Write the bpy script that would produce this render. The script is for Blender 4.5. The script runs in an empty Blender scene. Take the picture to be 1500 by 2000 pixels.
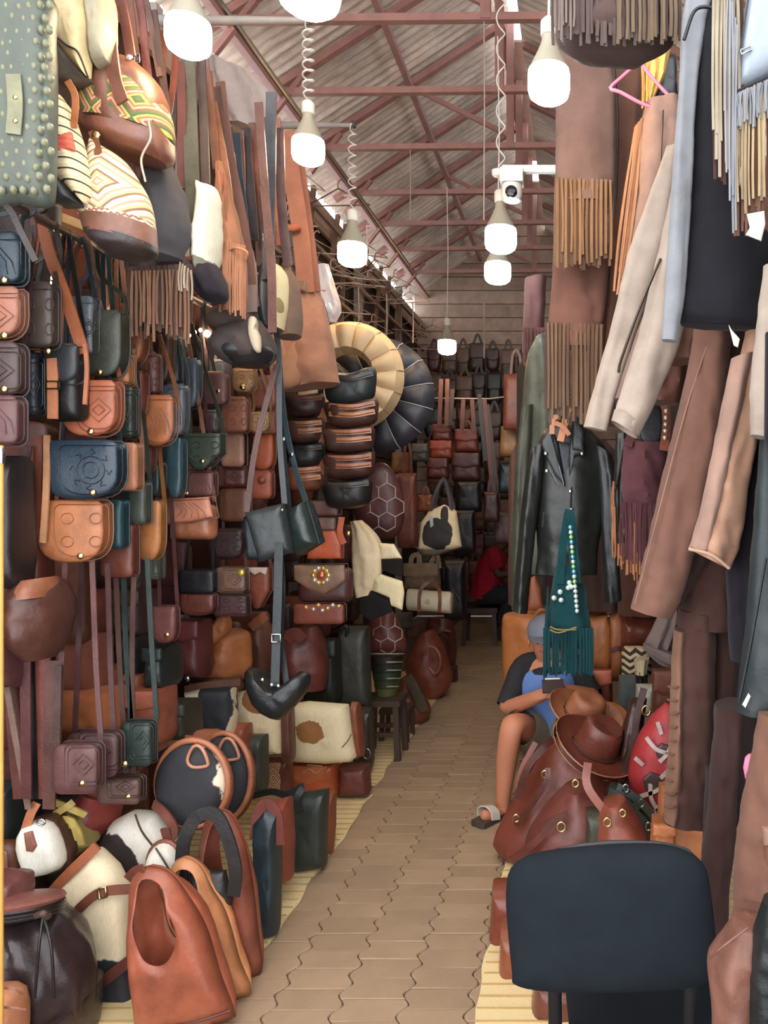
import bpy, bmesh, math, random
from mathutils import Vector, Matrix, noise as mnoise
R = random.Random(7)
SC = bpy.context.scene
COL = SC.collection
PI = math.pi
# ------------------------------------------------------------------ camera
F0, VX, VY, CH = 1500.0, 1130.0, 980.0, 1.6       # focal length in pixels, vanishing point, eye height
cam_d = bpy.data.cameras.new('camera')
cam = bpy.data.objects.new('camera', cam_d); COL.objects.link(cam)
cam.location = (0, 0, CH); cam.rotation_euler = (PI/2, 0, 0)
cam_d.sensor_width = 36; cam_d.lens = F0*36/2000
cam_d.shift_x = -(VX-750)/2000; cam_d.shift_y = -(1000-VY)/2000
cam_d.clip_start = .02
SC.camera = cam
# ------------------------------------------------------------------ world, exposure
SC.view_settings.view_transform = 'Standard'; SC.view_settings.look = 'None'
SC.view_settings.gamma = 1; SC.view_settings.use_curve_mapping = False
SC.view_settings.exposure = 0.84
WLD = bpy.data.worlds.new('daylight'); SC.world = WLD; WLD.use_nodes = True
WLD.node_tree.nodes['Background'].inputs[0].default_value = (.93, .95, 1, 1)
WLD.node_tree.nodes['Background'].inputs[1].default_value = 2.3
BULB_W = 36.0
# ------------------------------------------------------------------ colours and materials
def lin(c):
    return tuple((v/255/12.92 if v <= 10 else ((v/255+.055)/1.055)**2.4) for v in c[:3])
MATS = {}
def newmat(key):
    m = bpy.data.materials.new(str(key[0])); m.use_nodes = True
    nt = m.node_tree; b = nt.nodes['Principled BSDF']
    MATS[key] = m
    return m, nt, b
def N(nt, t, **k):
    n = nt.nodes.new(t)
    for a, v in k.items(): setattr(n, a, v)
    return n
def coord(nt, scale=(1, 1, 1)):
    tc = N(nt, 'ShaderNodeTexCoord'); mp = N(nt, 'ShaderNodeMapping')
    mp.inputs['Scale'].default_value = scale
    nt.links.new(tc.outputs['Object'], mp.inputs[0]); return mp.outputs[0]
def noise(nt, vec, scale, detail=4, rough=.6, w=True):
    n = N(nt, 'ShaderNodeTexNoise'); n.noise_dimensions = '4D' if w else '3D'
    n.inputs['Scale'].default_value = scale; n.inputs['Detail'].default_value = detail
    n.inputs['Roughness'].default_value = rough
    nt.links.new(vec, n.inputs['Vector'])
    if w:
        oi = N(nt, 'ShaderNodeObjectInfo'); mu = N(nt, 'ShaderNodeMath', operation='MULTIPLY'); mu.inputs[1].default_value = 40
        nt.links.new(oi.outputs['Random'], mu.inputs[0]); nt.links.new(mu.outputs[0], n.inputs['W'])
    return n.outputs['Fac']
def ramp(nt, fac, stops, const=False):
    r = N(nt, 'ShaderNodeValToRGB')
    e = r.color_ramp.elements
    while len(e) < len(stops): e.new(.5)
    for i, (p, c) in enumerate(stops):
        e[i].position = p; e[i].color = (*c, 1)
    if const: r.color_ramp.interpolation = 'CONSTANT'
    nt.links.new(fac, r.inputs[0]); return r.outputs[0]
def bump(nt, b, h, dist=.002, strength=.5):
    n = N(nt, 'ShaderNodeBump'); n.inputs['Strength'].default_value = strength; n.inputs['Distance'].default_value = dist
    nt.links.new(h, n.inputs['Height']); nt.links.new(n.outputs[0], b.inputs['Normal'])
def leather(c, rough=.37, var=.42, kind='leather'):
    key = (kind, tuple(c), rough, var)
    if key in MATS: return MATS[key]
    m, nt, b = newmat(key); v = coord(nt); L = lin(c); gl = .3*L[0]+.55*L[1]+.15*L[2]; L = tuple((x*(.95 if kind != 'suede' else .88)+gl*(.05 if kind != 'suede' else .12))*(.72 if kind != 'suede' else .78) for x in L)
    f = noise(nt, v, 9, 6, .65)
    col = ramp(nt, f, [(.28, tuple(x*(1-var) for x in L)), (.5, L), (.74, tuple(min(1, x*(1+var)) for x in L))])
    nt.links.new(col, b.inputs['Base Color'])
    b.inputs['Roughness'].default_value = rough
    if kind == 'suede':
        b.inputs['Sheen Weight'].default_value = .06; b.inputs['Specular IOR Level'].default_value = .15
        bump(nt, b, noise(nt, v, 220, 2), .0015, .5)
    else:
        rr = N(nt, 'ShaderNodeMapRange'); rr.inputs[3].default_value = rough-.12; rr.inputs[4].default_value = rough+.18
        nt.links.new(f, rr.inputs[0]); nt.links.new(rr.outputs[0], b.inputs['Roughness'])
        bump(nt, b, noise(nt, v, 45, 6, .7), .004, .55)
    return m
def suede(c, var=.22): return leather(c, .95, var, 'suede')
def gloss(c): return leather(c, .22, .25, 'polished_leather')
def metal(c=(190, 180, 150), rough=.25):
    key = ('metal', c, rough)
    if key in MATS: return MATS[key]
    m, nt, b = newmat(key); b.inputs['Base Color'].default_value = (*lin(c), 1)
    b.inputs['Metallic'].default_value = 1
    f = noise(nt, coord(nt), 30, 3)
    rr = N(nt, 'ShaderNodeMapRange'); rr.inputs[3].default_value = rough*.7; rr.inputs[4].default_value = rough*1.4
    nt.links.new(f, rr.inputs[0]); nt.links.new(rr.outputs[0], b.inputs['Roughness']); return m
BRASS = lambda: metal((205, 185, 130)); STEEL = lambda: metal((185, 188, 190))
def paint(c, rough=.6, var=.25, sc=6, kind='painted', bumpd=.003):
    key = (kind, tuple(c), rough, var, sc)
    if key in MATS: return MATS[key]
    m, nt, b = newmat(key); v = coord(nt); L = lin(c); f = noise(nt, v, sc, 7, .7)
    nt.links.new(ramp(nt, f, [(.3, tuple(x*(1-var) for x in L)), (.55, L), (.8, tuple(min(1, x*(1+var)) for x in L))]), b.inputs['Base Color'])
    b.inputs['Roughness'].default_value = rough
    bump(nt, b, noise(nt, v, sc*6, 4), bumpd, .5); return m
def fabric(c, sc=420):
    key = ('fabric', tuple(c), sc)
    if key in MATS: return MATS[key]
    m, nt, b = newmat(key); v = coord(nt); L = lin(c); f = noise(nt, v, 14, 4)
    nt.links.new(ramp(nt, f, [(.3, tuple(x*.85 for x in L)), (.7, tuple(min(1, x*1.12) for x in L))]), b.inputs['Base Color'])
    b.inputs['Roughness'].default_value = .9; b.inputs['Specular IOR Level'].default_value = .2
    bump(nt, b, noise(nt, v, sc, 2), .001, .6); return m
def hide(base, patch, blobs, amp=.45, sc=14, tag=0):
    """cowhide: base hair colour with patches around the given local (x, z, rx, rz) spots"""
    key = ('cowhide', tuple(base), tuple(patch), tuple(blobs), tag)
    if key in MATS: return MATS[key]
    m, nt, b = newmat(key); v = coord(nt)
    sx = N(nt, 'ShaderNodeSeparateXYZ'); nt.links.new(v, sx.inputs[0])
    nz = noise(nt, v, sc, 4, .55, False)
    def M(op, a, bb):
        n = N(nt, 'ShaderNodeMath', operation=op)
        for i, q in enumerate((a, bb)):
            if isinstance(q, (int, float)): n.inputs[i].default_value = q
            else: nt.links.new(q, n.inputs[i])
        return n.outputs[0]
    d = None
    for (x, z, rx, rz) in blobs:
        a = M('DIVIDE', M('SUBTRACT', sx.outputs[0], x), rx); c = M('DIVIDE', M('SUBTRACT', sx.outputs[2], z), rz)
        q = M('SQRT', M('ADD', M('MULTIPLY', a, a), M('MULTIPLY', c, c)), 0)
        d = q if d is None else M('MINIMUM', d, q)
    e = M('ADD', d, M('MULTIPLY', M('SUBTRACT', nz, .5), amp*2)) if d is not None else nz
    Lb, Lp = lin(base), lin(patch)
    hair = noise(nt, coord(nt, (1, 1, .25)), 160, 2)
    colr = ramp(nt, e, [(0, Lp), (.49, Lp), (.51, Lb), (1, Lb)])
    mr = N(nt, 'ShaderNodeMapRange'); mr.inputs[1].default_value = 0; mr.inputs[2].default_value = 2
    nt.links.new(e, mr.inputs[0]); nt.links.new(mr.outputs[0], colr.node.inputs[0])
    mx = N(nt, 'ShaderNodeMix', data_type='RGBA', blend_type='MULTIPLY'); mx.inputs[0].default_value = .3
    nt.links.new(colr, mx.inputs[6]); nt.links.new(ramp(nt, hair, [(.3, (.6,)*3), (.6, (1,)*3)]), mx.inputs[7])
    nt.links.new(mx.outputs[2], b.inputs['Base Color']); b.inputs['Roughness'].default_value = .7
    bump(nt, b, hair, .002, .5); return m
def kilim(cols, k=16, mode='diamond', cx=0, cz=0, asp=1.3):
    """woven pattern: nested diamonds, stripes or chevrons in the given colours"""
    key = ('kilim', tuple(cols), k, mode, cx, cz, asp)
    if key in MATS: return MATS[key]
    m, nt, b = newmat(key); v = coord(nt)
    sx = N(nt, 'ShaderNodeSeparateXYZ'); nt.links.new(v, sx.inputs[0])
    def M(op, a, bb=0):
        n = N(nt, 'ShaderNodeMath', operation=op)
        for i, q in enumerate((a, bb)):
            if isinstance(q, (int, float)): n.inputs[i].default_value = q
            else: nt.links.new(q, n.inputs[i])
        return n.outputs[0]
    x = M('SUBTRACT', sx.outputs[0], cx); z = M('SUBTRACT', sx.outputs[2], cz)
    if mode == 'stripe': d = M('MULTIPLY', z, k)
    elif mode == 'zig': d = M('ADD', M('MULTIPLY', z, k), M('PINGPONG', M('MULTIPLY', x, k*asp), .5))
    elif mode == 'tile':
        d = M('MULTIPLY', M('ADD', M('PINGPONG', M('MULTIPLY', x, 1), .05), M('PINGPONG', M('MULTIPLY', z, 1/asp), .05)), k)
    else: d = M('MULTIPLY', M('ADD', M('ABSOLUTE', x), M('MULTIPLY', M('ABSOLUTE', z), 1/asp)), k)
    n = len(cols)
    fr = M('FRACT', d)
    colr = ramp(nt, fr, [(i/n, lin(c)) for i, c in enumerate(cols)], True)
    wv = noise(nt, v, 300, 2)
    mx = N(nt, 'ShaderNodeMix', data_type='RGBA', blend_type='MULTIPLY'); mx.inputs[0].default_value = .35
    nt.links.new(colr, mx.inputs[6]); nt.links.new(ramp(nt, wv, [(.3, (.5,)*3), (.6, (1,)*3)]), mx.inputs[7])
    nt.links.new(mx.outputs[2], b.inputs['Base Color']); b.inputs['Roughness'].default_value = .95
    bump(nt, b, wv, .0015, .6); return m
def glow(c, s):
    key = ('glow', tuple(c), s)
    if key in MATS: return MATS[key]
    m, nt, b = newmat(key); b.inputs['Base Color'].default_value = (.8, .8, .8, 1)
    b.inputs['Emission Color'].default_value = (*lin(c), 1); b.inputs['Emission Strength'].default_value = s; return m
def gem(c):
    key = ('gem', tuple(c))
    if key in MATS: return MATS[key]
    m, nt, b = newmat(key); b.inputs['Base Color'].default_value = (*lin(c), 1)
    b.inputs['Roughness'].default_value = .05; b.inputs['Metallic'].default_value = .6; return m
def asmat(c):
    return c if isinstance(c, bpy.types.Material) else leather(c)
# ------------------------------------------------------------------ geometry helpers
def P(px, py, Y): return Vector(((px-VX)*Y/F0, Y, CH-(py-VY)*Y/F0))
def YF(py): return CH*F0/(py-VY)                     # depth at which a floor point shows at image row py
def YX(px, X): return X*F0/(px-VX)                   # depth at which a point of the plane x = X shows at column px
def cat(pts, closed=False, sub=4):
    """Catmull-Rom through points of any dimension"""
    n = len(pts); out = []
    if n < 3 or sub < 2: return [Vector(p) for p in pts]
    pts = [Vector(p) for p in pts]
    rng = range(n) if closed else range(n-1)
    for i in rng:
        if closed: p0, p1, p2, p3 = pts[i-1], pts[i], pts[(i+1) % n], pts[(i+2) % n]
        else:
            p1, p2 = pts[i], pts[i+1]; p0 = pts[i-1] if i else p1*2-p2; p3 = pts[i+2] if i+2 < n else p2*2-p1
        for j in range(sub):
            t = j/sub; t2, t3 = t*t, t*t*t
            out.append(.5*((2*p1)+(p2-p0)*t+(2*p0-5*p1+4*p2-p3)*t2+(3*p1-p0-3*p2+p3)*t3))
    if not closed: out.append(pts[-1])
    return out
def mesh(name, verts, faces, mat, smooth=True):
    me = bpy.data.meshes.new(name); me.from_pydata([tuple(v) for v in verts], [], faces)
    me.materials.append(mat)
    if smooth: me.polygons.foreach_set('use_smooth', [True]*len(me.polygons))
    me.update()
    if smooth: me.set_sharp_from_angle(angle=math.radians(52))
    return me
def crease(p, f=1.0):
    """cloth creases: ridged noise, longer down the drop than across"""
    a = mnoise.noise(Vector((p.x*13*f, p.y*13*f, p.z*4*f))); b = mnoise.noise(Vector((p.x*30*f+7, p.y*30*f, p.z*14*f)))
    c = mnoise.noise(Vector((p.x*9*f+p.z*16*f, p.y*9*f, p.z*7*f-p.x*11*f)))
    return a*.8+(.4-abs(b))*.7+(.35-abs(c))*1.2
def link(name, me, parent=None):
    o = bpy.data.objects.new(name, me); COL.objects.link(o)
    if parent: o.parent = parent
    return o
class MB:
    """collects pieces of ONE part"""
    def __init__(s): s.v = []; s.f = []
    def add(s, v, f):
        b = len(s.v); s.v += [Vector(q) for q in v]; s.f += [tuple(i+b for i in q) for q in f]
    def box(s, c, d, M=None, bev=0):
        x, y, z = (q/2 for q in d); M = M or Matrix()
        vs = [M @ Vector((a*x, b*y, e*z)) + Vector(c) for a in (-1, 1) for b in (-1, 1) for e in (-1, 1)]
        s.add(vs, [(0, 1, 3, 2), (4, 6, 7, 5), (0, 4, 5, 1), (2, 3, 7, 6), (0, 2, 6, 4), (1, 5, 7, 3)])
    def tube(s, pts, r, n=8, cap=True, taper=None):
        pts = [Vector(p) for p in pts]; vs = []; fs = []
        up = Vector((0, -1, .01))
        for i, p in enumerate(pts):
            d = (pts[min(i+1, len(pts)-1)]-pts[max(i-1, 0)])
            d = d.normalized() if d.length > 1e-9 else Vector((0, 0, 1))
            a = d.cross(up)
            if a.length < .05: a = d.cross(Vector((1, 0, 0)))
            a.normalize(); b = d.cross(a); up = b if False else up
            rr = r[i] if isinstance(r, (list, tuple)) else r
            for k in range(n):
                t = 2*PI*k/n; vs.append(p+(a*math.cos(t)+b*math.sin(t))*rr)
        for i in range(len(pts)-1):
            for k in range(n):
                k2 = (k+1) % n; fs.append((i*n+k, i*n+k2, (i+1)*n+k2, (i+1)*n+k))
        if cap: fs += [tuple(range(n-1, -1, -1)), tuple((len(pts)-1)*n+k for k in range(n))]
        s.add(vs, fs)
    def ribbon(s, pts, w, th, wd=None):
        """flat strap; wd: width direction (default in the x-z plane, across the path)"""
        pts = [Vector(p) for p in pts]; vs = []; fs = []
        for i, p in enumerate(pts):
            d = (pts[min(i+1, len(pts)-1)]-pts[max(i-1, 0)]).normalized()
            a = Vector(wd) if wd is not None else Vector((d.z, 0, -d.x))
            if a.length < 1e-3: a = Vector((1, 0, 0))
            a.normalize(); n = a.cross(d)
            if n.length < 1e-3: n = Vector((0, 1, 0))
            n.normalize()
            ww = (w[i] if isinstance(w, (list, tuple)) else w)/2
            for (q, e) in ((-1, -1), (1, -1), (1, 1), (-1, 1)): vs.append(p+a*q*ww+n*e*th/2)
        for i in range(len(pts)-1):
            for k in range(4):
                k2 = (k+1) % 4; fs.append((i*4+k, i*4+k2, i*4+4+k2, i*4+4+k))
        L = len(pts)*4; fs += [(3, 2, 1, 0), (L-4, L-3, L-2, L-1)]
        s.add(vs, fs)
    def lathe(s, prof, c=(0, 0, 0), M=None, n=20, sx=1, sy=1):
        M = M or Matrix(); c = Vector(c); vs = []; fs = []
        for (r, z) in prof:
            for k in range(n):
                t = 2*PI*k/n; vs.append(M @ Vector((r*math.cos(t)*sx, r*math.sin(t)*sy, z))+c)
        for i in range(len(prof)-1):
            for k in range(n):
                k2 = (k+1) % n; fs.append((i*n+k, i*n+k2, i*n+n+k2, i*n+n+k))
        fs += [tuple(range(n-1, -1, -1)), tuple((len(prof)-1)*n+k for k in range(n))]
        s.add(vs, fs)
    def pillow(s, out, tf, tb, p=4, off=0, ctr=None, wr=0, seed=0):
        """out: local (x, z) outline; bulges tf towards the viewer (-y) and tb away"""
        n = len(out); A = 0; cx = cz = 0
        for i in range(n):
            x0, z0 = out[i][0], out[i][1]; x1, z1 = out[(i+1) % n][0], out[(i+1) % n][1]
            k = x0*z1-x1*z0; A += k; cx += (x0+x1)*k; cz += (z0+z1)*k
        c = (cx/(3*A), cz/(3*A)) if abs(A) > 1e-9 else out[0]
        if ctr: c = ctr
        if A > 0: out = list(reversed(out))
        if n < 36:
            per = [math.hypot(out[(i+1) % n][0]-out[i][0], out[(i+1) % n][1]-out[i][1]) for i in range(n)]; st = sum(per)/38; o2 = []
            for i in range(n):
                m_ = max(1, int(round(per[i]/st)))
                for j in range(m_): f = j/m_; o2.append((out[i][0]+(out[(i+1) % n][0]-out[i][0])*f, out[i][1]+(out[(i+1) % n][1]-out[i][1])*f))
            out = o2; n = len(out)
        wr = max(wr, .05*min(tf, .1)) if tf > .025 else wr
        rs = [1, .985, .94, .86, .74, .58, .4, .2]; vs = []; fs = []; rd = random.Random(seed); ph = rd.random()*9
        def h(r): return max(0, 1-r**p)**.5
        for side, t in ((-1, tf), (1, tb)):
            for r in (rs if side == -1 else rs[1:]):
                for (x, z) in [(q[0], q[1]) for q in out]:
                    X, Z = c[0]+(x-c[0])*r, c[1]+(z-c[1])*r
                    dy = wr*1.6*min(1, (1-r)*6)*crease(Vector((X+ph*3, side*.3+ph, Z)), .8) if wr and r < 1 else 0
                    vs.append((X, side*(t*h(r)+dy)-off, Z))
            vs.append((c[0], side*t-off, c[1]))
        m = len(rs)
        for i in range(m-1):
            for k in range(n):
                k2 = (k+1) % n; fs.append((i*n+k, i*n+k2, (i+1)*n+k2, (i+1)*n+k))
        ce = m*n
        for k in range(n): fs.append(((m-1)*n+k, (m-1)*n+(k+1) % n, ce))
        b0 = ce+1
        for i in range(m-1):
            for k in range(n):
                k2 = (k+1) % n
                if i == 0: fs.append((k2, k, b0+k, b0+k2))
                else: fs.append((b0+(i-1)*n+k2, b0+(i-1)*n+k, b0+i*n+k, b0+i*n+k2))
        ce2 = b0+(m-1)*n
        for k in range(n): fs.append((b0+(m-2)*n+(k+1) % n, b0+(m-2)*n+k, ce2))
        s.add(vs, fs)
    def me(s, name, mat, smooth=True): return mesh(name, s.v, s.f, mat, smooth)
# outlines in pixels
def RR(x0, y0, x1, y1, r=None):
    r = min(x1-x0, y1-y0)*.18 if r is None else r
    o = []
    for (cx, cy, a0) in ((x1-r, y0+r, -90), (x1-r, y1-r, 0), (x0+r, y1-r, 90), (x0+r, y0+r, 180)):
        for k in range(5):
            a = math.radians(a0+k*22.5); o.append((cx+r*math.cos(a), cy+r*math.sin(a)))
    return o
def SD(x0, y0, x1, y1, b=.5):
    """saddle-bag outline: flat top with small corners, round bottom"""
    w, h = x1-x0, y1-y0; cx = (x0+x1)/2; o = [(x0+w*.08, y0), (x1-w*.08, y0), (x1-w*.01, y0+h*.07)]
    yb = y1-h*b
    for k in range(0, 13):
        a = PI*k/12; ca, sa = math.cos(a), math.sin(a); e = .75
        o.append((cx+w/2*math.copysign(abs(ca)**e, ca), yb+h*b*sa**e))
    o.append((x0+w*.01, y0+h*.07)); return o
def EL(cx, cy, rx, ry, n=24): return [(cx+rx*math.cos(2*PI*k/n), cy+ry*math.sin(2*PI*k/n)) for k in range(n)]
THINGS = []
class T:
    """a thing: an Empty at its frame (pixel anchor at depth Y, turned by yaw/pitch/roll) that parents its parts"""
    def __init__(s, name, label, cat_, px, py, Y, yaw=0, pitch=0, roll=0, group=None):
        s.O = P(px, py, Y)
        s.M = Matrix.Rotation(math.radians(yaw), 3, 'Z') @ Matrix.Rotation(math.radians(pitch), 3, 'X') @ Matrix.Rotation(math.radians(roll), 3, 'Y')
        s.Mi = s.M.inverted(); s.n = s.M @ Vector((0, -1, 0)); s.Y = Y; s.k = Y/F0
        o = bpy.data.objects.new(name, None); COL.objects.link(o); o.empty_display_size = .05
        o.location = s.O; o.rotation_euler = s.M.to_euler()
        o['label'] = label; o['category'] = cat_
        if group: o['group'] = group
        s.root = o; THINGS.append(o)
    def l(s, px, py, off=0):
        """local point where the pixel ray meets the frame's plane moved by off towards the viewer"""
        C = Vector((0, 0, CH)); d = Vector(((px-VX)/F0, 1, -(py-VY)/F0))
        q = s.O+s.n*off; t = (q-C).dot(s.n)/d.dot(s.n)
        return s.Mi @ (C+d*t-s.O)
    def out(s, mb, name, c, parent=None, smooth=True, kind=None):
        o = link(name, mb.me(name, asmat(c), smooth), parent or s.root)
        if kind: o['kind'] = kind
        return o
    def pil(s, name, pts, c, t=.05, tb=None, off=0, p=4, sm=1, parent=None, ctr=None, wr=0):
        q = [s.l(x, y) for (x, y) in pts]; q = [(v.x, v.z) for v in q]
        if sm > 1: q = [(v.x, v.y) for v in cat([Vector((a, b)) for a, b in q], True, sm)]
        if ctr: v = s.l(*ctr); ctr = (v.x, v.z)
        mb = MB(); mb.pillow(q, t, t if tb is None else tb, p, off, ctr, wr, len(THINGS)); return s.out(mb, name, c, parent)
    def rib(s, name, pts, c, w=.02, th=.004, off=0, sm=4, parent=None, wd=None):
        q = [s.l(a[0], a[1], a[2] if len(a) > 2 else off) for a in pts]; q = cat(q, False, sm)
        mb = MB(); mb.ribbon(q, w, th, wd); return s.out(mb, name, c, parent)
    def ribs(s, name, lst, c, w=.02, th=.004, off=0, sm=4, parent=None):
        return [s.rib(name, p, c, w, th, off, sm, parent) for p in lst]
    def tub(s, name, pts, c, r=.006, off=0, sm=5, parent=None, closed=False, n=8):
        q = [s.l(a[0], a[1], a[2] if len(a) > 2 else off) for a in pts]; q = cat(q, closed, sm)
        if closed: q.append(q[0])
        mb = MB(); mb.tube(q, r, n); return s.out(mb, name, c, parent)
    def lines(s, name, lst, c, r=.0015, off=0, parent=None, n=4, sm=3, kind=None):
        mb = MB()
        for pts in lst: mb.tube(cat([s.l(a[0], a[1], a[2] if len(a) > 2 else off) for a in pts], False, sm), r, n)
        return s.out(mb, name, c, parent, kind=kind)
    def holed(s, name, outer, hole, c, t, y0, side, n=48, rows=7, parent=None):
        """one leather panel with a cut-out handle hole; bulges by t to the side (-1 viewer, 1 away) and ends at depth y0 round the hole"""
        def res(pts):
            q = [s.l(*p) for p in pts]; q = [Vector((v.x, v.z)) for v in q]; q = cat(q, True, 6); i0 = max(range(len(q)), key=lambda i: q[i].y); q = q[i0:]+q[:i0]
            if sum(q[i].x*q[(i+1) % len(q)].y-q[(i+1) % len(q)].x*q[i].y for i in range(len(q))) < 0: q = [q[0]]+q[:0:-1]
            q.append(q[0]); L = [0]
            for a, b in zip(q, q[1:]): L.append(L[-1]+(b-a).length)
            out = []; j = 0
            for i in range(n):
                d = L[-1]*i/n
                while L[j+1] < d: j += 1
                f = (d-L[j])/max(1e-9, L[j+1]-L[j]); out.append(q[j].lerp(q[j+1], f))
            return out
        A, B = res(outer), res(hole); vs = []; fs = []
        for r in range(rows+1):
            f = r/rows; h = (1-(1-f)**3)**.5
            for i in range(n):
                w = (A[i]-B[i]).length; p = A[i].lerp(B[i], f); k = min(1, w/.12)
                y = side*(t*k*h*(1 if f < 1 else 1)+(1-k)*y0*f); y += .005*min(1, f*4)*k*crease(Vector((p.x+3, side, p.y)), .9)
                vs.append((p.x, y, p.y))
        for r in range(rows):
            for i in range(n):
                i2 = (i+1) % n; q = (r*n+i, r*n+i2, r*n+n+i2, r*n+n+i); fs.append(q if side < 0 else q[::-1])
        me = mesh(name, vs, fs, asmat(c)); o = link(name, me, parent or s.root); m = o.modifiers.new('thickness', 'SOLIDIFY'); m.thickness = .005; m.offset = 0; return o
    def dot(s, name, pt, c=None, r=.009, off=.05, parent=None, h=.6):
        mb = MB(); q = s.l(pt[0], pt[1], off)
        mb.lathe([(r, 0), (r, r*.25*h), (r*.85, r*.6*h), (r*.5, r*.9*h), (r*.12, r*h)], q, Matrix.Rotation(PI/2, 3, 'X'), 12)
        return s.out(mb, name, c or BRASS(), parent)
    def lof(s, name, secs, c, d=.05, fold=.12, k=5, n=22, sub=4, cap=True, parent=None, off=0, ph=None, sq=1, wr=None):
        """loft through (leftx, lefty, rightx, righty[, depth[, off]]) pixel sections"""
        S = []
        for a in secs:
            o = a[5] if len(a) > 5 else off; dd = a[4] if len(a) > 4 else d
            Lp, Rp = s.l(a[0], a[1], o), s.l(a[2], a[3], o); S.append(Vector((*Lp, *Rp, dd)))
        n = max(n, 34) if fold else n; sub = max(sub, 7) if fold else sub; wr = ((.02 if asmat(c).name.startswith('suede') else .014) if fold >= .04 else .005 if fold else 0) if wr is None else wr
        S = cat([Vector(q) for q in S], False, sub); ph = R.random()*6 if ph is None else ph; vs = []; fs = []
        for i, q in enumerate(S):
            Lp, Rp = Vector(q[0:3]), Vector(q[3:6]); dd = q[6]; ce = (Lp+Rp)/2; u = (Rp-Lp)/2
            for j in range(n):
                t = 2*PI*j/n; ct, st = math.cos(t), math.sin(t)
                if sq != 1: ct = math.copysign(abs(ct)**sq, ct); st = math.copysign(abs(st)**sq, st)
                m = 1+fold*math.sin(k*t+ph+i*.12)
                pt = ce+u*ct*(1+.25*(m-1))+Vector((0, -dd*st*m, 0))
                if wr: pt = pt+(u.normalized()*ct*.22+Vector((0, -st, 0)))*(min(wr, .5*dd)*crease(pt+Vector((ph*5, ph, 0))))
                vs.append(pt)
        for i in range(len(S)-1):
            for j in range(n):
                j2 = (j+1) % n; fs.append((i*n+j, i*n+j2, i*n+n+j2, i*n+n+j))
        if cap: fs += [tuple(range(n-1, -1, -1)), tuple((len(S)-1)*n+j for j in range(n))]
        mb = MB(); mb.add(vs, [tuple(reversed(f)) for f in fs]); return s.out(mb, name, c, parent)
    def fri(s, name, a, b, ln, c, n=24, w=.006, off=0, jit=.15, parent=None, th=.0025, waves=.006, sway=0):
        """fringe hanging from pixel a to pixel b; ln: length in metres (one value or a function of 0..1)"""
        mb = MB(); A, B = s.l(*a, off), s.l(*b, off)
        for i in range(n):
            t = (i+.5)/n; p = A.lerp(B, t); L = (ln(t) if callable(ln) else ln)*(1+R.uniform(-jit, jit)); q = R.uniform(-1, 1)
            pts = [p+Vector((q*waves*math.sin(f*2.5)+sway*f*L, -R.uniform(0, .004)-.002*(i % 3), -L*f)) for f in (0, .25, .5, .75, 1)]
            mb.ribbon(cat(pts, False, 2), w*R.uniform(.8, 1.1), th, (1, R.uniform(-.6, .6), 0))
        return s.out(mb, name, c, parent, kind='stuff')
def dark(c, f=.6): return tuple(int(v*f) for v in c[:3])
def lite(c, f=1.25): return tuple(min(255, int(v*f)) for v in c[:3])
# ================================================================== the setting
ORD = ['first', 'second', 'third', 'fourth', 'fifth', 'sixth', 'seventh', 'eighth', 'ninth', 'tenth', 'eleventh', 'twelfth', 'thirteenth', 'fourteenth', 'fifteenth', 'sixteenth', 'seventeenth', 'eighteenth', 'nineteenth', 'twentieth']
def struct(name, mb, mat, kind='structure', smooth=False, parent=None):
    o = link(name, mb.me(name, mat, smooth), parent)
    if not parent: o['kind'] = kind
    return o
# ---- floor: sand bed with wavy interlocking pavers
mb = MB(); mb.box((-.4, 5.5, -.062), (5.2, 12, .1)); floor = struct('floor', mb, paint((92, 76, 60), .95, .3, 12))
floor['label'] = 'dusty walkway of wavy interlocking concrete pavers'
PW, PL, PA = .21, .107, .014
def paver_mesh(ph, nm):
    g = .002; n = 8; lf = []; rt = []
    for i in range(n+1):
        y = -PL/2+g+(PL-2*g)*i/n; x = PA*math.sin(2*PI*(y/PL)+ph); lf.append((-PW/2+g+x, y)); rt.append((PW/2-g+x, y))
    o = rt+lf[::-1]; m = len(o); vs = []
    for sc_, z in ((1, -.03), (1, -.004), (.97, 0)): vs += [(x*sc_, y*sc_, z) for x, y in o]
    fs = [(r*m+i, r*m+(i+1) % m, (r+1)*m+(i+1) % m, (r+1)*m+i) for r in (0, 1) for i in range(m)]
    for i in range(n): fs.append((2*m+i, 2*m+i+1, 2*m+m-2-i, 2*m+m-1-i))
    return vs, fs
PAVM = paint((160, 134, 106), .85, .16, 5, 'paver', .002)
def paver_tint():
    nt = PAVM.node_tree; b = nt.nodes['Principled BSDF']; src = b.inputs['Base Color'].links[0].from_socket
    oi = N(nt, 'ShaderNodeObjectInfo'); mr = N(nt, 'ShaderNodeMapRange'); mr.inputs[3].default_value = .9; mr.inputs[4].default_value = 1.06
    mx = N(nt, 'ShaderNodeMix', data_type='RGBA', blend_type='MULTIPLY'); mx.inputs[0].default_value = 1
    nt.links.new(oi.outputs['Random'], mr.inputs[0]); nt.links.new(src, mx.inputs[6]); nt.links.new(mr.outputs[0], mx.inputs[7])
    nt.links.new(mx.outputs[2], b.inputs['Base Color'])
paver_tint()
pav = [mesh('paver', *paver_mesh(ph, 0), PAVM, False) for ph in (0, PI)]
far_p = MB()
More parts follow.
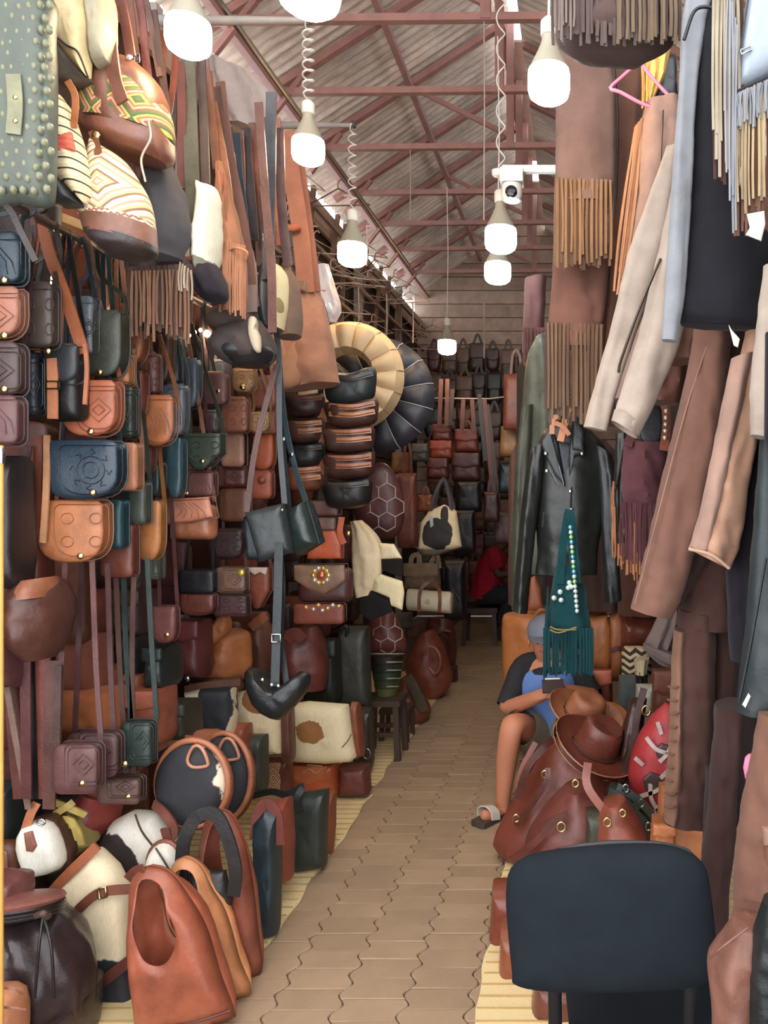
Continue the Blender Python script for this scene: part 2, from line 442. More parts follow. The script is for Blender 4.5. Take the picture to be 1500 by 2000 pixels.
for ci in range(11):
    X = -1.5+ci*PW
    for ri in range(80):
        Y = 2.1+ri*PL+(PL/2 if ci % 2 else 0)
        if Y > 10.5: continue
        if Y < 5.3 and 1 <= ci <= 7:
            o = link('paver', pav[ci % 2], floor); o.location = (X, Y, R.uniform(-.004, 0)); o.rotation_euler = (R.uniform(-.02, .02), R.uniform(-.012, .012), 0)
        else:
            v, f = paver_mesh(PI*(ci % 2), 0); dz = R.uniform(-.003, 0); far_p.add([(a+X, b+Y, c+dz) for a, b, c in v], f)
o = link('far_pavers', far_p.me('far_pavers', PAVM, False), floor); o['kind'] = 'stuff'
# ---- walls
def plank_wall(name, axis, at, a0, a1, z0, z1, ph, c, n, vertical=False, tone=.12):
    """boards as parts of a wall lying in the plane axis = at"""
    mb = MB()
    if axis == 'x': mb.box((at, (a0+a1)/2, (z0+z1)/2), (.03, a1-a0, z1-z0))
    else: mb.box(((a0+a1)/2, at, (z0+z1)/2), (a1-a0, .03, z1-z0))
    w = struct(name, mb, paint(dark(c, .6), .9, .3))
    k = int(round(((a1-a0) if vertical else (z1-z0))/ph))
    for i in range(k):
        tn = R.uniform(1-tone, 1+tone); cc = tuple(int(v*tn) for v in c); m = MB(); s_ = 1 if name != 'wall_back' else -1
        if vertical:
            a = a0+(i+.5)*ph; ct, dm = (a, (z0+z1)/2), (ph-.012, z1-z0-R.uniform(0, .03))
        else:
            ct, dm = ((a0+a1)/2, z0+(i+.5)*ph), (a1-a0, ph-.012)
        t = .022
        off = .026*(1 if name == 'wall_left' else -1)
        if axis == 'x': m.box((at+off, ct[0], ct[1]), (t, dm[0], dm[1]))
        else: m.box((ct[0], at-.026, ct[1]), (dm[0], t, dm[1]))
        link('plank', m.me('plank', paint(cc, .85, .3, 7), False), w)
    return w
wl = plank_wall('wall_left', 'x', -2.3, 1.2, 10.9, 0, 4.15, .42, (66, 44, 34), 10)
wr = plank_wall('wall_right', 'x', 1.5, .6, 10.9, 0, 4.0, .5, (58, 42, 36), 8)
wb = plank_wall('wall_back', 'y', 10.8, -2.3, 1.5, 0, 5.6, .19, (168, 144, 126), 24)
# ---- roof: two slopes of corrugated sheets on red tube trusses
ROOF = paint((224, 206, 190), .6, .45, 2.2, 'corrugated_iron', .004)
def roof_streaks():
    nt = ROOF.node_tree; b = nt.nodes['Principled BSDF']; v = coord(nt, (.6, 5, .6))
    f = noise(nt, v, 3, 6, .7); src = b.inputs['Base Color'].links[0].from_socket
    mx = N(nt, 'ShaderNodeMix', data_type='RGBA', blend_type='MULTIPLY'); mx.inputs[0].default_value = .8
    nt.links.new(src, mx.inputs[6]); nt.links.new(ramp(nt, f, [(.34, (.5, .45, .42)), (.54, (1, 1, 1))]), mx.inputs[7])
    nt.links.new(mx.outputs[2], b.inputs['Base Color'])
roof_streaks()
def roof(name, x0, z0, x1, z1, y0, y1, sheet=.84, per=.09, lab=''):
    r = bpy.data.objects.new(name, None); COL.objects.link(r); r['kind'] = 'structure'; r['label'] = lab
    y = y0; i = 0
    while y < y1:
        vs = []; fs = []; n = int((sheet+.14)/per*6); dz = .004*(i % 2)
        jag = R.uniform(-.05, .05)
        for j in range(n+1):
            yy = y+(sheet+.14)*j/n; h = .017*math.cos(2*PI*yy/per)
            for t in (0, .5, 1):
                vs.append((x0+(x1-x0)*t+(jag if t == 0 else 0), yy, z0+(z1-z0)*t+h+dz))
        for j in range(n):
            for t in (0, 1): fs.append((j*3+t, j*3+t+1, j*3+t+4, j*3+t+3))
        link('roof_sheet', mesh('roof_sheet', vs, fs, ROOF), r); y += sheet; i += 1
    return r
roof('ceiling', -2.42, 4.43, -.58, 5.66, 1.3, 11.2, lab='left slope of stained corrugated iron roof sheets')
roof('ceiling', 2.0, 4.2, -.47, 5.42, 1.3, 11.2, lab='right slope of corrugated iron roof sheets past the ridge gap')
RED = paint((158, 114, 104), .55, .25, 8, 'red_oxide_paint', .002)
GREY = paint((150, 140, 132), .55, .25, 8)
def bar(mb, a, b, w, h=None):
    a, b = Vector(a), Vector(b); d = b-a; L = d.length; h = h or w
    z = d.normalized(); x = Vector((0, 1, 0)) if abs(z.y) < .9 else Vector((1, 0, 0)); y = z.cross(x).normalized(); x = y.cross(z)
    M = Matrix((x, y, z)).transposed(); mb.box((a+b)/2, (w, h, L), M)
TY = [3.8, 4.63, 5.44, 6.3, 7.22, 8.02, 8.82, 9.7]
for i, Y in enumerate(TY):
    t = bpy.data.objects.new('roof_truss', None); COL.objects.link(t); t.location = (0, Y, 4.5); THINGS.append(t)
    t['label'] = 'red painted steel roof truss, number %s from the camera end' % ['one', 'two', 'three', 'four', 'five', 'six', 'seven', 'eight'][i]
    t['category'] = 'roof truss'; t['group'] = 'red roof trusses'
    def part(nm, *bars, m=RED):
        mb = MB()
        for q in bars: bar(mb, *q)
        link(nm, mb.me(nm, m, False), t)
    part('bottom_chord', ((-2.22, 0, 0), (.75, 0, .03), .045))
    part('rafter', ((-2.3, .03, -.05), (-.58, .03, 1.06), .06, .05))
    part('rafter', ((-.45, .03, .86), (1.7, .03, -.2), .05))
    part('king_post', ((-.56, 0, 0), (-.56, 0, 1.05), .06))
    part('strut', ((-2.2, 0, -.2), (-1.95, 0, .12), .035))
    if i % 2: part('strut', ((-.56, 0, .1), (-1.37, 0, .5), .035))
for (x, z, w, lab) in ((-2.12, 4.47, .05, 'lowest red purlin along the left eave of the roof'), (-1.37, 4.98, .045, 'red purlin half way up the left roof slope'),
                       (-.62, 5.46, .05, 'topmost red purlin below the ridge gap'), (.5, 4.8, .045, 'red purlin under the right roof slope')):
    mb = MB(); mb.box((x, 6.3, z), (w, 9.9, w)); o = link('purlin', mb.me('purlin', RED, False)); o['label'] = lab; o['category'] = 'purlin'; o['group'] = 'red purlins'
# boards closing most of the ridge gap
for i, (y0, y1) in enumerate(((1.3, 5.9), (6.6, 8.9), (9.5, 11.2))):
    mb = MB(); mb.box((-.52, (y0+y1)/2, 5.56), (.16, y1-y0, .02)); struct('trim_%d' % (i+1), mb, paint((132, 104, 92), .8))
# left eave: posts, rail and pale fascia board below the open slit
mb = MB(); mb.box((-2.2, 6.2, 4.02), (.03, 9.6, .22)); struct('trim_4', mb, paint((170, 140, 120), .8))
for i, Y in enumerate((2.6, 4.2, 5.9, 7.6, 9.3)):
    mb = MB(); mb.box((-2.18, Y, 2.1), (.07, .07, 4.2)); struct('trim_%d' % (5+i), mb, GREY)
# ---- hanging rails along the left stall
RAILM = metal((150, 140, 130), .45)
for (x, z, y0, y1, lab) in ((-1.62, 2.45, 2.1, 5.6, 'long steel hanging rail above the rows of flap bags on the left'),
                            (-1.45, 3.62, 1.9, 6.6, 'high steel hanging rail with long straps near the left eave'),
                            (-1.95, 2.5, 2.0, 9.5, 'rear steel hanging rail against the left wall'),
                            (.82, 2.78, 1.2, 5.6, 'steel clothes rail for coats on the right'),
                            (.02, 2.75, 3.2, 5.2, 'steel clothes rail for fringed tops on the right')):
    mb = MB(); mb.tube([(x, y0, z), (x, y1, z)], .014, 10); o = link('hanging_rail', mb.me('hanging_rail', RAILM)); o['label'] = lab; o['category'] = 'rail'; o['group'] = 'hanging rails'
# ---- straw mats along both sides
MAT = kilim([(232, 208, 156), (224, 196, 140), (238, 216, 166), (218, 190, 134)], 22, 'stripe')
def matting(x0, x1, y0, y1, lab, rot=0):
    nx, ny = 10, max(8, int((y1-y0)/.07)); vs = []; fs = []
    for j in range(ny+1):
        for i in range(nx+1):
            x = x0+(x1-x0)*i/nx; y = y0+(y1-y0)*j/ny
            e = .008*math.sin(y*9)+.006*math.sin(y*23) if i == (nx if x1 < -.6 else 0) else 0
            vs.append((x+e+rot*(y-y0), y, .006+.004*abs(math.sin(y*13+x*4))))
    for j in range(ny):
        for i in range(nx): a = j*(nx+1)+i; fs.append((a, a+1, a+nx+2, a+nx+1))
    m = len(vs); vs += [(v[0], v[1], .001) for v in vs]; fs += [(a+m, d+m, c+m, b+m) for a, b, c, d in fs]
    t = T('straw_mat', lab, 'mat', VX, VY, 1); t.root.location = (0, 0, 0)
    mb = MB(); mb.add(vs, fs); o = t.out(mb, 'weave', MAT)
    mb = MB()
    for j in range(int((y1-y0)/.06)):
        y = y0+.03+j*.06; mb.ribbon([(x0+rot*(y-y0), y, .0125), (x1+rot*(y-y0), y, .0125)], .003, .002, (0, 1, 0))
    t.out(mb, 'binding_cord', paint((190, 150, 84), .9))
matting(-2.1, -1.12, 2.2, 4.18, 'pale woven straw mat under the totes along the left aisle edge')
matting(-2.1, -1.14, 4.3, 7.2, 'straw mat further back under the duffel bags on the left')
matting(-.32, .9, 1.9, 3.5, 'pale straw mat on the right under the duffels and chair')
# ---- lamps
def bulb(px, py, w_px, Y, c, s, lab, cord_top, coil=False):
    """LED lamp: white cone housing, glowing drum diffuser, screw socket, cord; py is the diffuser's centre"""
    t = T('hanging_lamp', lab, 'lamp', px, py, Y, group='bare bulbs on cords'); k = t.k; r = min(.085, max(.062, w_px*t.k/2))
    mb = MB(); h = r*1.32
    mb.lathe([(.3*r, -h*.62), (.7*r, -h*.55), (.92*r, -h*.42), (r, -h*.2), (r, h*.35), (.96*r, h*.5)], n=24)
    t.out(mb, 'diffuser', glow(c, s))
    mb = MB(); mb.lathe([(.96*r, h*.5), (.9*r, h*.6), (.55*r, h*1.15), (.36*r, h*1.5), (.33*r, h*1.75)], n=24)
    t.out(mb, 'housing', paint((150, 142, 124), .5, .06))
    mb = MB(); mb.lathe([(.36*r, h*1.75), (.4*r, h*1.8), (.4*r, h*2.25), (.22*r, h*2.4)], n=14); t.out(mb, 'socket', paint((210, 205, 190), .5, .1))
    z0 = h*2.4; top = cord_top-t.O.z; mb = MB()
    if coil:
        n = 90; mb.tube([(.022*math.cos(i*.55)*min(1, i/8, (n-i)/8), .022*math.sin(i*.55), z0+(top-z0)*i/n) for i in range(n+1)], .004, 6)
    else: mb.tube([(0, 0, z0), (.01, 0, (z0+top)/2), (0, 0, top)], .004, 6)
    t.out(mb, 'cord', paint((205, 198, 188), .6, .1))
    return t
WARM, COOL = (255, 218, 168), (212, 240, 255)
bulb(368, 72, 84, 2.35, WARM, BULB_W, 'nearest warm bulb hanging above the left stall', 4.4)
bulb(602, 295, 62, 3.15, WARM, BULB_W, 'second warm bulb on a coiled cord above the left stall', 3.57, True)
bulb(688, 497, 56, 4.4, WARM, BULB_W, 'third warm bulb on the left, above the cream pouf', 3.76, True)
bulb(873, 678, 46, 7.1, WARM, BULB_W, 'farthest small warm bulb above the end of the aisle', 4.5)
bulb(1072, 165, 82, 2.35, WARM, BULB_W, 'warm bulb on the right beside the fringed brown suede', 4.4)
bulb(978, 468, 62, 4.0, COOL, BULB_W, 'cool white bulb on a coiled cord below the security camera', 4.5, True)
bulb(972, 533, 52, 4.7, WARM, BULB_W*.8, 'warm bulb just below the cool white bulb', 4.45)
bulb(604, -26, 120, 1.95, COOL, BULB_W, 'cool white bulb cut off by the top edge above the aisle', 4.5)
for (bx, by, bz, lab) in ((-1.15, .5, 3.05, 'added unseen warm bulb in line with the left row above the camera position'), (-.3, -.5, 2.95, 'added unseen warm bulb in line with the right row above the camera position'), (-1.1, -.45, 3.05, 'added unseen warm bulb in line with the left row behind the camera'), (-.85, -.4, 3.0, 'cool bulb of the middle row behind the camera')):  # extra bulbs out of view, added to brighten the stall from the camera side
    t = bulb(VX, VY, 60, 1, COOL if 'cool' in lab else WARM, BULB_W, lab, 1.6+1.2); t.root.location = (bx, by, bz)
for (x0, x1, py, Y, lab) in ((310, 602, 40, 3.15, 'thin grey lamp arm reaching out above the second left bulb'), (535, 690, 245, 4.4, 'thin grey lamp arm reaching out above the third left bulb')):
    t = T('lamp_arm', lab, 'lamp arm', x0, py, Y); mb = MB(); L = (x1-x0)*t.k; mb.tube([(0, 0, 0), (L, 0, 0)], [.022, .012], 10); t.out(mb, 'tube', GREY)
    mb = MB(); mb.lathe([(.016, -.01), (.016, .02), (.01, .025)], (L, 0, 0)); t.out(mb, 'end_cap', paint((70, 62, 58), .6))
    mb = MB(); mb.box((-.02, 0, 0), (.05, .05, .12)); t.out(mb, 'bracket', GREY)
# thin rods and wires hanging from the roof
for (px, y0, y1, Y, r) in ((945, -20, 430, 4.63, .004), (801, 285, 430, 6.3, .004), (700, 560, 650, 6, .006), (755, 575, 655, 6.3, .006), (945.5, 590, 700, 9, .012), (806, 590, 670, 7, .006), (716, 440, 520, 5, .004)):
    t = T('hanging_wire', 'thin wire hanging from the roof frame, %s counting from the left' % ORD[sorted((945, 801, 700, 755, 945.5, 806, 716)).index(px)], 'wire', px, y0, Y, group='wires from the roof'); mb = MB(); mb.tube([(0, 0, 0), (.004, 0, -(y1-y0)*t.k/2), (0, 0, -(y1-y0)*t.k)], r, 6); t.out(mb, 'wire', paint((176, 150, 138), .6))
# security camera
t = T('security_camera', 'white security camera on a bracket above the cool bulb', 'camera', 1000, 360, 3.9)
W_ = paint((222, 214, 206), .45, .08)
mb = MB(); mb.box((.1, 0, .075), (.3, .03, .035)); t.out(mb, 'bracket', W_, smooth=False)
mb = MB(); mb.box((0, 0, .035), (.115, .09, .07)); t.out(mb, 'junction_box', W_, smooth=False)
mb = MB(); mb.lathe([(.03, .0), (.05, -.005), (.052, -.05), (.044, -.085), (.02, -.095)], n=22); hd = t.out(mb, 'head', W_)
mb = MB(); mb.lathe([(.03, -.012), (.03, .004), (.026, .008)], (0, -.048, -.055), Matrix.Rotation(PI/2, 3, 'X'), 20); t.out(mb, 'lens', paint((20, 20, 24), .15, .1), hd)
mb = MB(); mb.lathe([(.02, 0), (.028, .01), (.028, .03)], (-.075, 0, .04), None, 14); t.out(mb, 'cable_gland', W_)
# clutter below the left eave: battens with odds and ends on hooks
for i in range(9):
    Y = 5.0+i*.52; mb = MB(); bar(mb, (-2.2, Y, 3.0), (-2.14, Y+R.uniform(-.1, .3), 4.15), .035)
    o = link('wall_batten', mb.me('wall_batten', paint((128, 100, 84), .8), False)); o['label'] = 'upright wooden batten on the upper left wall, %s from the camera' % ORD[i]; o['category'] = 'batten'; o['group'] = 'battens of the upper left wall'
for i, z in enumerate((3.05, 3.35, 3.65, 3.95)):
    mb = MB(); bar(mb, (-2.1, 4.6, z), (-2.1, 10.4, z), .03)
    o = link('wall_batten', mb.me('wall_batten', paint((150, 122, 104), .8), False)); o['label'] = '%s horizontal batten across the upper left wall' % ('lowest', 'second lowest', 'second highest', 'highest')[i]; o['category'] = 'batten'; o['group'] = 'battens of the upper left wall'

def wire_hanger(x, y, z, s, rz, c, lab):
    o = T('clothes_hanger', lab, 'hanger', VX, VY, 1, group='empty hangers below the left eave'); o.root.location = (x, y, z); o.root.rotation_euler = (0, 0, rz)
    mb = MB(); mb.tube([(0, 0, -.04), (-.2*s, 0, -.14*s), (.2*s, 0, -.14*s), (0, 0, -.04)], .006, 6); o.out(mb, 'frame', c)
    mb = MB(); mb.tube(cat([Vector(q) for q in ((0, 0, -.04), (0, 0, .0), (.02, 0, .025), (.04, 0, .01))], False, 3), .005, 6); o.out(mb, 'hook', c)
HG = [paint(q, .5, .15) for q in ((206, 190, 174), (150, 120, 100), (186, 160, 140), (110, 86, 74))]
cnt = [0]*4
for i in range(44):
    j, q = R.randrange(4), R.randrange(4); cnt[j] += 1
    wire_hanger(-2.02+R.uniform(-.05, .25), 4.8+i*.115+R.uniform(-.1, .1), (3.05, 3.35, 3.65, 3.95)[j]+R.uniform(-.1, .05), R.uniform(.8, 1.3), R.uniform(-.9, .9), HG[q], '%s empty hanger on the %s batten below the left eave, %s from the camera' % (('pale', 'brown', 'beige', 'dark')[q], ('lowest', 'second', 'third', 'top')[j], ORD[cnt[j]-1]))

th = T('wooden_beam', 'pale wooden beam slanting behind the straps of the flap bags on the left', 'beam', 130, 432, 2.75); mb = MB(); bar(mb, P(10, 385, 2.6)-th.O, P(232, 470, 2.95)-th.O, .05, .03); th.out(mb, 'beam', paint((206, 176, 134), .7), smooth=False)
th = T('tarpaulin', 'crumpled grey tarpaulin hanging under the left eave behind the straps', 'tarpaulin', 470, 200, 4.3)
th.lof('sheet', [(410, 110, 500, 150, .05), (414, 160, 530, 185, .06), (424, 210, 536, 225, .05), (440, 236, 530, 260, .04)], paint((176, 160, 152), .7, .2), .05, .25, 7)
# ================================================================== left stall: flap bags in hanging columns
def shp(box, s):
    x0, y0, x1, y1 = box
    if s == 'S': return SD(x0, y0, x1, y1)
    if s == 'R': return RR(x0, y0, x1, y1)
    if s == 'P':
        w, h = x1-x0, y1-y0
        return [(x0, y0), (x1, y0), (x1, y0+h*.55), (x0+w*.62, y1-h*.03), (x0+w*.5, y1), (x0+w*.38, y1-h*.03), (x0, y0+h*.55)]
    return s
def scl(pts, f, g=None, dy=0):
    xs = [p[0] for p in pts]; ys = [p[1] for p in pts]; cx, cy = (min(xs)+max(xs))/2, (min(ys)+max(ys))/2; g = g or f
    return [(cx+(x-cx)*f, cy+(y-cy)*g+dy) for x, y in pts]
def motif(t, o, kind, c, off, par):
    xs = [p[0] for p in o]; ys = [p[1] for p in o]; cx, cy = (min(xs)+max(xs))/2, (min(ys)+max(ys))/2; w, h = max(xs)-min(xs), max(ys)-min(ys)
    L = [scl(o, .86)+[scl(o, .86)[0]]]
    if kind == 1:
        r = min(w, h)*.24; L += [EL(cx, cy, r, r, 16)+[EL(cx, cy, r, r, 16)[0]], EL(cx, cy, r*.6, r*.6, 12)+[EL(cx, cy, r*.6, r*.6, 12)[0]]]
        for k in range(8):
            a = k*PI/4; L.append([(cx+r*1.1*math.cos(a), cy+r*1.1*math.sin(a)), (cx+r*1.35*math.cos(a+.25), cy+r*1.35*math.sin(a+.25)), (cx+r*1.5*math.cos(a), cy+r*1.5*math.sin(a))])
    elif kind == 2:
        for (u, v) in ((-.22, -.2), (.22, -.2), (-.22, .18), (.22, .18)):
            e = EL(cx+u*w, cy+v*h, w*.1, h*.09, 10); L.append(e+[e[0]])
    elif kind == 3:
        L += [scl(o, .7)+[scl(o, .7)[0]], [(cx-w*.24, cy), (cx, cy-h*.22), (cx+w*.24, cy), (cx, cy+h*.22), (cx-w*.24, cy)], [(cx-w*.12, cy), (cx, cy-h*.1), (cx+w*.12, cy), (cx, cy+h*.1), (cx-w*.12, cy)]]
    elif kind == 4:
        for k in range(5): L.append([(cx-w*.32+w*.08*k, cy-h*.28), (cx-w*.2+w*.1*k, cy), (cx-w*.3+w*.14*k, cy+h*.25)])
    t.lines('embossing', L, c, .0013, off, par, 4, 1)
def flap(label, box, Y, c, s='S', snap=None, emb=0, t=.04, yaw=0, roll=0, strap=60, body=None, bc=None, group='embossed flap bags hanging in columns', name='saddle_bag', cat_='bag', fin='l', extra=0):
    x0, y0, x1, y1 = box; cx, cy = (x0+x1)/2, (y0+y1)/2; w, h = x1-x0, y1-y0
    th = T(name, label, cat_, cx, cy, Y, yaw, 0, roll, group); o = shp(box, s)
    mk = {'l': leather, 'g': gloss, 's': suede}[fin]
    m = mk(c); bm = mk(bc or dark(c, .8))
    bo = shp(body, 'R') if body else scl(o, .95, .97, -h*.01)
    th.pil('body', bo, bm, t, t*.6, 0, 6)
    f = th.pil('flap', o, m, .013, .022, t*.97, 5, wr=.0012)
    th.tub('edge_binding', o, mk(dark(c, .62)), .0022, t*.985, 1, f, True, 5)
    if emb: motif(th, o, emb, mk(dark(c, .72)), t+.013, f)
    if snap: th.dot('snap', (cx, y1-h*.1) if snap is True else snap, None, .0105, t+.011)
    if strap:
        ry = VY-F0*.86/(Y+.05); rx = VX-F0*1.62/(Y+.05); rx = cx+max(-.5*w, min(.5*w, rx-cx))     # up to the hanging rail
        for q in (-1, 1): th.rib('strap', [(cx+q*w*.42, y0+h*.15, -.01), (cx+q*w*.36, y0-strap*.5, -.035), (rx+q*w*.15, min(y0-strap*.8, ry+60), -.05), (rx+q*w*.05, min(y0-strap, ry), -.05)], dark(c, .75), .014, .003)
    return th
def C(*a): return a
tan, brn, mar, drk, grn, gry, nav, org = (178, 108, 66), (118, 70, 50), (112, 64, 58), (72, 52, 46), (58, 64, 54), (98, 104, 108), (44, 60, 74), (186, 100, 58)
flap('dark teal embossed flap bag at the far left edge, topmost of its column', (-60, 461, 58, 560), 2.2, (38, 58, 70), 'R', (8, 547), 4, fin='g')
flap('pinkish tan rounded flap bag at the left edge below the teal one', (-60, 566, 57, 668), 2.2, (166, 104, 78), 'S', (8, 655), 3)
flap('dark brown square flap bag with a diagonal tooled line at the left edge', (-60, 672, 58, 775), 2.2, (78, 56, 54), 'R', (8, 760), 3)
flap('plum brown flap bag with wavy tooling, lowest at the left edge', (-60, 774, 55, 872), 2.2, (108, 68, 66), 'R', None, 4)
flap('dark grey brown flap bag with four tooled motifs near the left edge', (35, 556, 120, 684), 2.32, (86, 72, 64), 'R', (93, 686), 2)
flap('slate grey flap bag half hidden behind the left edge column', (44, 690, 90, 813), 2.36, (60, 66, 70), 'R', None, 3)
th = flap('black satchel with a rounded flap and a tan buckled strap', (104, 678, 173, 752), 2.38, (44, 46, 48), 'S', None, 0, .05, body=(95, 700, 170, 824), bc=(24, 24, 26), name='satchel')
th.rib('buckle_strap', [(102, 700, .06), (103, 760, .066), (103, 818, .062)], (196, 124, 84), .03, .006)
th.rib('buckle_strap', [(166, 672, .05), (170, 720, .06), (166, 790, .055)], (170, 100, 66), .012, .006)
mb = MB(); q = th.l(103, 752, .07); [mb.box(q+Vector((dx, 0, dz)), d) for dx, dz, d in ((-.018, 0, (.004, .005, .022)), (.018, 0, (.004, .005, .022)), (0, .011, (.04, .005, .004)), (0, -.011, (.04, .005, .004)))]; th.out(mb, 'buckle', BRASS(), smooth=False)
th.rib('shoulder_strap', [(84, 436, .0), (97, 495, .02), (128, 580, .03), (164, 690, .03)], (168, 94, 56), .036, .006)
th.rib('shoulder_strap', [(84, 436, .0), (72, 460, -.02), (60, 520, -.03)], (150, 84, 50), .03, .006)
flap('blue grey tooled flap bag behind the buckled satchel strap', (150, 584, 197, 697), 2.5, (112, 122, 132), 'R', None, 1, fin='g')
flap('large dark olive rounded flap bag with a bright snap', (171, 612, 255, 741), 2.52, (62, 64, 52), 'S', (194, 727), 0, .05)
flap('orange tan flap bag behind the dark olive one', (222, 598, 293, 716), 2.68, (182, 106, 66), 'S', None, 0)
flap('light tan square flap bag below the dark olive one', (212, 690, 266, 756), 2.6, (196, 126, 78), 'R', None, 3)
flap('reddish tan saddle bag with diagonal tooling and a bright snap', (141, 747, 244, 854), 2.46, (180, 100, 66), 'S', (177, 843), 3, .05)
flap('dark green square flap bag with nested rectangles tooled on it', (229, 756, 273, 858), 2.6, (60, 68, 62), 'R', None, 3)
flap('maroon round flap bag beside the dark green square one', (252, 728, 292, 818), 2.72, (132, 72, 60), 'S', None, 0)
flap('plum flap bag with a tooled flower right of the olive bag', (267, 690, 318, 772), 2.82, (138, 90, 84), 'R', None, 2)
flap('dark chocolate rounded flap bag high in the third column', (289, 652, 344, 751), 2.92, (88, 56, 48), 'S', None, 4)
flap('dark maroon and tan two tone flap bag in the third column', (277, 774, 350, 872), 2.76, (190, 112, 66), 'S', None, 4, body=(274, 776, 328, 874), bc=(92, 52, 48))
flap('pale grey green flap bag with wavy lines behind the chocolate one', (322, 655, 358, 750), 3.05, (122, 128, 116), 'R', (335, 744), 4)
flap('blue grey smooth flap bag in the fourth column', (352, 702, 396, 800), 3.12, (92, 104, 116), 'S', None, 0, fin='g')
flap('silvery grey tooled flap bag under the pale green one', (324, 752, 371, 856), 2.98, (112, 116, 120), 'S', None, 4, fin='g')
flap('glossy navy saddle bag with a tooled medallion and ivory snap', (104, 862, 250, 975), 2.44, (42, 58, 72), 'S', (181, 962), 1, .055, fin='g')
flap('smooth caramel saddle bag, lowest of the front column', (96, 977, 222, 1096), 2.46, (190, 116, 68), 'S', (157, 1086), 2, .055)
flap('narrow pale tan bag beside the navy saddle bag', (234, 866, 281, 958), 2.58, (200, 132, 94), 'R', None, 0)
flap('deep teal narrow bag beside the caramel saddle bag', (208, 976, 253, 1071), 2.55, (36, 74, 80), 'R', None, 0)
flap('grey green rounded bag below the pale tan one', (248, 940, 297, 1024), 2.66, (82, 88, 78), 'R', None, 0)
flap('mustard tan round flap bag at the bottom of the second column', (272, 978, 326, 1094), 2.76, (202, 128, 66), 'S', None, 0)
flap('russet flap bag hanging under the teal one', (211, 1022, 273, 1126), 2.62, (124, 66, 48), 'R', None, 0)
flap('bottle green oval bag in the third column', (288, 903, 326, 971), 2.86, (46, 62, 60), 'S', None, 0, fin='g')
flap('blue green oval bag beside the bottle green one', (336, 856, 366, 973), 2.96, (62, 88, 96), 'S', None, 0, fin='g')
flap('brick brown bag with rounded flap above the bottle green one', (272, 860, 306, 925), 2.8, (140, 80, 62), 'S', None, 0)
flap('olive bag with a pointed flap and silver snap', (361, 848, 442, 919), 3.1, (66, 76, 62), 'P', (395, 901), 2, .05)
flap('maroon tooled clutch below the olive pointed flap', (364, 919, 426, 972), 3.12, (112, 66, 58), 'R', (364, 964), 4)
flap('shiny copper tooled flap bag beside the mustard round one', (324, 971, 428, 1022), 3.05, (206, 132, 100), [(324, 976), (420, 970), (428, 1010), (372, 1022), (326, 1024)], None, 4, .05, body=(340, 985, 424, 1054), bc=(170, 104, 74), fin='g')
flap('maroon polished purse in the middle wall, upper', (428, 911, 488, 952), 3.55, (120, 72, 64), 'R', None, 3, fin='g', group='purses on the middle wall')
flap('brown purse with a shiny bar in the middle wall', (436, 954, 492, 1018), 3.55, (128, 80, 58), 'R', None, 0, fin='g', group='purses on the middle wall')
flap('dark maroon lace tooled purse left of the black crossbody bags', (416, 1032, 482, 1092), 3.5, (70, 44, 44), 'S', None, 2, group='purses on the middle wall')
flap('bronze purse with carved lines and a yellow stone', (428, 1106, 487, 1158), 3.5, (146, 108, 88), 'R', None, 3, fin='g', group='purses on the middle wall').dot('stone', (471, 1119), gem((240, 220, 90)), .016, .055)
th = flap('brick red purse with a white scalloped trim', (484, 1108, 533, 1187), 3.6, (150, 76, 52), 'P', None, 0, group='purses on the middle wall')
th.pil('scalloped_trim', [(484, 1106), (533, 1106), (530, 1120), (521, 1114), (508, 1121), (498, 1114)], (222, 196, 180), .006, .004, .06, 6)
flap('black purse hanging left of the bronze one', (356, 1112, 426, 1158), 3.4, (40, 38, 44), 'R', None, 0, group='purses on the middle wall')
flap('glossy maroon clutch lying below the black purse', (361, 1158, 426, 1200), 3.4, (128, 68, 56), 'S', None, 4, fin='g', strap=0, group='purses on the middle wall')
flap('dark plum clutch lying below the bronze purse', (425, 1160, 490, 1202), 3.45, (88, 54, 54), 'R', None, 2, strap=0, group='purses on the middle wall')
flap('orange red purse with a carved clasp', (487, 919, 537, 974), 3.62, (176, 92, 66), 'R', None, 0, group='purses on the middle wall').dot('clasp', (511, 938), leather((150, 70, 44)), .02, .05)
flap('bright orange flap purse above the clasped one', (500, 850, 540, 918), 3.62, (190, 94, 56), 'S', None, 0, group='purses on the middle wall')
flap('rosy leather purse between the belt bags and the gold one', (486, 735, 545, 800), 3.6, (146, 86, 72), 'R', None, 0, group='purses on the middle wall')
flap('orange red purse with a dark slit under the rosy one', (496, 792, 546, 850), 3.62, (178, 92, 66), 'R', None, 3, group='purses on the middle wall')
flap('gold tan purse with a round clasp', (460, 722, 503, 768), 3.45, (196, 148, 100), 'S', None, 2, fin='g', group='purses on the middle wall').dot('clasp', (474, 756), None, .014, .05)
flap('silver sequinned purse glittering beside the gold one', (418, 704, 452, 740), 3.4, (170, 170, 172), 'R', None, 2, fin='g', group='purses on the middle wall')
flap('dusty plum purse with a small stud under the sequinned one', (396, 728, 450, 792), 3.3, (140, 96, 92), 'R', (426, 764), 0, group='purses on the middle wall')
flap('copper brown purse under the dusty plum one', (440, 776, 490, 846), 3.45, (168, 108, 82), 'R', None, 2, group='purses on the middle wall')
flap('dark silver tooled purse left of the copper brown one', (398, 802, 434, 846), 3.25, (104, 94, 92), 'R', None, 4, fin='g', group='purses on the middle wall')
flap('small gold beaded purse by the long strap', (490, 806, 532, 846), 3.5, (196, 150, 100), 'S', None, 1, fin='g', group='purses on the middle wall')
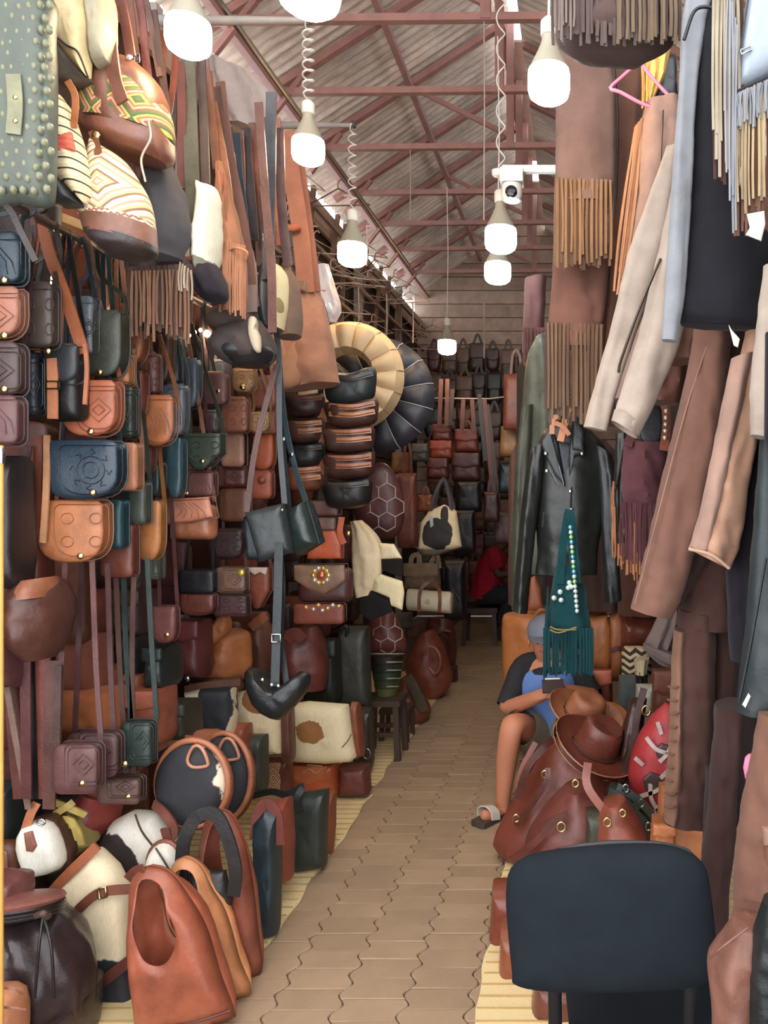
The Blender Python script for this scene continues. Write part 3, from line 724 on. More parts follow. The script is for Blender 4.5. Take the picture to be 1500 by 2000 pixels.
flap('cracked tan purse above a black cut out', (440, 846, 484, 912), 3.5, (182, 132, 104), 'R', None, 0, bc=(40, 36, 36), group='purses on the middle wall')
flap('small maroon coin pouch with a round snap hanging low', (305, 1182, 352, 1254), 2.9, (118, 66, 60), 'S', (326, 1240), 0, .03, strap=40)
# ---- two black crossbody bags on long straps in front
G1 = 'black crossbody bags on long straps'
th = T('crossbody_bag', 'dark grey rectangular crossbody bag hanging by a long strap', 'bag', 528, 1040, 3.12, 8, 0, 10, G1)
th.pil('body', [(480, 1000), (556, 982), (575, 1078), (508, 1098)], (60, 68, 68), .05, .05, 0, 8, wr=.003)
th.pil('side_panel', [(472, 1010), (490, 1000), (512, 1098), (480, 1094)], (36, 48, 58), .03, .06, -.03, 6)
th.rib('strap', [(482, 1000, .02), (500, 870, .02), (540, 712, .02)], (104, 70, 62), .022, .004)
th.rib('strap', [(556, 984, .01), (546, 850, .0), (545, 700, .0), (538, 640, 0)], (70, 72, 76), .022, .004)
th.dot('rivet', (551, 996), STEEL(), .006, .055)
th = T('crossbody_bag', 'glossy blackish green crossbody bag beside the dark grey one', 'bag', 590, 1030, 3.2, -25, 0, 0, G1)
th.pil('body', [(558, 1000), (600, 978), (625, 1062), (588, 1086), (566, 1075)], gloss((44, 56, 54)), .06, .06, 0, 5, wr=.004)
th.tub('edge_binding', [(600, 980), (612, 1020), (624, 1062)], (24, 28, 30), .004, .04)
th.rib('strap', [(545, 700, 0), (556, 820, .01), (578, 920, .02), (598, 980, .02)], (60, 78, 84), .026, .004)
th.rib('strap', [(545, 700, -.01), (552, 850, -.02), (566, 1000, -.02)], (54, 60, 66), .022, .004)
for q, (x, y) in enumerate(((553, 858), (569, 888))): th.dot('buckle', (x, y), STEEL(), .012, .02)
# ---- long dark strap ending in a glossy black hobo bag
th = T('hobo_bag', 'glossy black hobo bag with a long buckled strap above the cowhide totes', 'bag', 540, 1360, 3.05, 0, 0, 0)
th.pil('body', [(480, 1312), (498, 1306), (520, 1335), (552, 1338), (585, 1312), (606, 1320), (598, 1352), (560, 1398), (535, 1402), (496, 1372)], gloss((34, 38, 38)), .07, .06, 0, 4, 2, wr=.008)
th.rib('strap', [(545, 1060, -.02), (543, 1150, 0), (540, 1246, .01), (537, 1340, .03)], (52, 60, 60), .034, .004)
th.rib('strap', [(545, 1060, -.02), (552, 1150, -.03), (548, 1240, -.03), (560, 1335, .0)], (40, 44, 46), .024, .004)
th.tub('buckle', [(531, 1239), (548, 1239), (548, 1254), (531, 1254)], STEEL(), .004, .02, 1, None, True)
for q, (x, y) in enumerate(((530, 1338), (543, 1340), (512, 1328))): th.dot('ring', (x, y), STEEL(), .009, .06)
# ---- jewelled bags and the orange purse at the end of the wall
G2 = 'purses at the far end of the left wall'
th = flap('bronze flap bag with a ring of jewels on a pointed flap', (580, 1102, 681, 1158), 4.05, (164, 124, 96), [(582, 1102), (680, 1101), (681, 1130), (662, 1146), (640, 1158), (612, 1150), (582, 1130)], None, 0, .06, body=(584, 1108, 690, 1176), bc=(96, 56, 52), group=G2, strap=0)
th.dot('centre_stone', (627, 1124), gem((200, 110, 80)), .025, .07)
for k in range(10):
    a = k*PI/5; th.dot('jewel', (627+15*math.cos(a), 1124+15*math.sin(a)), gem(((236, 214, 140), (226, 222, 210), (220, 180, 90))[k % 3]), .0135, .07, None, 1)
th = flap('brick red clutch with a row of jewels below the bronze one', (580, 1177, 677, 1216), 4.05, (156, 82, 62), 'R', None, 0, .05, strap=0, group=G2)
for k, (x, y) in enumerate(((598, 1186), (612, 1190), (622, 1182), (630, 1192), (640, 1188), (650, 1182), (662, 1184))): th.dot('jewel', (x, y), gem(((236, 200, 120), (230, 225, 210))[k % 2]), .012, .06, None, 1)
th = flap('vivid orange flap purse with a tassel', (606, 1038, 672, 1090), 4.0, (214, 96, 52), [(612, 1038), (660, 1036), (672, 1060), (672, 1090), (606, 1090)], None, 0, .05, strap=0, group=G2)
th.rib('tassel', [(668, 1010, .04), (664, 1040, .06), (672, 1062, .06)], (206, 100, 56), .03, .006); th.dot('ring', (680, 1042), None, .014, .05)
flap('taupe roll clutch above the vivid orange purse', (608, 1010, 662, 1036), 4.02, (128, 92, 80), 'R', None, 0, .05, strap=0, group=G2)
flap('brown roll clutch under the belt bags', (598, 978, 668, 1007), 4.02, (120, 76, 64), 'R', None, 0, .06, strap=0, group=G2)
# ---- stacks of belt bags
def beltbag(label, box, Y, c, c2, zips=1, yaw=0, curve=6):
    x0, y0, x1, y1 = box; h = y1-y0
    th = T('belt_bag', label, 'belt bag', (x0+x1)/2, (y0+y1)/2, Y, yaw, 0, 0, 'belt bags hung in two stacks')
    o = [(x0, y0+4), ((x0+x1)/2, y0+curve), (x1-3, y0-curve*.6), (x1, y0+h*.5), (x1-8, y1-h*.12), ((x0+x1)/2, y1+curve*.6), (x0+10, y1-2), (x0+1, y0+h*.6)]
    th.pil('body', o, dark(c, .8), .075, .05, 0, 3.2, 3, wr=.003)
    for k in range(zips):
        y = y0+h*(.16+.3*k)
        th.rib('zip_band', [(x0+6, y+2, .055), ((x0+x1)/2, y+curve*.8, .088), (x1-6, y-curve*.4, .055)], c2, .026, .006)
        th.lines('zip', [[(x0+8, y+3, .06), ((x0+x1)/2, y+curve*.8+2, .092), (x1-8, y-curve*.4+1, .06)]], metal((120, 100, 70), .5), .0022)
    th.rib('belt', [(x0, y0+h*.3, .0), (x0-6, y0+h*.45, -.03), (x0-8, y0+h*.8, -.05)], c2, .03, .004)
    return th
beltbag('black green belt bag, topmost of the right stack beside the cream pouf', (634, 722, 734, 788), 3.95, (52, 60, 60), (44, 50, 50), 1, 0, 8)
beltbag('brown belt bag with tan zip bands, second of the right stack', (637, 782, 738, 834), 3.95, (112, 72, 60), (186, 122, 84), 2)
beltbag('brown belt bag with tan zip bands, third of the right stack', (635, 834, 731, 884), 3.95, (112, 74, 62), (186, 122, 88), 2, 0, 3)
beltbag('brown belt bag with tan zip bands, fourth of the right stack', (635, 884, 731, 936), 3.95, (106, 66, 54), (176, 108, 76), 2, 0, 3)
beltbag('black belt bag, lowest of the right stack', (634, 936, 726, 992), 3.95, (50, 46, 42), (70, 66, 60), 1, 0, 3)
beltbag('dark brown belt bag, topmost of the left stack under the tan tote', (560, 770, 634, 816), 4.0, (98, 66, 58), (136, 88, 72), 1, 0, 2)
beltbag('tan banded belt bag, second of the left stack', (562, 818, 634, 866), 4.0, (124, 86, 68), (188, 126, 82), 2, 0, 2)
beltbag('black green belt bag, third of the left stack', (566, 866, 634, 914), 4.0, (52, 56, 52), (46, 50, 48), 1, 0, 2)
beltbag('orange tan belt bag, lowest of the left stack', (562, 908, 632, 960), 4.02, (186, 110, 72), (204, 132, 92), 2, 0, 2)
# ================================================================== left stall: bags hung high under the eave
G3 = 'bags hung high on the left'
# studded grey leather bag
th = T('studded_bag', 'grey green leather bag covered in raised oval studs at the top left corner', 'bag', 40, 200, 2.02, 6, 0, 0, G3)
SG = leather((86, 94, 82), .36, .2)
th.pil('body', [(-70, -30), (95, -20), (106, 60), (109, 200), (107, 330), (104, 392), (92, 408), (40, 398), (-70, 372)], SG, .05, .04, 0, 8, 2)
mb = MB()
for j in range(17):
    for i in range(8):
        x, y = -58+i*21+(10 if j % 2 else 0)+R.uniform(-3, 3), -12+j*24+R.uniform(-4, 4)
        if x > 100 or (8 < x < 48 and 140 < y < 270): continue
        q = th.l(x, y, .043); mb.lathe([(.0085, -.003), (.0075, .004), (.004, .008), (.001, .009)], q, Matrix.Rotation(PI/2, 3, 'X'), 8, 1, 1.5)
th.out(mb, 'studs', leather((134, 134, 104), .3, .2), kind='stuff')
tg = th.rib('tab', [(26, 145, .054), (30, 205, .056), (26, 262, .054)], (140, 140, 104), .036, .004)
for y in (190, 236): th.dot('rivet', (30, y), BRASS(), .006, .058, tg)
th.rib('strap', [(-20, 374, .0), (20, 410, .01), (40, 450, .02), (70, 510, .02)], (50, 40, 36), .016, .004)
# cream bag above
th = T('cream_bag', 'cream and grey pointed leather bag hanging at the top left', 'bag', 150, 60, 2.2, 0, 0, 0, G3)
th.pil('body', [(108, -30), (165, -30), (178, 60), (172, 152), (140, 120), (108, 72)], leather((212, 186, 132), .5), .05, .04, 0, 5, 1, wr=.006)
th.pil('side_panel', [(160, -30), (200, -30), (206, 60), (200, 110), (178, 122), (174, 60)], leather((160, 148, 120), .5), .05, .05, -.03, 5, 1, wr=.006)
th.pil('underside', [(108, 76), (150, 108), (173, 154), (140, 165), (108, 160)], leather((104, 90, 74)), .03, .03, -.02, 5)
th.tub('piping', [(106, 68), (130, 88), (152, 102), (172, 150)], (52, 44, 38), .003, .05)
# striped kilim bag
th = T('kilim_bag', 'cream kilim bag with thin black stripes and a red band', 'bag', 145, 290, 2.15, 0, 0, 0, G3)
th.pil('body', [(108, 190), (128, 200), (148, 250), (165, 320), (174, 372), (166, 398), (140, 372), (116, 360), (108, 300)], kilim([(222, 200, 160), (216, 192, 150), (60, 48, 44), (220, 200, 160), (214, 190, 148), (228, 206, 168)], 34, 'stripe'), .05, .05, 0, 4, 2, wr=.004)
th.pil('red_band', [(122, 284), (158, 272), (164, 306), (128, 316)], kilim([(214, 92, 70), (226, 110, 84)], 60, 'stripe'), .012, .02, .042, 5)
th.pil('base', [(104, 358), (132, 352), (160, 402), (120, 404), (104, 400)], (62, 64, 60), .05, .04, 0, 5)
th.rib('strap', [(132, 158, .02), (147, 190, .02), (144, 250, .02)], (212, 128, 74), .018, .004)
# brown backpack with kilim band
th = T('backpack', 'brown leather backpack with a green and yellow woven diamond band', 'backpack', 240, 215, 2.36, -6, 0, 8, G3)
th.lof('body', [(186, 128, 262, 118, .05), (176, 160, 300, 158, .1), (160, 205, 318, 205, .12), (154, 250, 326, 262, .125), (162, 276, 326, 298, .12), (190, 290, 316, 314, .08)], (128, 80, 60), .1, .06, 7, 30)
th.lof('kilim_band', [(184, 172, 306, 180, .115), (171, 205, 320, 212, .131), (160, 238, 327, 250, .136), (160, 255, 327, 268, .132)], kilim([(98, 108, 62), (84, 100, 64), (214, 178, 84), (176, 108, 80), (206, 160, 130), (150, 92, 68)], 26, 'tile', .01, .0, 1.2), .12, .0, 5, 36, 4, False)
th.lof('base_panel', [(163, 262, 327, 276, .134), (168, 280, 326, 300, .13), (196, 292, 316, 316, .09)], (136, 82, 60), .1, .02, 5, 30)
th.rib('strap', [(206, -30, .06), (214, 60, .09), (224, 150, .125), (240, 200, .145)], (128, 74, 56), .038, .006, 0, 4)
th.rib('strap', [(228, -30, .0), (244, 40, .03), (256, 112, .05)], (120, 70, 54), .03, .006)
th.tub('drawcord', [(290, 235, .13), (294, 270, .14), (276, 310, .13), (284, 355, .12)], (196, 176, 150), .003)
th.dot('snap', (252, 113), STEEL(), .012, .06)
# cream kilim bucket bag
th = T('bucket_bag', 'cream woven bucket bag with nested diamonds and a brown leather base', 'bag', 232, 400, 2.26, 0, 0, -6, G3)
th.lof('woven_body', [(180, 276, 200, 286, .03), (174, 320, 240, 312, .06), (172, 352, 268, 352, .085), (170, 385, 286, 386, .095), (162, 405, 292, 408, .1), (166, 432, 296, 442, .1)], kilim([(222, 200, 160), (182, 150, 118), (226, 206, 168), (206, 180, 120), (140, 104, 84), (228, 210, 176)], 17, 'diamond', .0, .03, .8), .09, .03, 5, 30)
th.lof('zigzag_trim', [(165, 424, 296, 436, .103), (168, 436, 297, 448, .103)], kilim([(214, 196, 166), (146, 96, 72)], 70, 'zig', 0, 0, 1), .1, 0, 5, 30, 3, False)
th.lof('leather_band', [(167, 432, 297, 444, .104), (176, 462, 300, 484, .1)], (142, 94, 74), .1, .0, 5, 30, 3, False)
th.lof('base', [(175, 458, 300, 480, .1), (190, 484, 298, 494, .09), (212, 500, 284, 504, .05)], (70, 58, 56), .09, .02, 5, 30)
th.rib('strap', [(180, 256, .02), (186, 275, .03), (192, 300, .07)], (150, 92, 64), .022, .005)
th.dot('ring', (188, 264), BRASS(), .013, .03)
# dark charcoal slouch bag
th = T('slouch_bag', 'charcoal suede slouch bag behind the woven bucket bag', 'bag', 320, 410, 2.55, 0, 0, 0, G3)
th.lof('body', [(300, 300, 320, 302, .04), (288, 350, 346, 360, .08), (284, 410, 358, 400, .1), (288, 470, 362, 450, .1), (296, 508, 350, 506, .06)], suede((82, 78, 80)), .09, .06)
th.pil('brown_panel', [(284, 310), (300, 318), (306, 345), (300, 372), (286, 362)], (140, 86, 66), .03, .03, .05, 3, 2)
th.rib('strap', [(318, 302, 0), (326, 250, -.02), (340, 150, -.03), (345, 60, -.03)], (112, 62, 52), .02, .005)
# white hair-on bag with grey green straps
th = T('hair_on_bag', 'long white hair on hide bag with a dark fur base', 'bag', 404, 450, 2.7, 0, 0, 0, G3)
th.lof('body', [(386, 356, 400, 362, .03), (388, 400, 424, 372, .06), (386, 450, 424, 440, .08), (384, 500, 422, 500, .08), (388, 535, 416, 540, .06), (396, 548, 410, 549, .03)], hide((214, 212, 190), (120, 118, 100), [(.0, -.17, .05, .06)], .5), .07, .05)
th.lof('fur_base', [(392, 535, 424, 520, .07), (388, 560, 438, 550, .09), (396, 582, 440, 578, .07), (404, 590, 428, 588, .04)], suede((48, 42, 50)), .08, .1, 7)
th.rib('strap', [(366, 90, 0), (372, 240, 0), (376, 360, .02), (384, 480, .04)], (92, 92, 78), .05, .006)
th.rib('strap', [(392, 100, -.02), (398, 240, -.02), (402, 360, .0)], (76, 62, 58), .03, .006)
# tan fringed bag
th = T('fringed_bag', 'orange tan suede bag with long fringe and knotted thongs', 'bag', 450, 480, 2.85, 0, 0, 0, G3)
th.lof('body', [(424, 320, 436, 318, .02), (428, 400, 452, 390, .04), (432, 480, 470, 470, .06), (436, 560, 478, 560, .06), (440, 608, 478, 610, .05)], suede((172, 114, 80)), .05, .1, 7)
th.fri('fringe', (430, 470), (480, 480), .24, suede((176, 118, 84)), 26, .007, .06, .12)
th.fri('fringe', (422, 330), (440, 340), .34, suede((168, 108, 78)), 8, .009, .05, .1, None, .003, .02)
th.tub('thong', [(448, 488, .06), (462, 484, .09), (482, 492, .09), (480, 506, .07)], suede((206, 136, 96)), .005)
th.rib('strap', [(396, 90, 0), (410, 200, 0), (424, 330, .01)], (150, 96, 70), .03, .006)
th.rib('strap', [(414, 200, -.02), (438, 330, -.01), (456, 470, .01)], (156, 102, 74), .036, .006)
# dark fringe bag
th = T('fringed_bag', 'dark brown bag with long black and brown fringe below the bucket bag', 'bag', 312, 580, 2.62, 0, 0, 0, G3)
th.lof('body', [(252, 512, 372, 508, .05), (250, 560, 372, 560, .07), (258, 620, 368, 620, .07), (272, 645, 350, 645, .05)], (64, 48, 44), .06, .08)
th.fri('fringe', (250, 522), (374, 516), .22, suede((82, 62, 52)), 34, .010, .075, .14)
th.fri('fringe', (256, 530), (372, 526), .21, suede((128, 88, 64)), 16, .008, .085, .2)
th.fri('tassels', (350, 510), (376, 530), .1, suede((176, 156, 130)), 5, .006, .09, .3)
# two slouchy suede pouches with a wide strap
th = T('suede_pouch', 'soft grey brown suede pouch, upper of two below the fringe', 'bag', 458, 625, 3.0, 0, 0, 0, G3)
th.lof('body', [(414, 604, 500, 600, .05), (408, 622, 506, 618, .1), (412, 642, 500, 640, .09), (436, 652, 480, 652, .04)], suede((106, 88, 80)), .08, .05)
th.rib('strap', [(446, 300, -.02), (462, 420, 0), (488, 520, .03), (490, 610, .06)], suede((142, 118, 108)), .05, .006)
th.rib('strap', [(430, 160, -.02), (448, 300, -.01), (476, 440, .02), (498, 600, .05)], suede((120, 84, 72)), .036, .006)
th = T('suede_pouch', 'larger dark suede pouch with a fur tag, lower of two', 'bag', 475, 678, 2.95, 0, 0, 0, G3)
th.lof('body', [(424, 648, 508, 628, .06), (418, 672, 530, 660, .12), (428, 698, 534, 690, .12), (456, 714, 524, 710, .07)], suede((84, 72, 68)), .1, .06)
th.lof('base', [(420, 680, 532, 672, .124), (430, 700, 535, 692, .122), (458, 716, 524, 712, .07)], leather((50, 50, 52)), .1, .03)
th.pil('fur_tag', [(508, 634), (518, 630), (524, 640), (522, 652), (530, 668), (530, 698), (518, 694), (508, 664)], suede((206, 188, 156)), .02, .02, .1, 3, 2)
th.rib('strap', [(505, 200, 0), (516, 360, 0), (530, 520, .02), (532, 650, .05)], (104, 66, 58), .032, .006)
# dark bag with a white hide gusset
th = T('gusset_bag', 'black bag with a cream hair on gusset beside the tan tote', 'bag', 548, 590, 3.05, 0, 0, 0, G3)
th.lof('front', [(510, 520, 534, 514, .03), (506, 560, 540, 540, .06), (504, 600, 541, 600, .07), (512, 638, 540, 640, .05)], leather((58, 58, 62)), .06, .03)
th.lof('hide_gusset', [(536, 518, 548, 520, .03), (539, 545, 562, 545, .06), (540, 600, 564, 600, .07), (540, 640, 556, 646, .05)], hide((216, 198, 152), (150, 128, 88), [(.01, -.02, .012, .03)], .5), .06, .03, off=-.02)
th.lof('back_panel', [(550, 515, 566, 520, .03), (556, 560, 582, 560, .06), (552, 620, 588, 620, .07), (548, 662, 586, 655, .06)], suede((128, 100, 80)), .06, .03, off=-.08)
th.rib('strap', [(530, 180, 0), (528, 350, 0), (524, 500, .03), (522, 545, .07)], (84, 84, 88), .042, .006)
th.rib('strap', [(546, 250, -.06), (550, 400, -.05), (562, 520, -.03)], (96, 68, 66), .036, .006)
th.dot('rivet', (524, 540), STEEL(), .008, .078)
# big tan tote
th = T('tote_bag', 'large orange tan suede tote with a wide knotted strap', 'bag', 600, 660, 3.7, 0, 0, 0, G3)
th.lof('body', [(566, 560, 622, 566, .05), (552, 610, 636, 610, .1), (546, 660, 648, 660, .13), (544, 720, 658, 720, .14), (548, 764, 662, 748, .1)], suede((176, 120, 90)), .12, .09, 6, 34)
th.pil('outer_pocket', [(546, 664), (570, 662), (584, 700), (600, 668), (606, 720), (600, 756), (562, 766), (544, 740)], suede((186, 132, 96)), .04, .05, .1, 4, 2)
th.rib('strap', [(558, 256, 0), (570, 340, .02), (588, 460, .04), (598, 572, .06)], suede((170, 110, 86)), .08, .008)
th.rib('strap', [(574, 262, -.02), (590, 360, 0), (606, 480, .02), (616, 570, .03)], suede((158, 100, 78)), .05, .008)
th.tub('knot', [(552, 440, .06), (566, 446, .08), (586, 442, .07)], suede((186, 106, 76)), .018)
th.pil('buckle_tab', [(594, 560), (614, 562), (612, 582), (596, 580)], (140, 104, 70), .012, .01, .1, 6)
# loose straps hanging from the high rail
STR = [(268, -20, 292, 170, 14, mar, 2.5), (300, 20, 332, 250, 12, drk, 2.5), (318, 60, 322, 300, 14, brn, 2.55), (352, 120, 356, 380, 16, (108, 60, 50), 2.7), (340, 140, 334, 420, 10, (70, 54, 50), 2.75),
       (446, 250, 470, 420, 16, (84, 62, 58), 3.1), (462, 260, 482, 480, 14, nav, 3.1), (480, 250, 496, 470, 18, (60, 56, 62), 3.15), (492, 240, 508, 520, 12, (112, 72, 62), 3.2), (512, 230, 520, 470, 16, (80, 60, 60), 3.2),
       (540, 230, 546, 480, 14, (150, 92, 74), 3.3), (422, 170, 440, 400, 16, (98, 72, 62), 2.95), (378, 130, 384, 360, 12, (128, 72, 54), 2.8), (408, 140, 432, 380, 12, (156, 90, 66), 2.9), (285, 0, 312, 150, 10, (96, 70, 60), 2.5), (250, -20, 268, 120, 12, (110, 66, 50), 2.48),
       (570, 280, 600, 480, 14, (150, 88, 66), 3.8), (470, 255, 476, 440, 10, (120, 80, 66), 3.12)]
for i, (x0, y0, x1, y1, w, c, Y) in enumerate(STR):
    th = T('leather_strap', '%s in the bundle of straps below the nearest left bulb, %s from the left' % (('maroon strap', 'dark strap', 'brown strap')[0 if c[0] > c[2]*1.7 and c[0] < 130 else 1 if sum(c) < 230 else 2], ORD[sorted(q[0] for q in STR).index(x0)]), 'strap', x0, y0, Y, group='loose straps hung high on the left')
    th.rib('strap', [(x0, y0, 0), ((x0*2+x1)/3+R.uniform(-3, 3), (y0*2+y1)/3, .01), ((x0+2*x1)/3, (y0+2*y1)/3, .0), (x1, y1, .01)], c, w*th.k*1.05, .006)
    if i % 3 == 0: th.tub('buckle', [(x1-w*.4, y1-14), (x1+w*.4, y1-14), (x1+w*.4, y1+2), (x1-w*.4, y1+2)], STEEL(), .002, .014, 1, None, True)
# string of small lights between the straps
for i, (x, y, r) in enumerate(((101, 538, .013), (112, 572, .02), (98, 552, .005), (118, 553, .005), (368, 655, .01), (379, 649, .01), (405, 652, .015), (392, 645, .008))):
    Y = 2.6 if x < 200 else 3.3; th = T('fairy_light', ('%s of the small lamps glinting behind the flap bags near the left edge' % ('second', 'largest', 'first tiny one', 'last tiny one')[i % 4], '%s of the small lamps glinting between the purses and the fringe' % ('leftmost', 'second', 'largest', 'third')[i % 4])[x > 200], 'lamp', x, y, Y, group=('left', 'inner')[x > 200]+' cluster of small lights')
    mb = MB(); mb.lathe([(r*.3, -r), (r*.8, -r*.6), (r, 0), (r*.8, r*.6), (r*.4, r)], n=12); th.out(mb, 'bulb', glow(WARM, 30)); mb = MB(); mb.tube([(0, 0, r), (.002, 0, .06)], .002, 6); th.out(mb, 'cord', (60, 50, 44))
# clear plastic bags with a pink tie behind the tan tote
th = T('plastic_bag', 'translucent pale plastic bag with a red tie beside the tan tote', 'plastic bag', 640, 580, 4.2)
th.lof('film', [(608, 520, 640, 516, .02), (604, 556, 652, 556, .05), (620, 600, 664, 600, .06), (636, 630, 656, 630, .02)], paint((196, 182, 176), .25, .1), .05, .2, 7)
th.lof('tie', [(612, 570, 636, 568, .03), (618, 586, 634, 586, .035)], paint((206, 70, 84), .5), .03, off=.05)
# ================================================================== middle: poufs, hides, far goods
def pouf(label, px, py, Y, ro, ri, c, seam, n, a0=0, yaw=0, cat_='pouf', gem_=None, hexes=False, name='leather_pouf', t=.06, sr=.003):
    """flat round leather pouf cover sewn from wedge panels; ro, ri in pixels"""
    th = T(name, label, cat_, px, py, Y, yaw); k = th.k
    for i in range(n):
        a, b = a0+2*PI*i/n, a0+2*PI*(i+1)/n; vs = []; fs = []; na, nr = 4, 6
        for s_ in (-1, 1):
            for j in range(nr+1):
                f = j/nr; r = (ri+(ro-ri)*f)*k; bulge = t*(max(0, 1-(2*f-1)**4))**.5
                for m in range(na+1):
                    g = a+(b-a)*m/na; puff = 1-.28*abs(2*m/na-1)**3
                    vs.append((r*math.cos(g), s_*bulge*puff, r*math.sin(g)))
        L = (nr+1)*(na+1)
        for q in (0, 1):
            for j in range(nr):
                for m in range(na):
                    x = q*L+j*(na+1)+m; fc = (x, x+1, x+na+2, x+na+1); fs.append(fc if q == 0 else fc[::-1])
        mb = MB(); mb.add(vs, fs); th.out(mb, 'panel', c)
    if seam:
        mb = MB()
        for i in range(n):
            a = a0+2*PI*i/n; mb.tube([((ri+(ro-ri)*f)*k*math.cos(a), -t*.74*(max(0, 1-(2*f-1)**4))**.5-.002, (ri+(ro-ri)*f)*k*math.sin(a)) for f in (0, .15, .4, .65, .9, 1)], sr, 5)
        th.out(mb, 'stitching', asmat(seam))
    return th
pouf('cream leather pouf cover with radial seams, hanging beside the belt bags', 682, 736, 4.5, 108, 44, leather((226, 190, 142), .5, .12), leather((196, 156, 112)), 15, .1, t=.09)
pouf('black leather pouf cover with pale seams behind the cream one', 735, 772, 4.75, 114, 40, leather((58, 56, 64), .45, .2), leather((196, 190, 186)), 14, .2, t=.08)
def hexlines(th, px0, px1, py0, py1, s, inside, off):
    L = []
    for j in range(int((py1-py0)/(s*1.5))+2):
        for i in range(int((px1-px0)/(s*1.732))+2):
            cx, cy = px0+(i+.5*(j % 2))*s*1.732, py0+j*s*1.5
            p = [(cx+s*math.sin(q*PI/3), cy+s*math.cos(q*PI/3)) for q in range(4)]
            for a, b in zip(p, p[1:]):
                if inside(*a) and inside(*b): L.append([a, b])
    return L
def hexpouf(label, out, Y, c, s, yaw=0, t=.08, medal=True, p=3, ctr=None):
    xs = [q[0] for q in out]; ys = [q[1] for q in out]; cx, cy = sum(xs)/len(xs), sum(ys)/len(ys)
    th = T('leather_pouf', label, 'pouf', cx, cy, Y, yaw); th.pil('cover', out, c, t, t, 0, p, 3)
    rx, ry = (max(xs)-min(xs))/2, (max(ys)-min(ys))/2
    ins = lambda x, y: ((x-cx)/rx)**2+((y-cy)/ry)**2 < .92
    mb = MB()
    for a, b in hexlines(th, min(xs), max(xs), min(ys), max(ys), s, ins, 0):
        def pt(q):
            r = (((q[0]-cx)/rx)**2+((q[1]-cy)/ry)**2)**.5; return th.l(q[0], q[1], t*max(0, 1-r**p)**.5+.003)
        mb.tube([pt((a[0]+(b[0]-a[0])*f, a[1]+(b[1]-a[1])*f)) for f in (0, .5, 1)], .0035, 5)
    th.out(mb, 'stitching', leather((214, 190, 172)), kind='stuff'); return th
hexpouf('maroon leather pouf with a honeycomb of pale stitching below the black one', [(690, 990), (704, 940), (732, 905), (762, 912), (786, 960), (790, 1010), (776, 1046), (744, 1052), (708, 1040)], 4.75, (102, 58, 56), 19)
hexpouf('reddish leather pouf with honeycomb stitching standing on the green basket', [(716, 1250), (722, 1214), (756, 1190), (772, 1202), (792, 1248), (790, 1272), (756, 1280), (722, 1276)], 5.0, (126, 66, 58), 16)
# green ringed basket on a dark wooden stool
th = T('basket', 'dark green banded basket with pale rims on the wooden stool', 'basket', 756, 1316, 4.9); k = th.k
for j in range(5):
    y = 1277+j*16; w = 33-j*2.5; th.lof('band', [(756-w, y, 756+w, y, w*k), (756-w+1.5, y+15, 756+w-1.5, y+15, (w-1.5)*k)], leather(((56, 44, 42), (46, 52, 44), (54, 66, 44), (62, 72, 44), (96, 98, 52))[j]), .1, 0, 5, 24, 2)
    th.lines('rim', [[(756+w*math.cos(a), y, w*k*math.sin(a)) for a in [PI*q/10 for q in range(-10, 11)]]], leather((186, 180, 150)), .004, 0, None, 6, 1)
th = T('stool', 'small dark wooden stool beside the aisle carrying the green basket', 'stool', 752, 1460, 4.85); k = th.k; WD = paint((70, 50, 40), .6)
zb = -th.O.z
mb = MB(); mb.box((0, 0, th.l(752, 1366).z), (.24, .24, .035)); th.out(mb, 'seat', WD, smooth=False)
for a, b in ((-1, -1), (1, -1), (-1, 1), (1, 1)):
    mb = MB(); bar(mb, (a*.09, b*.09, th.l(752, 1370).z), (a*.105, b*.105, zb), .035); th.out(mb, 'leg', WD, smooth=False)
for b in (-1, 1): mb = MB(); bar(mb, (-.1, b*.1, zb+.16), (.1, b*.1, zb+.16), .025); th.out(mb, 'stretcher', WD, smooth=False)
th = T('stool', 'low dark wooden footstool just behind the basket stool', 'stool', 776, 1430, 5.2); zb = -th.O.z
mb = MB(); mb.box((0, 0, zb+.2), (.2, .2, .03)); th.out(mb, 'seat', WD, smooth=False)
for a, b in ((-1, -1), (1, -1), (-1, 1), (1, 1)): mb = MB(); bar(mb, (a*.08, b*.08, zb+.19), (a*.085, b*.085, zb), .028); th.out(mb, 'leg', WD, smooth=False)
# hanging hides and hide bags
th = T('cowhide', 'cream cowhide with a black band draped at the end of the left wall', 'hide', 720, 1090, 4.4, -10)
th.lof('hide', [(684, 1018, 706, 1016, .02), (690, 1050, 735, 1046, .05), (690, 1100, 748, 1080, .06), (692, 1140, 745, 1120, .05), (696, 1168, 730, 1160, .03)], hide((232, 210, 170), (226, 200, 160), [(0, 0, .02, .02)], .5), .05, .15, 6)
th.pil('front_leg', [(744, 1060), (772, 1062), (788, 1090), (748, 1092)], hide((232, 212, 172), (226, 200, 160), [(0, 0, .01, .01)], .5, tag=2), .02, .02, .02, 5)
th.pil('black_patch', [(747, 1090), (788, 1092), (787, 1128), (748, 1112)], suede((42, 36, 32)), .02, .02, .015, 5)
th.pil('lower_flank', [(736, 1130), (748, 1120), (790, 1134), (794, 1156), (790, 1190), (770, 1182), (774, 1170), (732, 1152)], hide((228, 212, 168), (206, 186, 140), [(.06, -.15, .02, .03)], .5, tag=3), .02, .02, .03, 5, 1)
th.pil('black_tail', [(704, 1166), (726, 1150), (772, 1174), (765, 1196), (724, 1212), (706, 1196)], suede((40, 38, 40)), .02, .02, .01, 5)
th = T('tote_bag', 'cream and black cowhide tote hanging over the far end of the aisle', 'bag', 860, 1015, 5.6, 0, 0, 0)
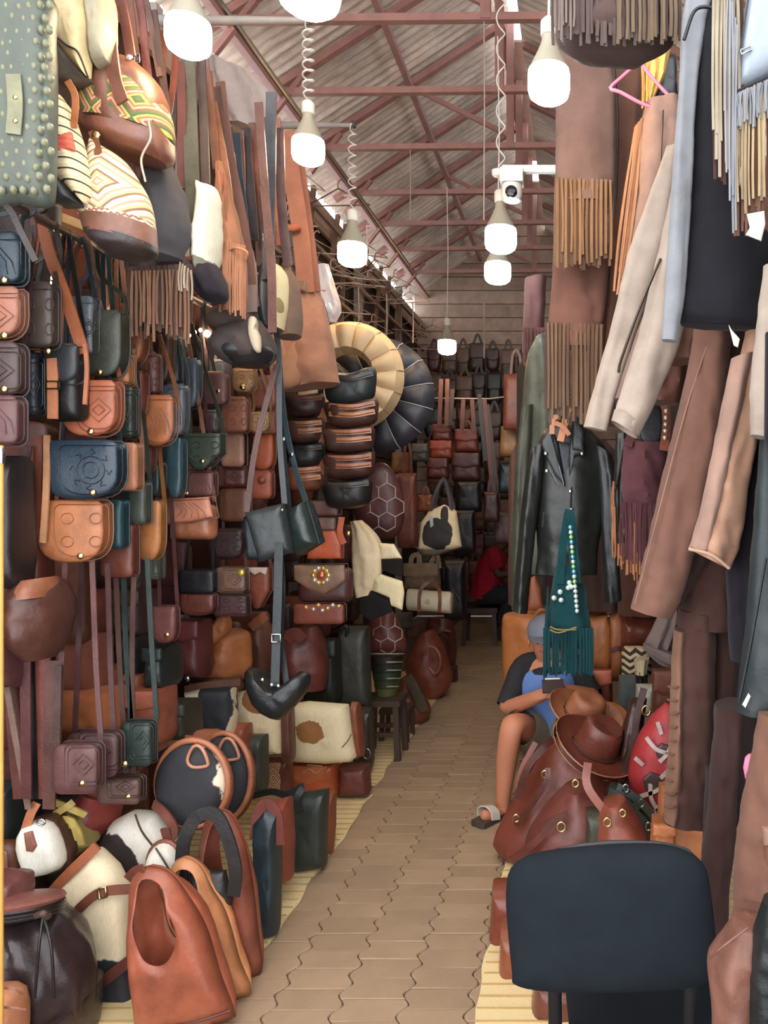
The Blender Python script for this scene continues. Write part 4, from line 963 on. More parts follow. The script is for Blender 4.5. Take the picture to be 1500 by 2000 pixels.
th.pil('body', [(838, 998), (868, 985), (892, 998), (902, 1068), (884, 1074), (816, 1076), (822, 1020)], hide((232, 208, 164), (46, 40, 38), [(-.01, -.1, .11, .115), (.04, .03, .03, .07)], .25, 12), .06, .06, 0, 5, 1)
th.pil('base', [(810, 1068), (836, 1074), (900, 1070), (850, 1086), (824, 1084)], suede((112, 98, 84)), .05, .05, .0, 4)
th.ribs('handle', [[(842, 1000, .03), (850, 965, .03), (866, 936, .02), (876, 965, .03), (882, 1000, .03)], [(846, 1000, -.03), (854, 966, -.03), (866, 934, -.02), (880, 966, -.03), (888, 1000, -.03)]], (58, 42, 38), .022, .005)
th.pil('label_tag', [(842, 1008), (848, 1006), (850, 1026), (844, 1030)], (226, 222, 214), .004, .004, .066, 6)
th = T('barrel_bag', 'small white hide barrel bag with tan handles on the floor pile far left', 'bag', 840, 1172, 6.0)
th.lof('body', [(797, 1152, 797, 1190, .05), (801, 1150, 801, 1192, .09), (840, 1154, 840, 1194, .1), (878, 1156, 878, 1198, .09), (883, 1160, 883, 1194, .05)], hide((226, 214, 184), (196, 180, 150), [(0, 0, .02, .02)], .6, tag=4), .08, .02, 5, 26)
th.rib('handle', [(819, 1194, .1), (819, 1165, .11), (824, 1148, .08), (840, 1137, .06), (856, 1148, .08), (859, 1168, .11), (858, 1196, .1)], (156, 90, 62), .026, .006)
for x in (797, 883): th.tub('end_piping', EL(x, 1172, 3, 21, 12), (96, 56, 44), .004, .02, 1, None, True)
# ---- generic bags
def satch(label, box, Y, c, name='handbag', t=.07, yaw=0, handle=True, flapf=.55, group=None, fin='l', lid=None, strapw=.02):
    x0, y0, x1, y1 = box; w, h = x1-x0, y1-y0; th = T(name, label, 'bag', (x0+x1)/2, (y0+y1)/2, Y, yaw, 0, 0, group); mk = {'l': leather, 'g': gloss, 's': suede}[fin]
    th.pil('body', [(x0+w*.06, y0), (x1-w*.06, y0), (x1, y1-h*.1), (x1-w*.05, y1), (x0+w*.05, y1), (x0, y1-h*.1)], mk(c), t, t, 0, 6, 1, wr=.004)
    if flapf: th.pil('flap', [(x0+w*.04, y0-1), (x1-w*.04, y0-1), (x1-w*.04, y0+h*flapf*.8), ((x0+x1)/2, y0+h*flapf), (x0+w*.04, y0+h*flapf*.8)], mk(lid or lite(c, 1.12)), .012, .02, t*.98, 5)
    if handle: th.rib('handle', [(x0+w*.3, y0+h*.05, .01), (x0+w*.36, y0-h*.3, .01), (x0+w*.5, y0-h*.42, .01), (x0+w*.64, y0-h*.3, .01), (x0+w*.7, y0+h*.05, .01)], mk(dark(c, .85)), strapw, .006)
    return th
satch('khaki leather bag behind the white barrel bag', (788, 1100, 862, 1152), 6.3, (140, 116, 86), handle=False).ribs('handle', [[(802, 1100, .03), (806, 1086, .03), (818, 1086, .03), (818, 1110, .03)], [(838, 1110, .03), (846, 1092, .03), (854, 1088, .03), (858, 1110, .03)]], (168, 148, 112), .04, .006)
G4 = 'brown bags at the far end'
satch('rust red backpack in the far hanging row', (845, 830, 884, 862), 7.6, (128, 62, 50), t=.06, group=G4)
satch('bright rust satchel in the far hanging row', (840, 862, 886, 896), 7.6, (178, 80, 54), t=.06, group=G4, handle=False)
satch('oxblood satchel below the bright rust one far back', (834, 896, 878, 936), 7.6, (106, 50, 46), t=.06, group=G4, handle=False)
satch('tall oxblood handbag right of the rust ones far back', (888, 840, 936, 884), 7.6, (136, 66, 54), t=.06, group=G4)
satch('dark maroon bag under the tall oxblood handbag', (882, 886, 940, 940), 7.6, (84, 46, 46), t=.06, group=G4, handle=False)
satch('black bag low in the far hanging row', (890, 940, 942, 1000), 7.5, (32, 32, 38), t=.06, group=G4, handle=False, flapf=0)
satch('tan mini handbag hanging behind the cowhide tote', (816, 966, 848, 1000), 6.6, (170, 98, 60), t=.05, group=G4, flapf=0)
satch('long rust tote behind the maroon honeycomb pouf', (776, 924, 816, 1070), 6.0, (136, 76, 62), t=.05, group=G4, flapf=0)
satch('olive brown bag above the long rust tote', (764, 884, 800, 926), 6.2, (150, 100, 48), t=.05, group=G4, flapf=0, handle=False)
satch('grey flap bag with a white card far back', (804, 868, 838, 902), 7.4, (88, 84, 76), t=.05, group=G4, handle=False)
satch('rust suede bag with tall handles on the far right rail', (982, 730, 1034, 840), 6.2, (158, 84, 64), t=.05, group=G4, flapf=0)
satch('ochre leather bag low on the far right rail', (976, 832, 1016, 892), 6.4, (184, 134, 78), t=.05, group=G4, flapf=0, handle=False)
satch('teal black bag hanging far right of the aisle', (974, 900, 1004, 964), 6.6, (26, 44, 52), t=.05, group=G4, flapf=0, handle=False)
satch('dark plum coat bag beside the teal black one', (944, 960, 976, 1020), 7.2, (78, 46, 44), t=.05, group=G4, flapf=0)
satch('purple grey bag hanging above the person in red', (966, 1000, 1000, 1060), 7.6, (126, 96, 96), t=.05, group=G4, flapf=0, handle=False)
satch('dark jacket coloured bag at the aisle end', (888, 996, 930, 1080), 7.4, (38, 32, 38), t=.05, group=G4, flapf=0, handle=False)
satch('tall black trolley bag standing at the aisle end', (868, 1092, 912, 1212), 7.0, (42, 38, 44), t=.1, group=G4, flapf=0, handle=False)
th = T('hanging_rail', 'thin steel bar above the rust bags at the far end', 'rail', 848, 778, 7.6); mb = MB(); mb.tube([(0, 0, 0), (.55, 0, -.005), (.75, 0, .02)], .009, 8); th.out(mb, 'bar', metal((170, 160, 150), .5))
for i, (x0, y0, x1, y1, c) in enumerate(((862, 740, 858, 830, mar), (874, 740, 872, 832, brn), (905, 780, 902, 842, mar), (922, 780, 926, 842, brn), (946, 780, 962, 960, (120, 66, 60)), (952, 790, 976, 1000, drk), (884, 760, 880, 830, drk), (936, 770, 948, 900, (60, 56, 62)))):
    th = T('leather_strap', 'narrow strap in the far row of rust bags, %s from the left' % ORD[sorted((862, 874, 905, 922, 946, 952, 884, 936)).index(x0)], 'strap', x0, y0, 7.4, group='straps of the far row'); th.rib('strap', [(x0, y0, 0), ((x0+x1)/2, (y0+y1)/2, .01), (x1, y1, 0)], c, .04, .006)
# brown bags piled at the aisle edge far left
def duffel(label, secs, Y, c, yaw=0, d=.12, ends=None, group='duffel bags and holdalls', handle=None, bands=None, rings=None, name='duffel_bag', strap=None):
    cx = sum(a[0]+a[2] for a in secs)/2/len(secs); cy = sum(a[1]+a[3] for a in secs)/2/len(secs)
    th = T(name, label, 'bag', cx, cy, Y, yaw, 0, 0, group); th.lof('body', secs, c, d, .04, 6, 28)
    for hh in handle or []: th.tub('handle', hh[0], hh[1], hh[2] if len(hh) > 2 else .011)
    for bb in bands or []: th.rib('band', bb[0], bb[1], bb[2], .006)
    for rr in rings or []: th.tub('ring', EL(rr[0], rr[1], rr[2], rr[2]*1.2, 12), BRASS(), .004, rr[3], 1, None, True)
    for ss in strap or []: th.rib('strap', ss[0], ss[1], ss[2], .006)
    return th
duffel('russet duffel with a round rolled handle leaning at the left aisle edge', [(822, 1236, 848, 1228, .06), (806, 1262, 866, 1262, .13), (792, 1300, 878, 1296, .16), (804, 1336, 884, 1322, .16), (824, 1366, 876, 1346, .12), (838, 1374, 862, 1360, .06)], 6.3, (148, 76, 54), handle=[([(830, 1278, .17), (828, 1268, .2), (838, 1262, .22), (852, 1268, .22), (860, 1286, .22), (858, 1304, .2), (850, 1316, .18), (838, 1304, .17)], (186, 112, 84), .012)])
duffel('brown and olive duffel on its side nearest the aisle past the stool', [(782, 1326, 800, 1318, .06), (776, 1352, 818, 1350, .13), (772, 1384, 838, 1376, .15), (776, 1412, 840, 1396, .13), (786, 1428, 822, 1418, .07)], 5.6, (136, 72, 52), bands=[([(796, 1322, .12), (812, 1350, .15), (828, 1390, .14)], (98, 86, 66), .07)])
duffel('maroon holdall with looped handles at the end of the left pile', [(838, 1206, 884, 1206, .08), (832, 1236, 890, 1236, .13), (836, 1280, 892, 1276, .13), (850, 1316, 888, 1306, .1)], 7.0, (112, 56, 46), handle=[([(846, 1262, .13), (850, 1244, .16), (866, 1240, .17), (878, 1256, .16), (876, 1280, .14)], (80, 42, 36), .012), ([(850, 1240, .13), (868, 1232, .15), (880, 1234, .14)], (140, 84, 66), .014)])
for i, (bx, Yb, cc, lb) in enumerate((((792, 1212, 830, 1246), 6.6, (110, 76, 58), 'crumpled taupe bag on the brown pile at the far left'), ((776, 1196, 806, 1226), 6.5, (104, 96, 92), 'small grey bag tucked behind the honeycomb pouf'), ((870, 1300, 894, 1332), 6.9, (92, 48, 40), 'dark red bag at the tip of the far left pile'))): satch(lb, bx, Yb, cc, flapf=0, handle=False, fin='s', t=.09)
# dark green and grey totes beside the honeycomb pouf, on the left pile
satch('black green leather tote slumped beside the grey tote', (598, 1246, 668, 1372), 4.5, (44, 52, 44), t=.1, flapf=.3, handle=False)
th = satch('dark grey leather tote with a cut out handle behind the cowhide', (662, 1222, 724, 1380), 4.6, (74, 74, 66), t=.08, flapf=0, handle=False); th.tub('handle', [(662, 1246, .06), (668, 1226, .07), (678, 1226, .07), (676, 1244, .06), (664, 1256, .06)], (30, 32, 36), .012)
duffel('red brown round backpack with a drawstring flap under the jewelled clutch', [(552, 1232, 620, 1222, .06), (544, 1260, 632, 1250, .12), (546, 1300, 640, 1300, .13), (556, 1340, 636, 1345, .1)], 4.3, (124, 62, 52), name='backpack', bands=[([(560, 1250, .13), (575, 1236, .14), (592, 1250, .14)], (140, 74, 62), .06)])
duffel('brown bucket bag with a tan knotted top beside the orange bag', [(496, 1208, 520, 1204, .05), (486, 1236, 532, 1232, .09), (482, 1270, 536, 1270, .1), (490, 1310, 530, 1315, .08)], 4.2, (112, 70, 56), name='bucket_bag', bands=[([(490, 1226, .1), (506, 1212, .11), (520, 1202, .11)], (196, 122, 80), .05)])
# orange slouch handbag
th = T('handbag', 'bright caramel slouch handbag with a knotted handle', 'bag', 440, 1270, 3.75, -8)
th.lof('body', [(430, 1234, 456, 1226, .05), (412, 1256, 482, 1240, .1), (394, 1284, 484, 1276, .13), (398, 1310, 482, 1308, .13), (408, 1328, 468, 1330, .09)], leather((202, 124, 70), .45), .1, .07, 6, 32)
th.lof('knotted_handle', [(428, 1202, 440, 1198, .02), (420, 1216, 448, 1212, .035), (404, 1240, 446, 1234, .05), (394, 1268, 420, 1262, .05), (390, 1282, 408, 1276, .03)], leather((206, 126, 72), .45), .04, .12, 5, 20, off=.1)
th.tub('knot', [(428, 1203, .1), (435, 1198, .12), (443, 1204, .1)], leather((214, 134, 80)), .018)

# dense back row at the end of the aisle
PAL = ((54, 38, 36), (88, 46, 42), (40, 38, 42), (112, 62, 48), (70, 48, 42), (96, 70, 56), (46, 52, 50), (128, 74, 54))
for j in range(8):
    for i in range(7):
        x, y = 846+i*29+R.uniform(-5, 5), 706+j*60+R.uniform(-8, 8); c = R.choice(PAL); w, hh = R.uniform(13, 17), R.uniform(22, 31); Y = 9.7+R.uniform(-.2, .2)
        th = T('shoulder_bag', '%s bag at the aisle end, %s row down, %s from left' % ('dark' if sum(c) < 170 else 'brown', ORD[j], ORD[i]), 'bag', x, y, Y, 0, 0, 0, 'back row at the aisle end')
        o = shp((x-w, y-hh, x+w, y+hh), 'SR'[(i+j) % 2]); th.pil('body', o, c, .06, .05, 0, 6); th.pil('flap', scl(o, .98, .55, -hh*.44), lite(c, 1.2), .012, .02, .06, 5)
        th.rib('strap', [(x-w*.6, y-hh*.9, .0), (x, y-hh*1.7, .0), (x+w*.6, y-hh*.9, 0)], dark(c, .8), .03, .005)
# garments in depth along the right rail
for i, (x, y0, y1, w, Y, c, lab) in enumerate(((1052, 700, 1010, 26, 5.2, (92, 78, 66), 'taupe coat hanging behind the olive jacket'), (1010, 870, 1180, 16, 6.4, (146, 106, 92), 'rose brown coat at the right side of the far aisle'), (1030, 700, 900, 20, 5.8, (70, 62, 54), 'dark olive coat on the far right rail'), (1100, 1040, 1180, 40, 5.4, (66, 52, 46), 'dark coat hanging low behind the biker jacket'), (1170, 860, 1190, 40, 4.6, (84, 58, 48), 'chestnut suede coat behind the biker jacket sleeve'), (1260, 1000, 1200, 50, 4.4, (98, 62, 50), 'russet coat behind the wine purple bag'), (1375, 1000, 1400, 50, 4.4, (60, 42, 40), 'blackish brown coat behind the gathered trousers'), (1440, 1000, 1600, 60, 3.0, (52, 40, 40), 'dark suede coat deep behind the right garments'))):
    th = T('coat', lab, 'garment', x, (y0+y1)/2, Y, 0, 0, 0, 'coats deep on the right'); th.lof('panel', [(x-w*.35, y0, x+w*.35, y0, .05), (x-w*.9, y0+(y1-y0)*.12, x+w*.9, y0+(y1-y0)*.12, .09), (x-w, (y0+y1)/2, x+w, (y0+y1)/2, .1), (x-w*1.05, y1, x+w*1.05, y1, .1)], suede(c), .08, .15, 7)
    th.lof('sleeve', [(x+w*.7, y0+(y1-y0)*.14, x+w*1.1, y0+(y1-y0)*.16, .05), (x+w*.8, (y0+y1)/2, x+w*1.2, (y0+y1)/2, .06), (x+w*.85, y0+(y1-y0)*.85, x+w*1.2, y0+(y1-y0)*.85, .05)], suede(dark(c, .9)), .05, .1, 5, off=.05)

for i in range(7):
    c = ((96, 66, 54), (58, 50, 48), (128, 92, 74), (80, 54, 46), (44, 42, 46), (142, 104, 84), (70, 58, 52))[i]; Y = 1.5+i*.42; x = VX+F0*(.82+.06*(i % 2))/Y
    th = T('coat', '%s coat on the rear rail along the right wall, %s from the camera' % (('brown', 'black', 'tan', 'chestnut', 'charcoal', 'camel', 'grey')[i], ORD[i]), 'garment', x, VY, Y, 25, 0, 0, 'coats along the right wall'); k = 1/th.k
    th.lof('panel', [(x-.08*k, VY-1.15*k, x+.08*k, VY-1.15*k, .05), (x-.24*k, VY-1.05*k, x+.24*k, VY-1.05*k, .09), (x-.25*k, VY-.4*k, x+.25*k, VY-.4*k, .11), (x-.28*k, VY+.5*k, x+.28*k, VY+.5*k, .12)], suede(c), .08, .15, 7)
    for q in (-1, 1): th.lof('sleeve', [(x+q*.24*k-.05*k, VY-1.0*k, x+q*.24*k+.05*k, VY-1.0*k, .05), (x+q*.29*k-.06*k, VY-.5*k, x+q*.29*k+.06*k, VY-.5*k, .06), (x+q*.3*k-.05*k, VY-.05*k, x+q*.3*k+.05*k, VY-.05*k, .05)], suede(dark(c, .9)), .05, .1, 5, off=.03)
# ================================================================== left floor: totes, hides, backpacks
def tote(label, body, hnd, Y, c, hc=None, w=.034, t=.05, yaw=0, group='leather totes on the left mat', back=None, wr=.006, p=5, sm=1, ctr=None, fin='l'):
    xs = [q[0] for q in body]; ys = [q[1] for q in body]
    th = T('tote_bag', label, 'bag', sum(xs)/len(xs), max(ys), Y, yaw, 0, 0, group); mk = {'l': leather, 'g': gloss, 's': suede}[fin]
    m = c if isinstance(c, bpy.types.Material) else mk(c)
    th.pil('body', body, m, t, t, 0, p, sm, None, ctr, wr)
    hc = hc or (c if not isinstance(c, bpy.types.Material) else (130, 80, 56))
    for h in hnd: th.rib('handle', [(a[0], a[1], t*.35) for a in h], hc, w, .007, 0, 5)
    for h in back or []: th.rib('handle', [(a[0], a[1], -t*.6) for a in h], dark(hc, .8), w, .007, 0, 5)
    return th
# three big shoppers in front
def hobo(label, outer, hole, Y, c, t=.06, yaw=0, dx=6, dy=0):
    """tote cut from two panels whose handle holes form the carrying loops"""
    xs = [q[0] for q in outer]; ys = [q[1] for q in outer]
    th = T('tote_bag', label, 'bag', sum(xs)/len(xs), max(ys), Y, yaw, 0, 0, 'leather totes on the left mat')
    th.holed('front_panel', outer, hole, c, t, .02, -1); th.holed('back_panel', outer, [(x+dx, y+dy) for x, y in hole], lite(c, 1.08) if not isinstance(c, bpy.types.Material) else c, t, .03, 1)
    return th
th = hobo('reddish brown hobo tote with an arched handle, nearest of the front totes', [(300, 1692), (276, 1696), (260, 1715), (256, 1750), (262, 1850), (272, 1960), (284, 2030), (330, 2024), (400, 2006), (452, 1990), (458, 1974), (432, 1905), (404, 1812), (370, 1752), (335, 1706)], [(300, 1708), (284, 1716), (283, 1757), (290, 1813), (306, 1847), (326, 1860), (346, 1856), (362, 1832), (366, 1798), (350, 1757), (330, 1722)], 2.34, (168, 88, 60), .07, 0, 10, 6)
th.tub('base_seam', [(290, 2010, .05), (380, 1996, .075), (450, 1974, .04)], (96, 46, 34), .004)
th.rib('tie_strap', [(250, 1716, -.02), (262, 1702, .0), (280, 1696, .02)], (120, 66, 50), .026, .008)
hobo('light tan hobo tote behind the reddish brown one', [(364, 1674), (344, 1682), (332, 1710), (330, 1780), (345, 1880), (385, 1966), (430, 1962), (480, 1944), (491, 1930), (468, 1874), (453, 1817), (436, 1770), (412, 1732), (394, 1694)], [(366, 1690), (350, 1700), (346, 1740), (356, 1790), (380, 1826), (402, 1818), (412, 1790), (404, 1740), (386, 1702)], 2.48, (204, 134, 84), .06, 0, 8, 4)
hobo('maroon brown hobo tote with a black lined handle, third of the front totes', [(432, 1580), (412, 1588), (396, 1622), (390, 1700), (400, 1800), (425, 1905), (484, 1916), (512, 1892), (505, 1825), (495, 1734), (482, 1663), (470, 1626), (452, 1592)], [(434, 1598), (420, 1610), (410, 1660), (414, 1720), (430, 1772), (448, 1782), (464, 1750), (466, 1690), (458, 1640), (448, 1608)], 2.6, (148, 78, 58), .055, 0, 6, 4)
th = tote('black leather tote loop standing inside the third front tote', [(372, 1700), (440, 1700), (452, 1760), (440, 1800), (390, 1800), (372, 1760)], [[(354, 1720), (358, 1650), (376, 1606), (400, 1588), (424, 1594), (446, 1640), (460, 1700), (456, 1750)]], 2.52, (44, 42, 42), (40, 38, 38), .042, .03)
# row of upright shoppers
tote('dark blue green tote standing in the row behind the maroon one', [(500, 1600), (524, 1572), (545, 1584), (546, 1720), (542, 1824), (520, 1832), (504, 1812), (500, 1700)], [[(498, 1640), (506, 1586), (522, 1570), (540, 1590), (546, 1650)]], 2.82, (42, 58, 64), (126, 66, 56), .04, .06)
tote('brick brown tote between the blue green and dark green totes', [(524, 1568), (566, 1556), (572, 1640), (570, 1716), (540, 1734), (528, 1728)], [[(520, 1700), (518, 1600), (530, 1572), (548, 1590), (548, 1660), (530, 1700)]], 3.05, (160, 80, 58), (140, 70, 56), .035, .07)
th = tote('upright dark green leather shopper with a knotted top strap', [(567, 1556), (590, 1548), (641, 1540), (639, 1600), (637, 1690), (600, 1698), (570, 1702), (566, 1640)], [], 3.33, (54, 62, 56), None, .03, .06, p=7)
th.rib('top_strap', [(488, 1556, .02), (530, 1546, .04), (560, 1552, .05), (590, 1536, .05), (580, 1560, .07), (586, 1584, .07)], (44, 46, 44), .028, .006)
tote('orange brown tote partly behind the dark green shopper', [(632, 1544), (654, 1548), (653, 1620), (650, 1664), (634, 1668)], [], 3.5, (166, 86, 52), None, .03, .05)
# round hide bags
def roundhide(label, cx, cy, rx, ry, Y, blobs, yaw=0, cut=True):
    th = T('round_bag', label, 'bag', cx, cy, Y, yaw, 0, 0, 'round hair on bags'); o = EL(cx, cy, rx, ry, 32)
    th.pil('body', o, hide((226, 210, 180), (40, 40, 44), blobs, .35), .05, .05, 0, 6)
    th.tub('leather_rim', o, (190, 116, 78), .011, .02, 1, None, True); th.tub('leather_rim', EL(cx+4, cy+2, rx, ry, 32), (150, 86, 60), .012, -.05, 1, None, True)
    if cut: th.tub('handle_opening', [(cx-10, cy-ry*.55), (cx+2, cy-ry*.86), (cx+18, cy-ry*.82), (cx+30, cy-ry*.5), (cx+26, cy-ry*.4), (cx, cy-ry*.38)], (206, 136, 104), .006, .056, 3, None, True)
    return th
roundhide('round black hair on bag with a tan rim and cut out handle, front one', 376, 1530, 70, 84, 2.72, [(-.02, -.02, .135, .18)])
roundhide('second round black hair on bag behind the first', 436, 1516, 54, 84, 2.95, [(0, 0, .3, .3)])
th = T('tote_bag', 'tan leather bag with a looped strap behind the round bags', 'bag', 420, 1470, 3.1); th.pil('body', [(340, 1450), (372, 1430), (420, 1424), (470, 1448), (486, 1500), (380, 1500)], (176, 104, 72), .05, .05, 0, 4, 2); th.rib('strap', [(308, 1462, .06), (350, 1442, .07), (400, 1452, .07), (440, 1480, .06)], (196, 126, 88), .026, .006)
# cowhide shoppers on the pile
th = T('tote_bag', 'cream hide tote with one brown spot on top of an orange box bag', 'bag', 632, 1488, 4.02, -6, 0, 0, 'cowhide totes')
th.pil('body', [(570, 1374), (600, 1370), (680, 1376), (686, 1420), (696, 1478), (688, 1486), (640, 1490), (574, 1486), (569, 1440)], hide((230, 212, 172), (156, 106, 62), [(-.045, .175, .075, .06)], .4, 24), .07, .06, 0, 7, 1, wr=.004)
th.pil('side_panel', [(682, 1374), (694, 1376), (704, 1480), (690, 1488)], (150, 84, 56), .04, .05, -.04, 6); th.lines('stitch', [[(668, 1460), (680, 1446), (686, 1434)]], (90, 70, 50), .0025, .08)
th = T('box_bag', 'orange tooled leather box bag under the spotted hide tote', 'bag', 616, 1552, 4.1); th.pil('body', RR(572, 1486, 662, 1552, 6), gloss((196, 92, 46)), .08, .06, 0, 9)
th.pil('tooled_flap', [(574, 1486), (650, 1486), (640, 1512), (610, 1524), (580, 1514)], gloss((206, 112, 66)), .008, .02, .08, 5); th.lines('tooling', [[(592, 1510), (604, 1502), (616, 1510), (630, 1500)], [(600, 1494), (630, 1496)]], (236, 190, 140), .003, .092)
satch('red brown box bag beside the orange one at the aisle', (662, 1492, 724, 1552), 4.15, (112, 56, 44), t=.07, handle=False, flapf=0)
satch('dark crumpled bag with metal rings behind the spotted tote', (692, 1380, 730, 1500), 4.5, (70, 64, 54), t=.07, handle=False, flapf=0, fin='g').tub('ring', EL(716, 1472, 7, 10, 10), STEEL(), .004, .08, 1, None, True)
th = T('tote_bag', 'cream and brown hide tote with a wavy patch left of the spotted one', 'bag', 505, 1470, 3.7, 0, 0, 0, 'cowhide totes')
th.pil('body', [(460, 1352), (500, 1346), (548, 1360), (550, 1470), (500, 1476), (464, 1470)], hide((230, 210, 168), (150, 96, 54), [(.04, .28, .1, .075)], .25, 12), .06, .06, 0, 7)
th.pil('side_panel', [(546, 1362), (566, 1380), (570, 1486), (550, 1490)], (110, 68, 52), .04, .05, -.03, 6)
th = T('tote_bag', 'black and white cowhide tote under the caramel handbag', 'bag', 415, 1430, 3.45, 0, 0, 0, 'cowhide totes')
th.pil('body', [(364, 1348), (400, 1336), (458, 1344), (462, 1400), (458, 1432), (380, 1436)], hide((228, 210, 176), (44, 46, 52), [(.03, .12, .07, .17)], .25, 14), .06, .06, 0, 7)
th.rib('top_band', [(362, 1346, .05), (400, 1338, .07), (470, 1332, .05)], (112, 74, 58), .028, .008); th.dot('eyelet', (365, 1326), STEEL(), .014, .06)
satch('kilim fronted brown bag under the hide totes', (512, 1480, 572, 1545), 3.85, (120, 66, 50), t=.05, handle=False, flapf=0).pil('woven_panel', RR(516, 1484, 556, 1540, 5), kilim([(204, 170, 120), (132, 70, 52), (216, 190, 150), (150, 82, 58)], 40, 'tile', 0, 0, 1.2), .01, .02, .045, 6)
satch('dark grey green upright bag beside the round hide bag', (486, 1434, 521, 1544), 3.55, (72, 76, 66), t=.06, handle=False, flapf=0)
satch('orange rust bag behind the grey green one', (446, 1412, 490, 1510), 3.5, (170, 92, 60), t=.06, handle=False, flapf=0)
# front left pile
th = T('hide_bag', 'large cream and black cowhide weekend bag with brown straps', 'bag', 200, 1990, 2.5, 0, 0, 0)
th.pil('body', [(96, 1752), (140, 1700), (192, 1656), (224, 1688), (254, 1745), (266, 1860), (284, 1984), (236, 1992), (204, 1968), (172, 1915), (140, 1830)], hide((226, 208, 172), (38, 38, 42), [(.06, .10, .2, .13), (.12, .0, .12, .14)], .3, 10), .06, .06, 0, 7, 1, ctr=(205, 1830))
th.rib('strap', [(128, 1806, .06), (164, 1766, .072), (200, 1742, .072), (262, 1736, .06)], (132, 76, 56), .03, .007); th.rib('strap', [(176, 1940, .06), (210, 1910, .072), (264, 1868, .07)], (112, 62, 52), .034, .007)
th.tub('buckle', [(192, 1736), (206, 1732), (208, 1752), (194, 1756)], BRASS(), .004, .08, 1, None, True)
th.rib('edge_band', [(92, 1752, .02), (134, 1706, .05), (190, 1652, .04)], (176, 98, 62), .03, .01)
th = T('hide_bag', 'white and black hide holdall with a zip on the left pile', 'bag', 270, 1650, 2.72, 0, 0, 0)
th.pil('body', [(194, 1642), (226, 1600), (258, 1584), (310, 1588), (346, 1640), (312, 1690), (300, 1724), (258, 1712), (214, 1676)], hide((226, 220, 206), (50, 42, 40), [(-.06, -.03, .1, .1)], .3, 14), .08, .07, 0, 4, 1)
th.lines('zip', [[(264, 1590, .082), (276, 1622, .09), (298, 1652, .085)]], metal((70, 60, 50), .5), .004)
th.rib('strap', [(300, 1570, .06), (322, 1590, .09), (340, 1620, .09), (330, 1640, .09), (322, 1618, .1)], (124, 70, 56), .03, .008)
th = T('hide_bag', 'small white hide purse with seams tucked inside the front totes', 'bag', 322, 1690, 2.62, 0, 0, 0)
th.pil('body', EL(322, 1688, 32, 44, 20), hide((228, 222, 208), (214, 204, 184), [(0, 0, .02, .02)], .5, tag=9), .05, .04, 0, 4); th.lines('seam', [[(304, 1656, .052), (324, 1688, .056), (346, 1726, .05)]], (60, 50, 44), .004); th.tub('rim', EL(322, 1688, 33, 45, 20), (140, 82, 60), .009, .0, 1, None, True)
th = T('box_bag', 'small white hide box bag with a brown tab and rim', 'bag', 92, 1702, 2.5, 8, 0, -6)
th.pil('body', [(58, 1604), (98, 1594), (122, 1612), (138, 1660), (130, 1686), (84, 1700), (62, 1684), (48, 1640)], hide((228, 222, 206), (212, 206, 186), [(0, 0, .02, .02)], .5, tag=11), .05, .03, .03, 5, 2)
th.pil('back_shell', [(58, 1602), (100, 1592), (126, 1612), (142, 1662), (132, 1694), (84, 1708), (58, 1688), (46, 1640)], (92, 56, 42), .03, .08, 0, 5, 2)
th.pil('tab', [(75, 1606), (90, 1602), (100, 1630), (92, 1642), (80, 1640)], (160, 98, 78), .006, .01, .082, 5); th.rib('strap', [(50, 1620, .05), (60, 1590, .06), (72, 1568, .06)], (186, 112, 74), .026, .006); th.tub('ring', EL(80, 1606, 8, 6, 10), STEEL(), .003, .085, 1, None, True)
th = T('satchel', 'olive yellow satchel with bundled straps beside the white box bag', 'bag', 150, 1670, 2.62, 0, 0, 0)
th.pil('body', [(106, 1600), (130, 1588), (164, 1592), (186, 1646), (146, 1674), (132, 1670)], suede((170, 150, 78)), .06, .06, 0, 5)
for a in ([(104, 1566, .07), (126, 1574, .09), (150, 1584, .09), (168, 1592, .08)], [(108, 1590, .08), (130, 1576, .1), (144, 1566, .09)], [(112, 1600, .08), (140, 1604, .1), (154, 1640, .09)], [(120, 1606, .08), (148, 1616, .1), (160, 1650, .09)]): th.rib('strap', a, (206, 178, 92), .022, .007)
th = T('drawstring_bag', 'dusty red round drawstring bag behind the olive satchel', 'bag', 190, 1610, 2.72)
th.lof('body', [(176, 1536, 200, 1534, .04), (160, 1556, 218, 1552, .09), (158, 1590, 226, 1586, .11), (170, 1622, 216, 1620, .08)], leather((160, 66, 58), .4), .09, .05)
th.tub('drawcord', [(150, 1544, .05), (172, 1556, .1), (200, 1562, .11)], (110, 56, 46), .005)
# backpack at the bottom left corner
th = T('backpack', 'glossy dark brown drawstring backpack at the bottom left corner', 'backpack', 80, 2030, 2.26)
GB = gloss((58, 44, 44))
th.lof('body', [(-36, 1784, 100, 1782, .09), (-44, 1806, 126, 1802, .12), (-52, 1850, 156, 1850, .145), (-54, 1910, 172, 1905, .155), (-50, 1980, 168, 1980, .15), (-46, 2050, 162, 2050, .14)], GB, .14, .09, 11, 60)
th.lof('pocket', [(60, 1960, 168, 1950, .15), (60, 1965, 170, 1960, .168), (62, 2050, 164, 2050, .16)], GB, .14, .01, 5, 28)
for j, (rr, c_) in enumerate(((.1, (40, 34, 32)), (.102, (52, 44, 40)), (.104, (34, 28, 28)))):
    mb = MB(); q = th.l(44, 1782-j*7, .06); mb.lathe([(rr*.5, -.006), (rr, -.008), (rr*1.03, -.002), (rr, .003), (rr*.5, .004)], q, Matrix.Rotation(-.26, 3, 'X') @ Matrix.Rotation(-.06, 3, 'Y'), 30); th.out(mb, 'gathered_rim', gloss(c_))
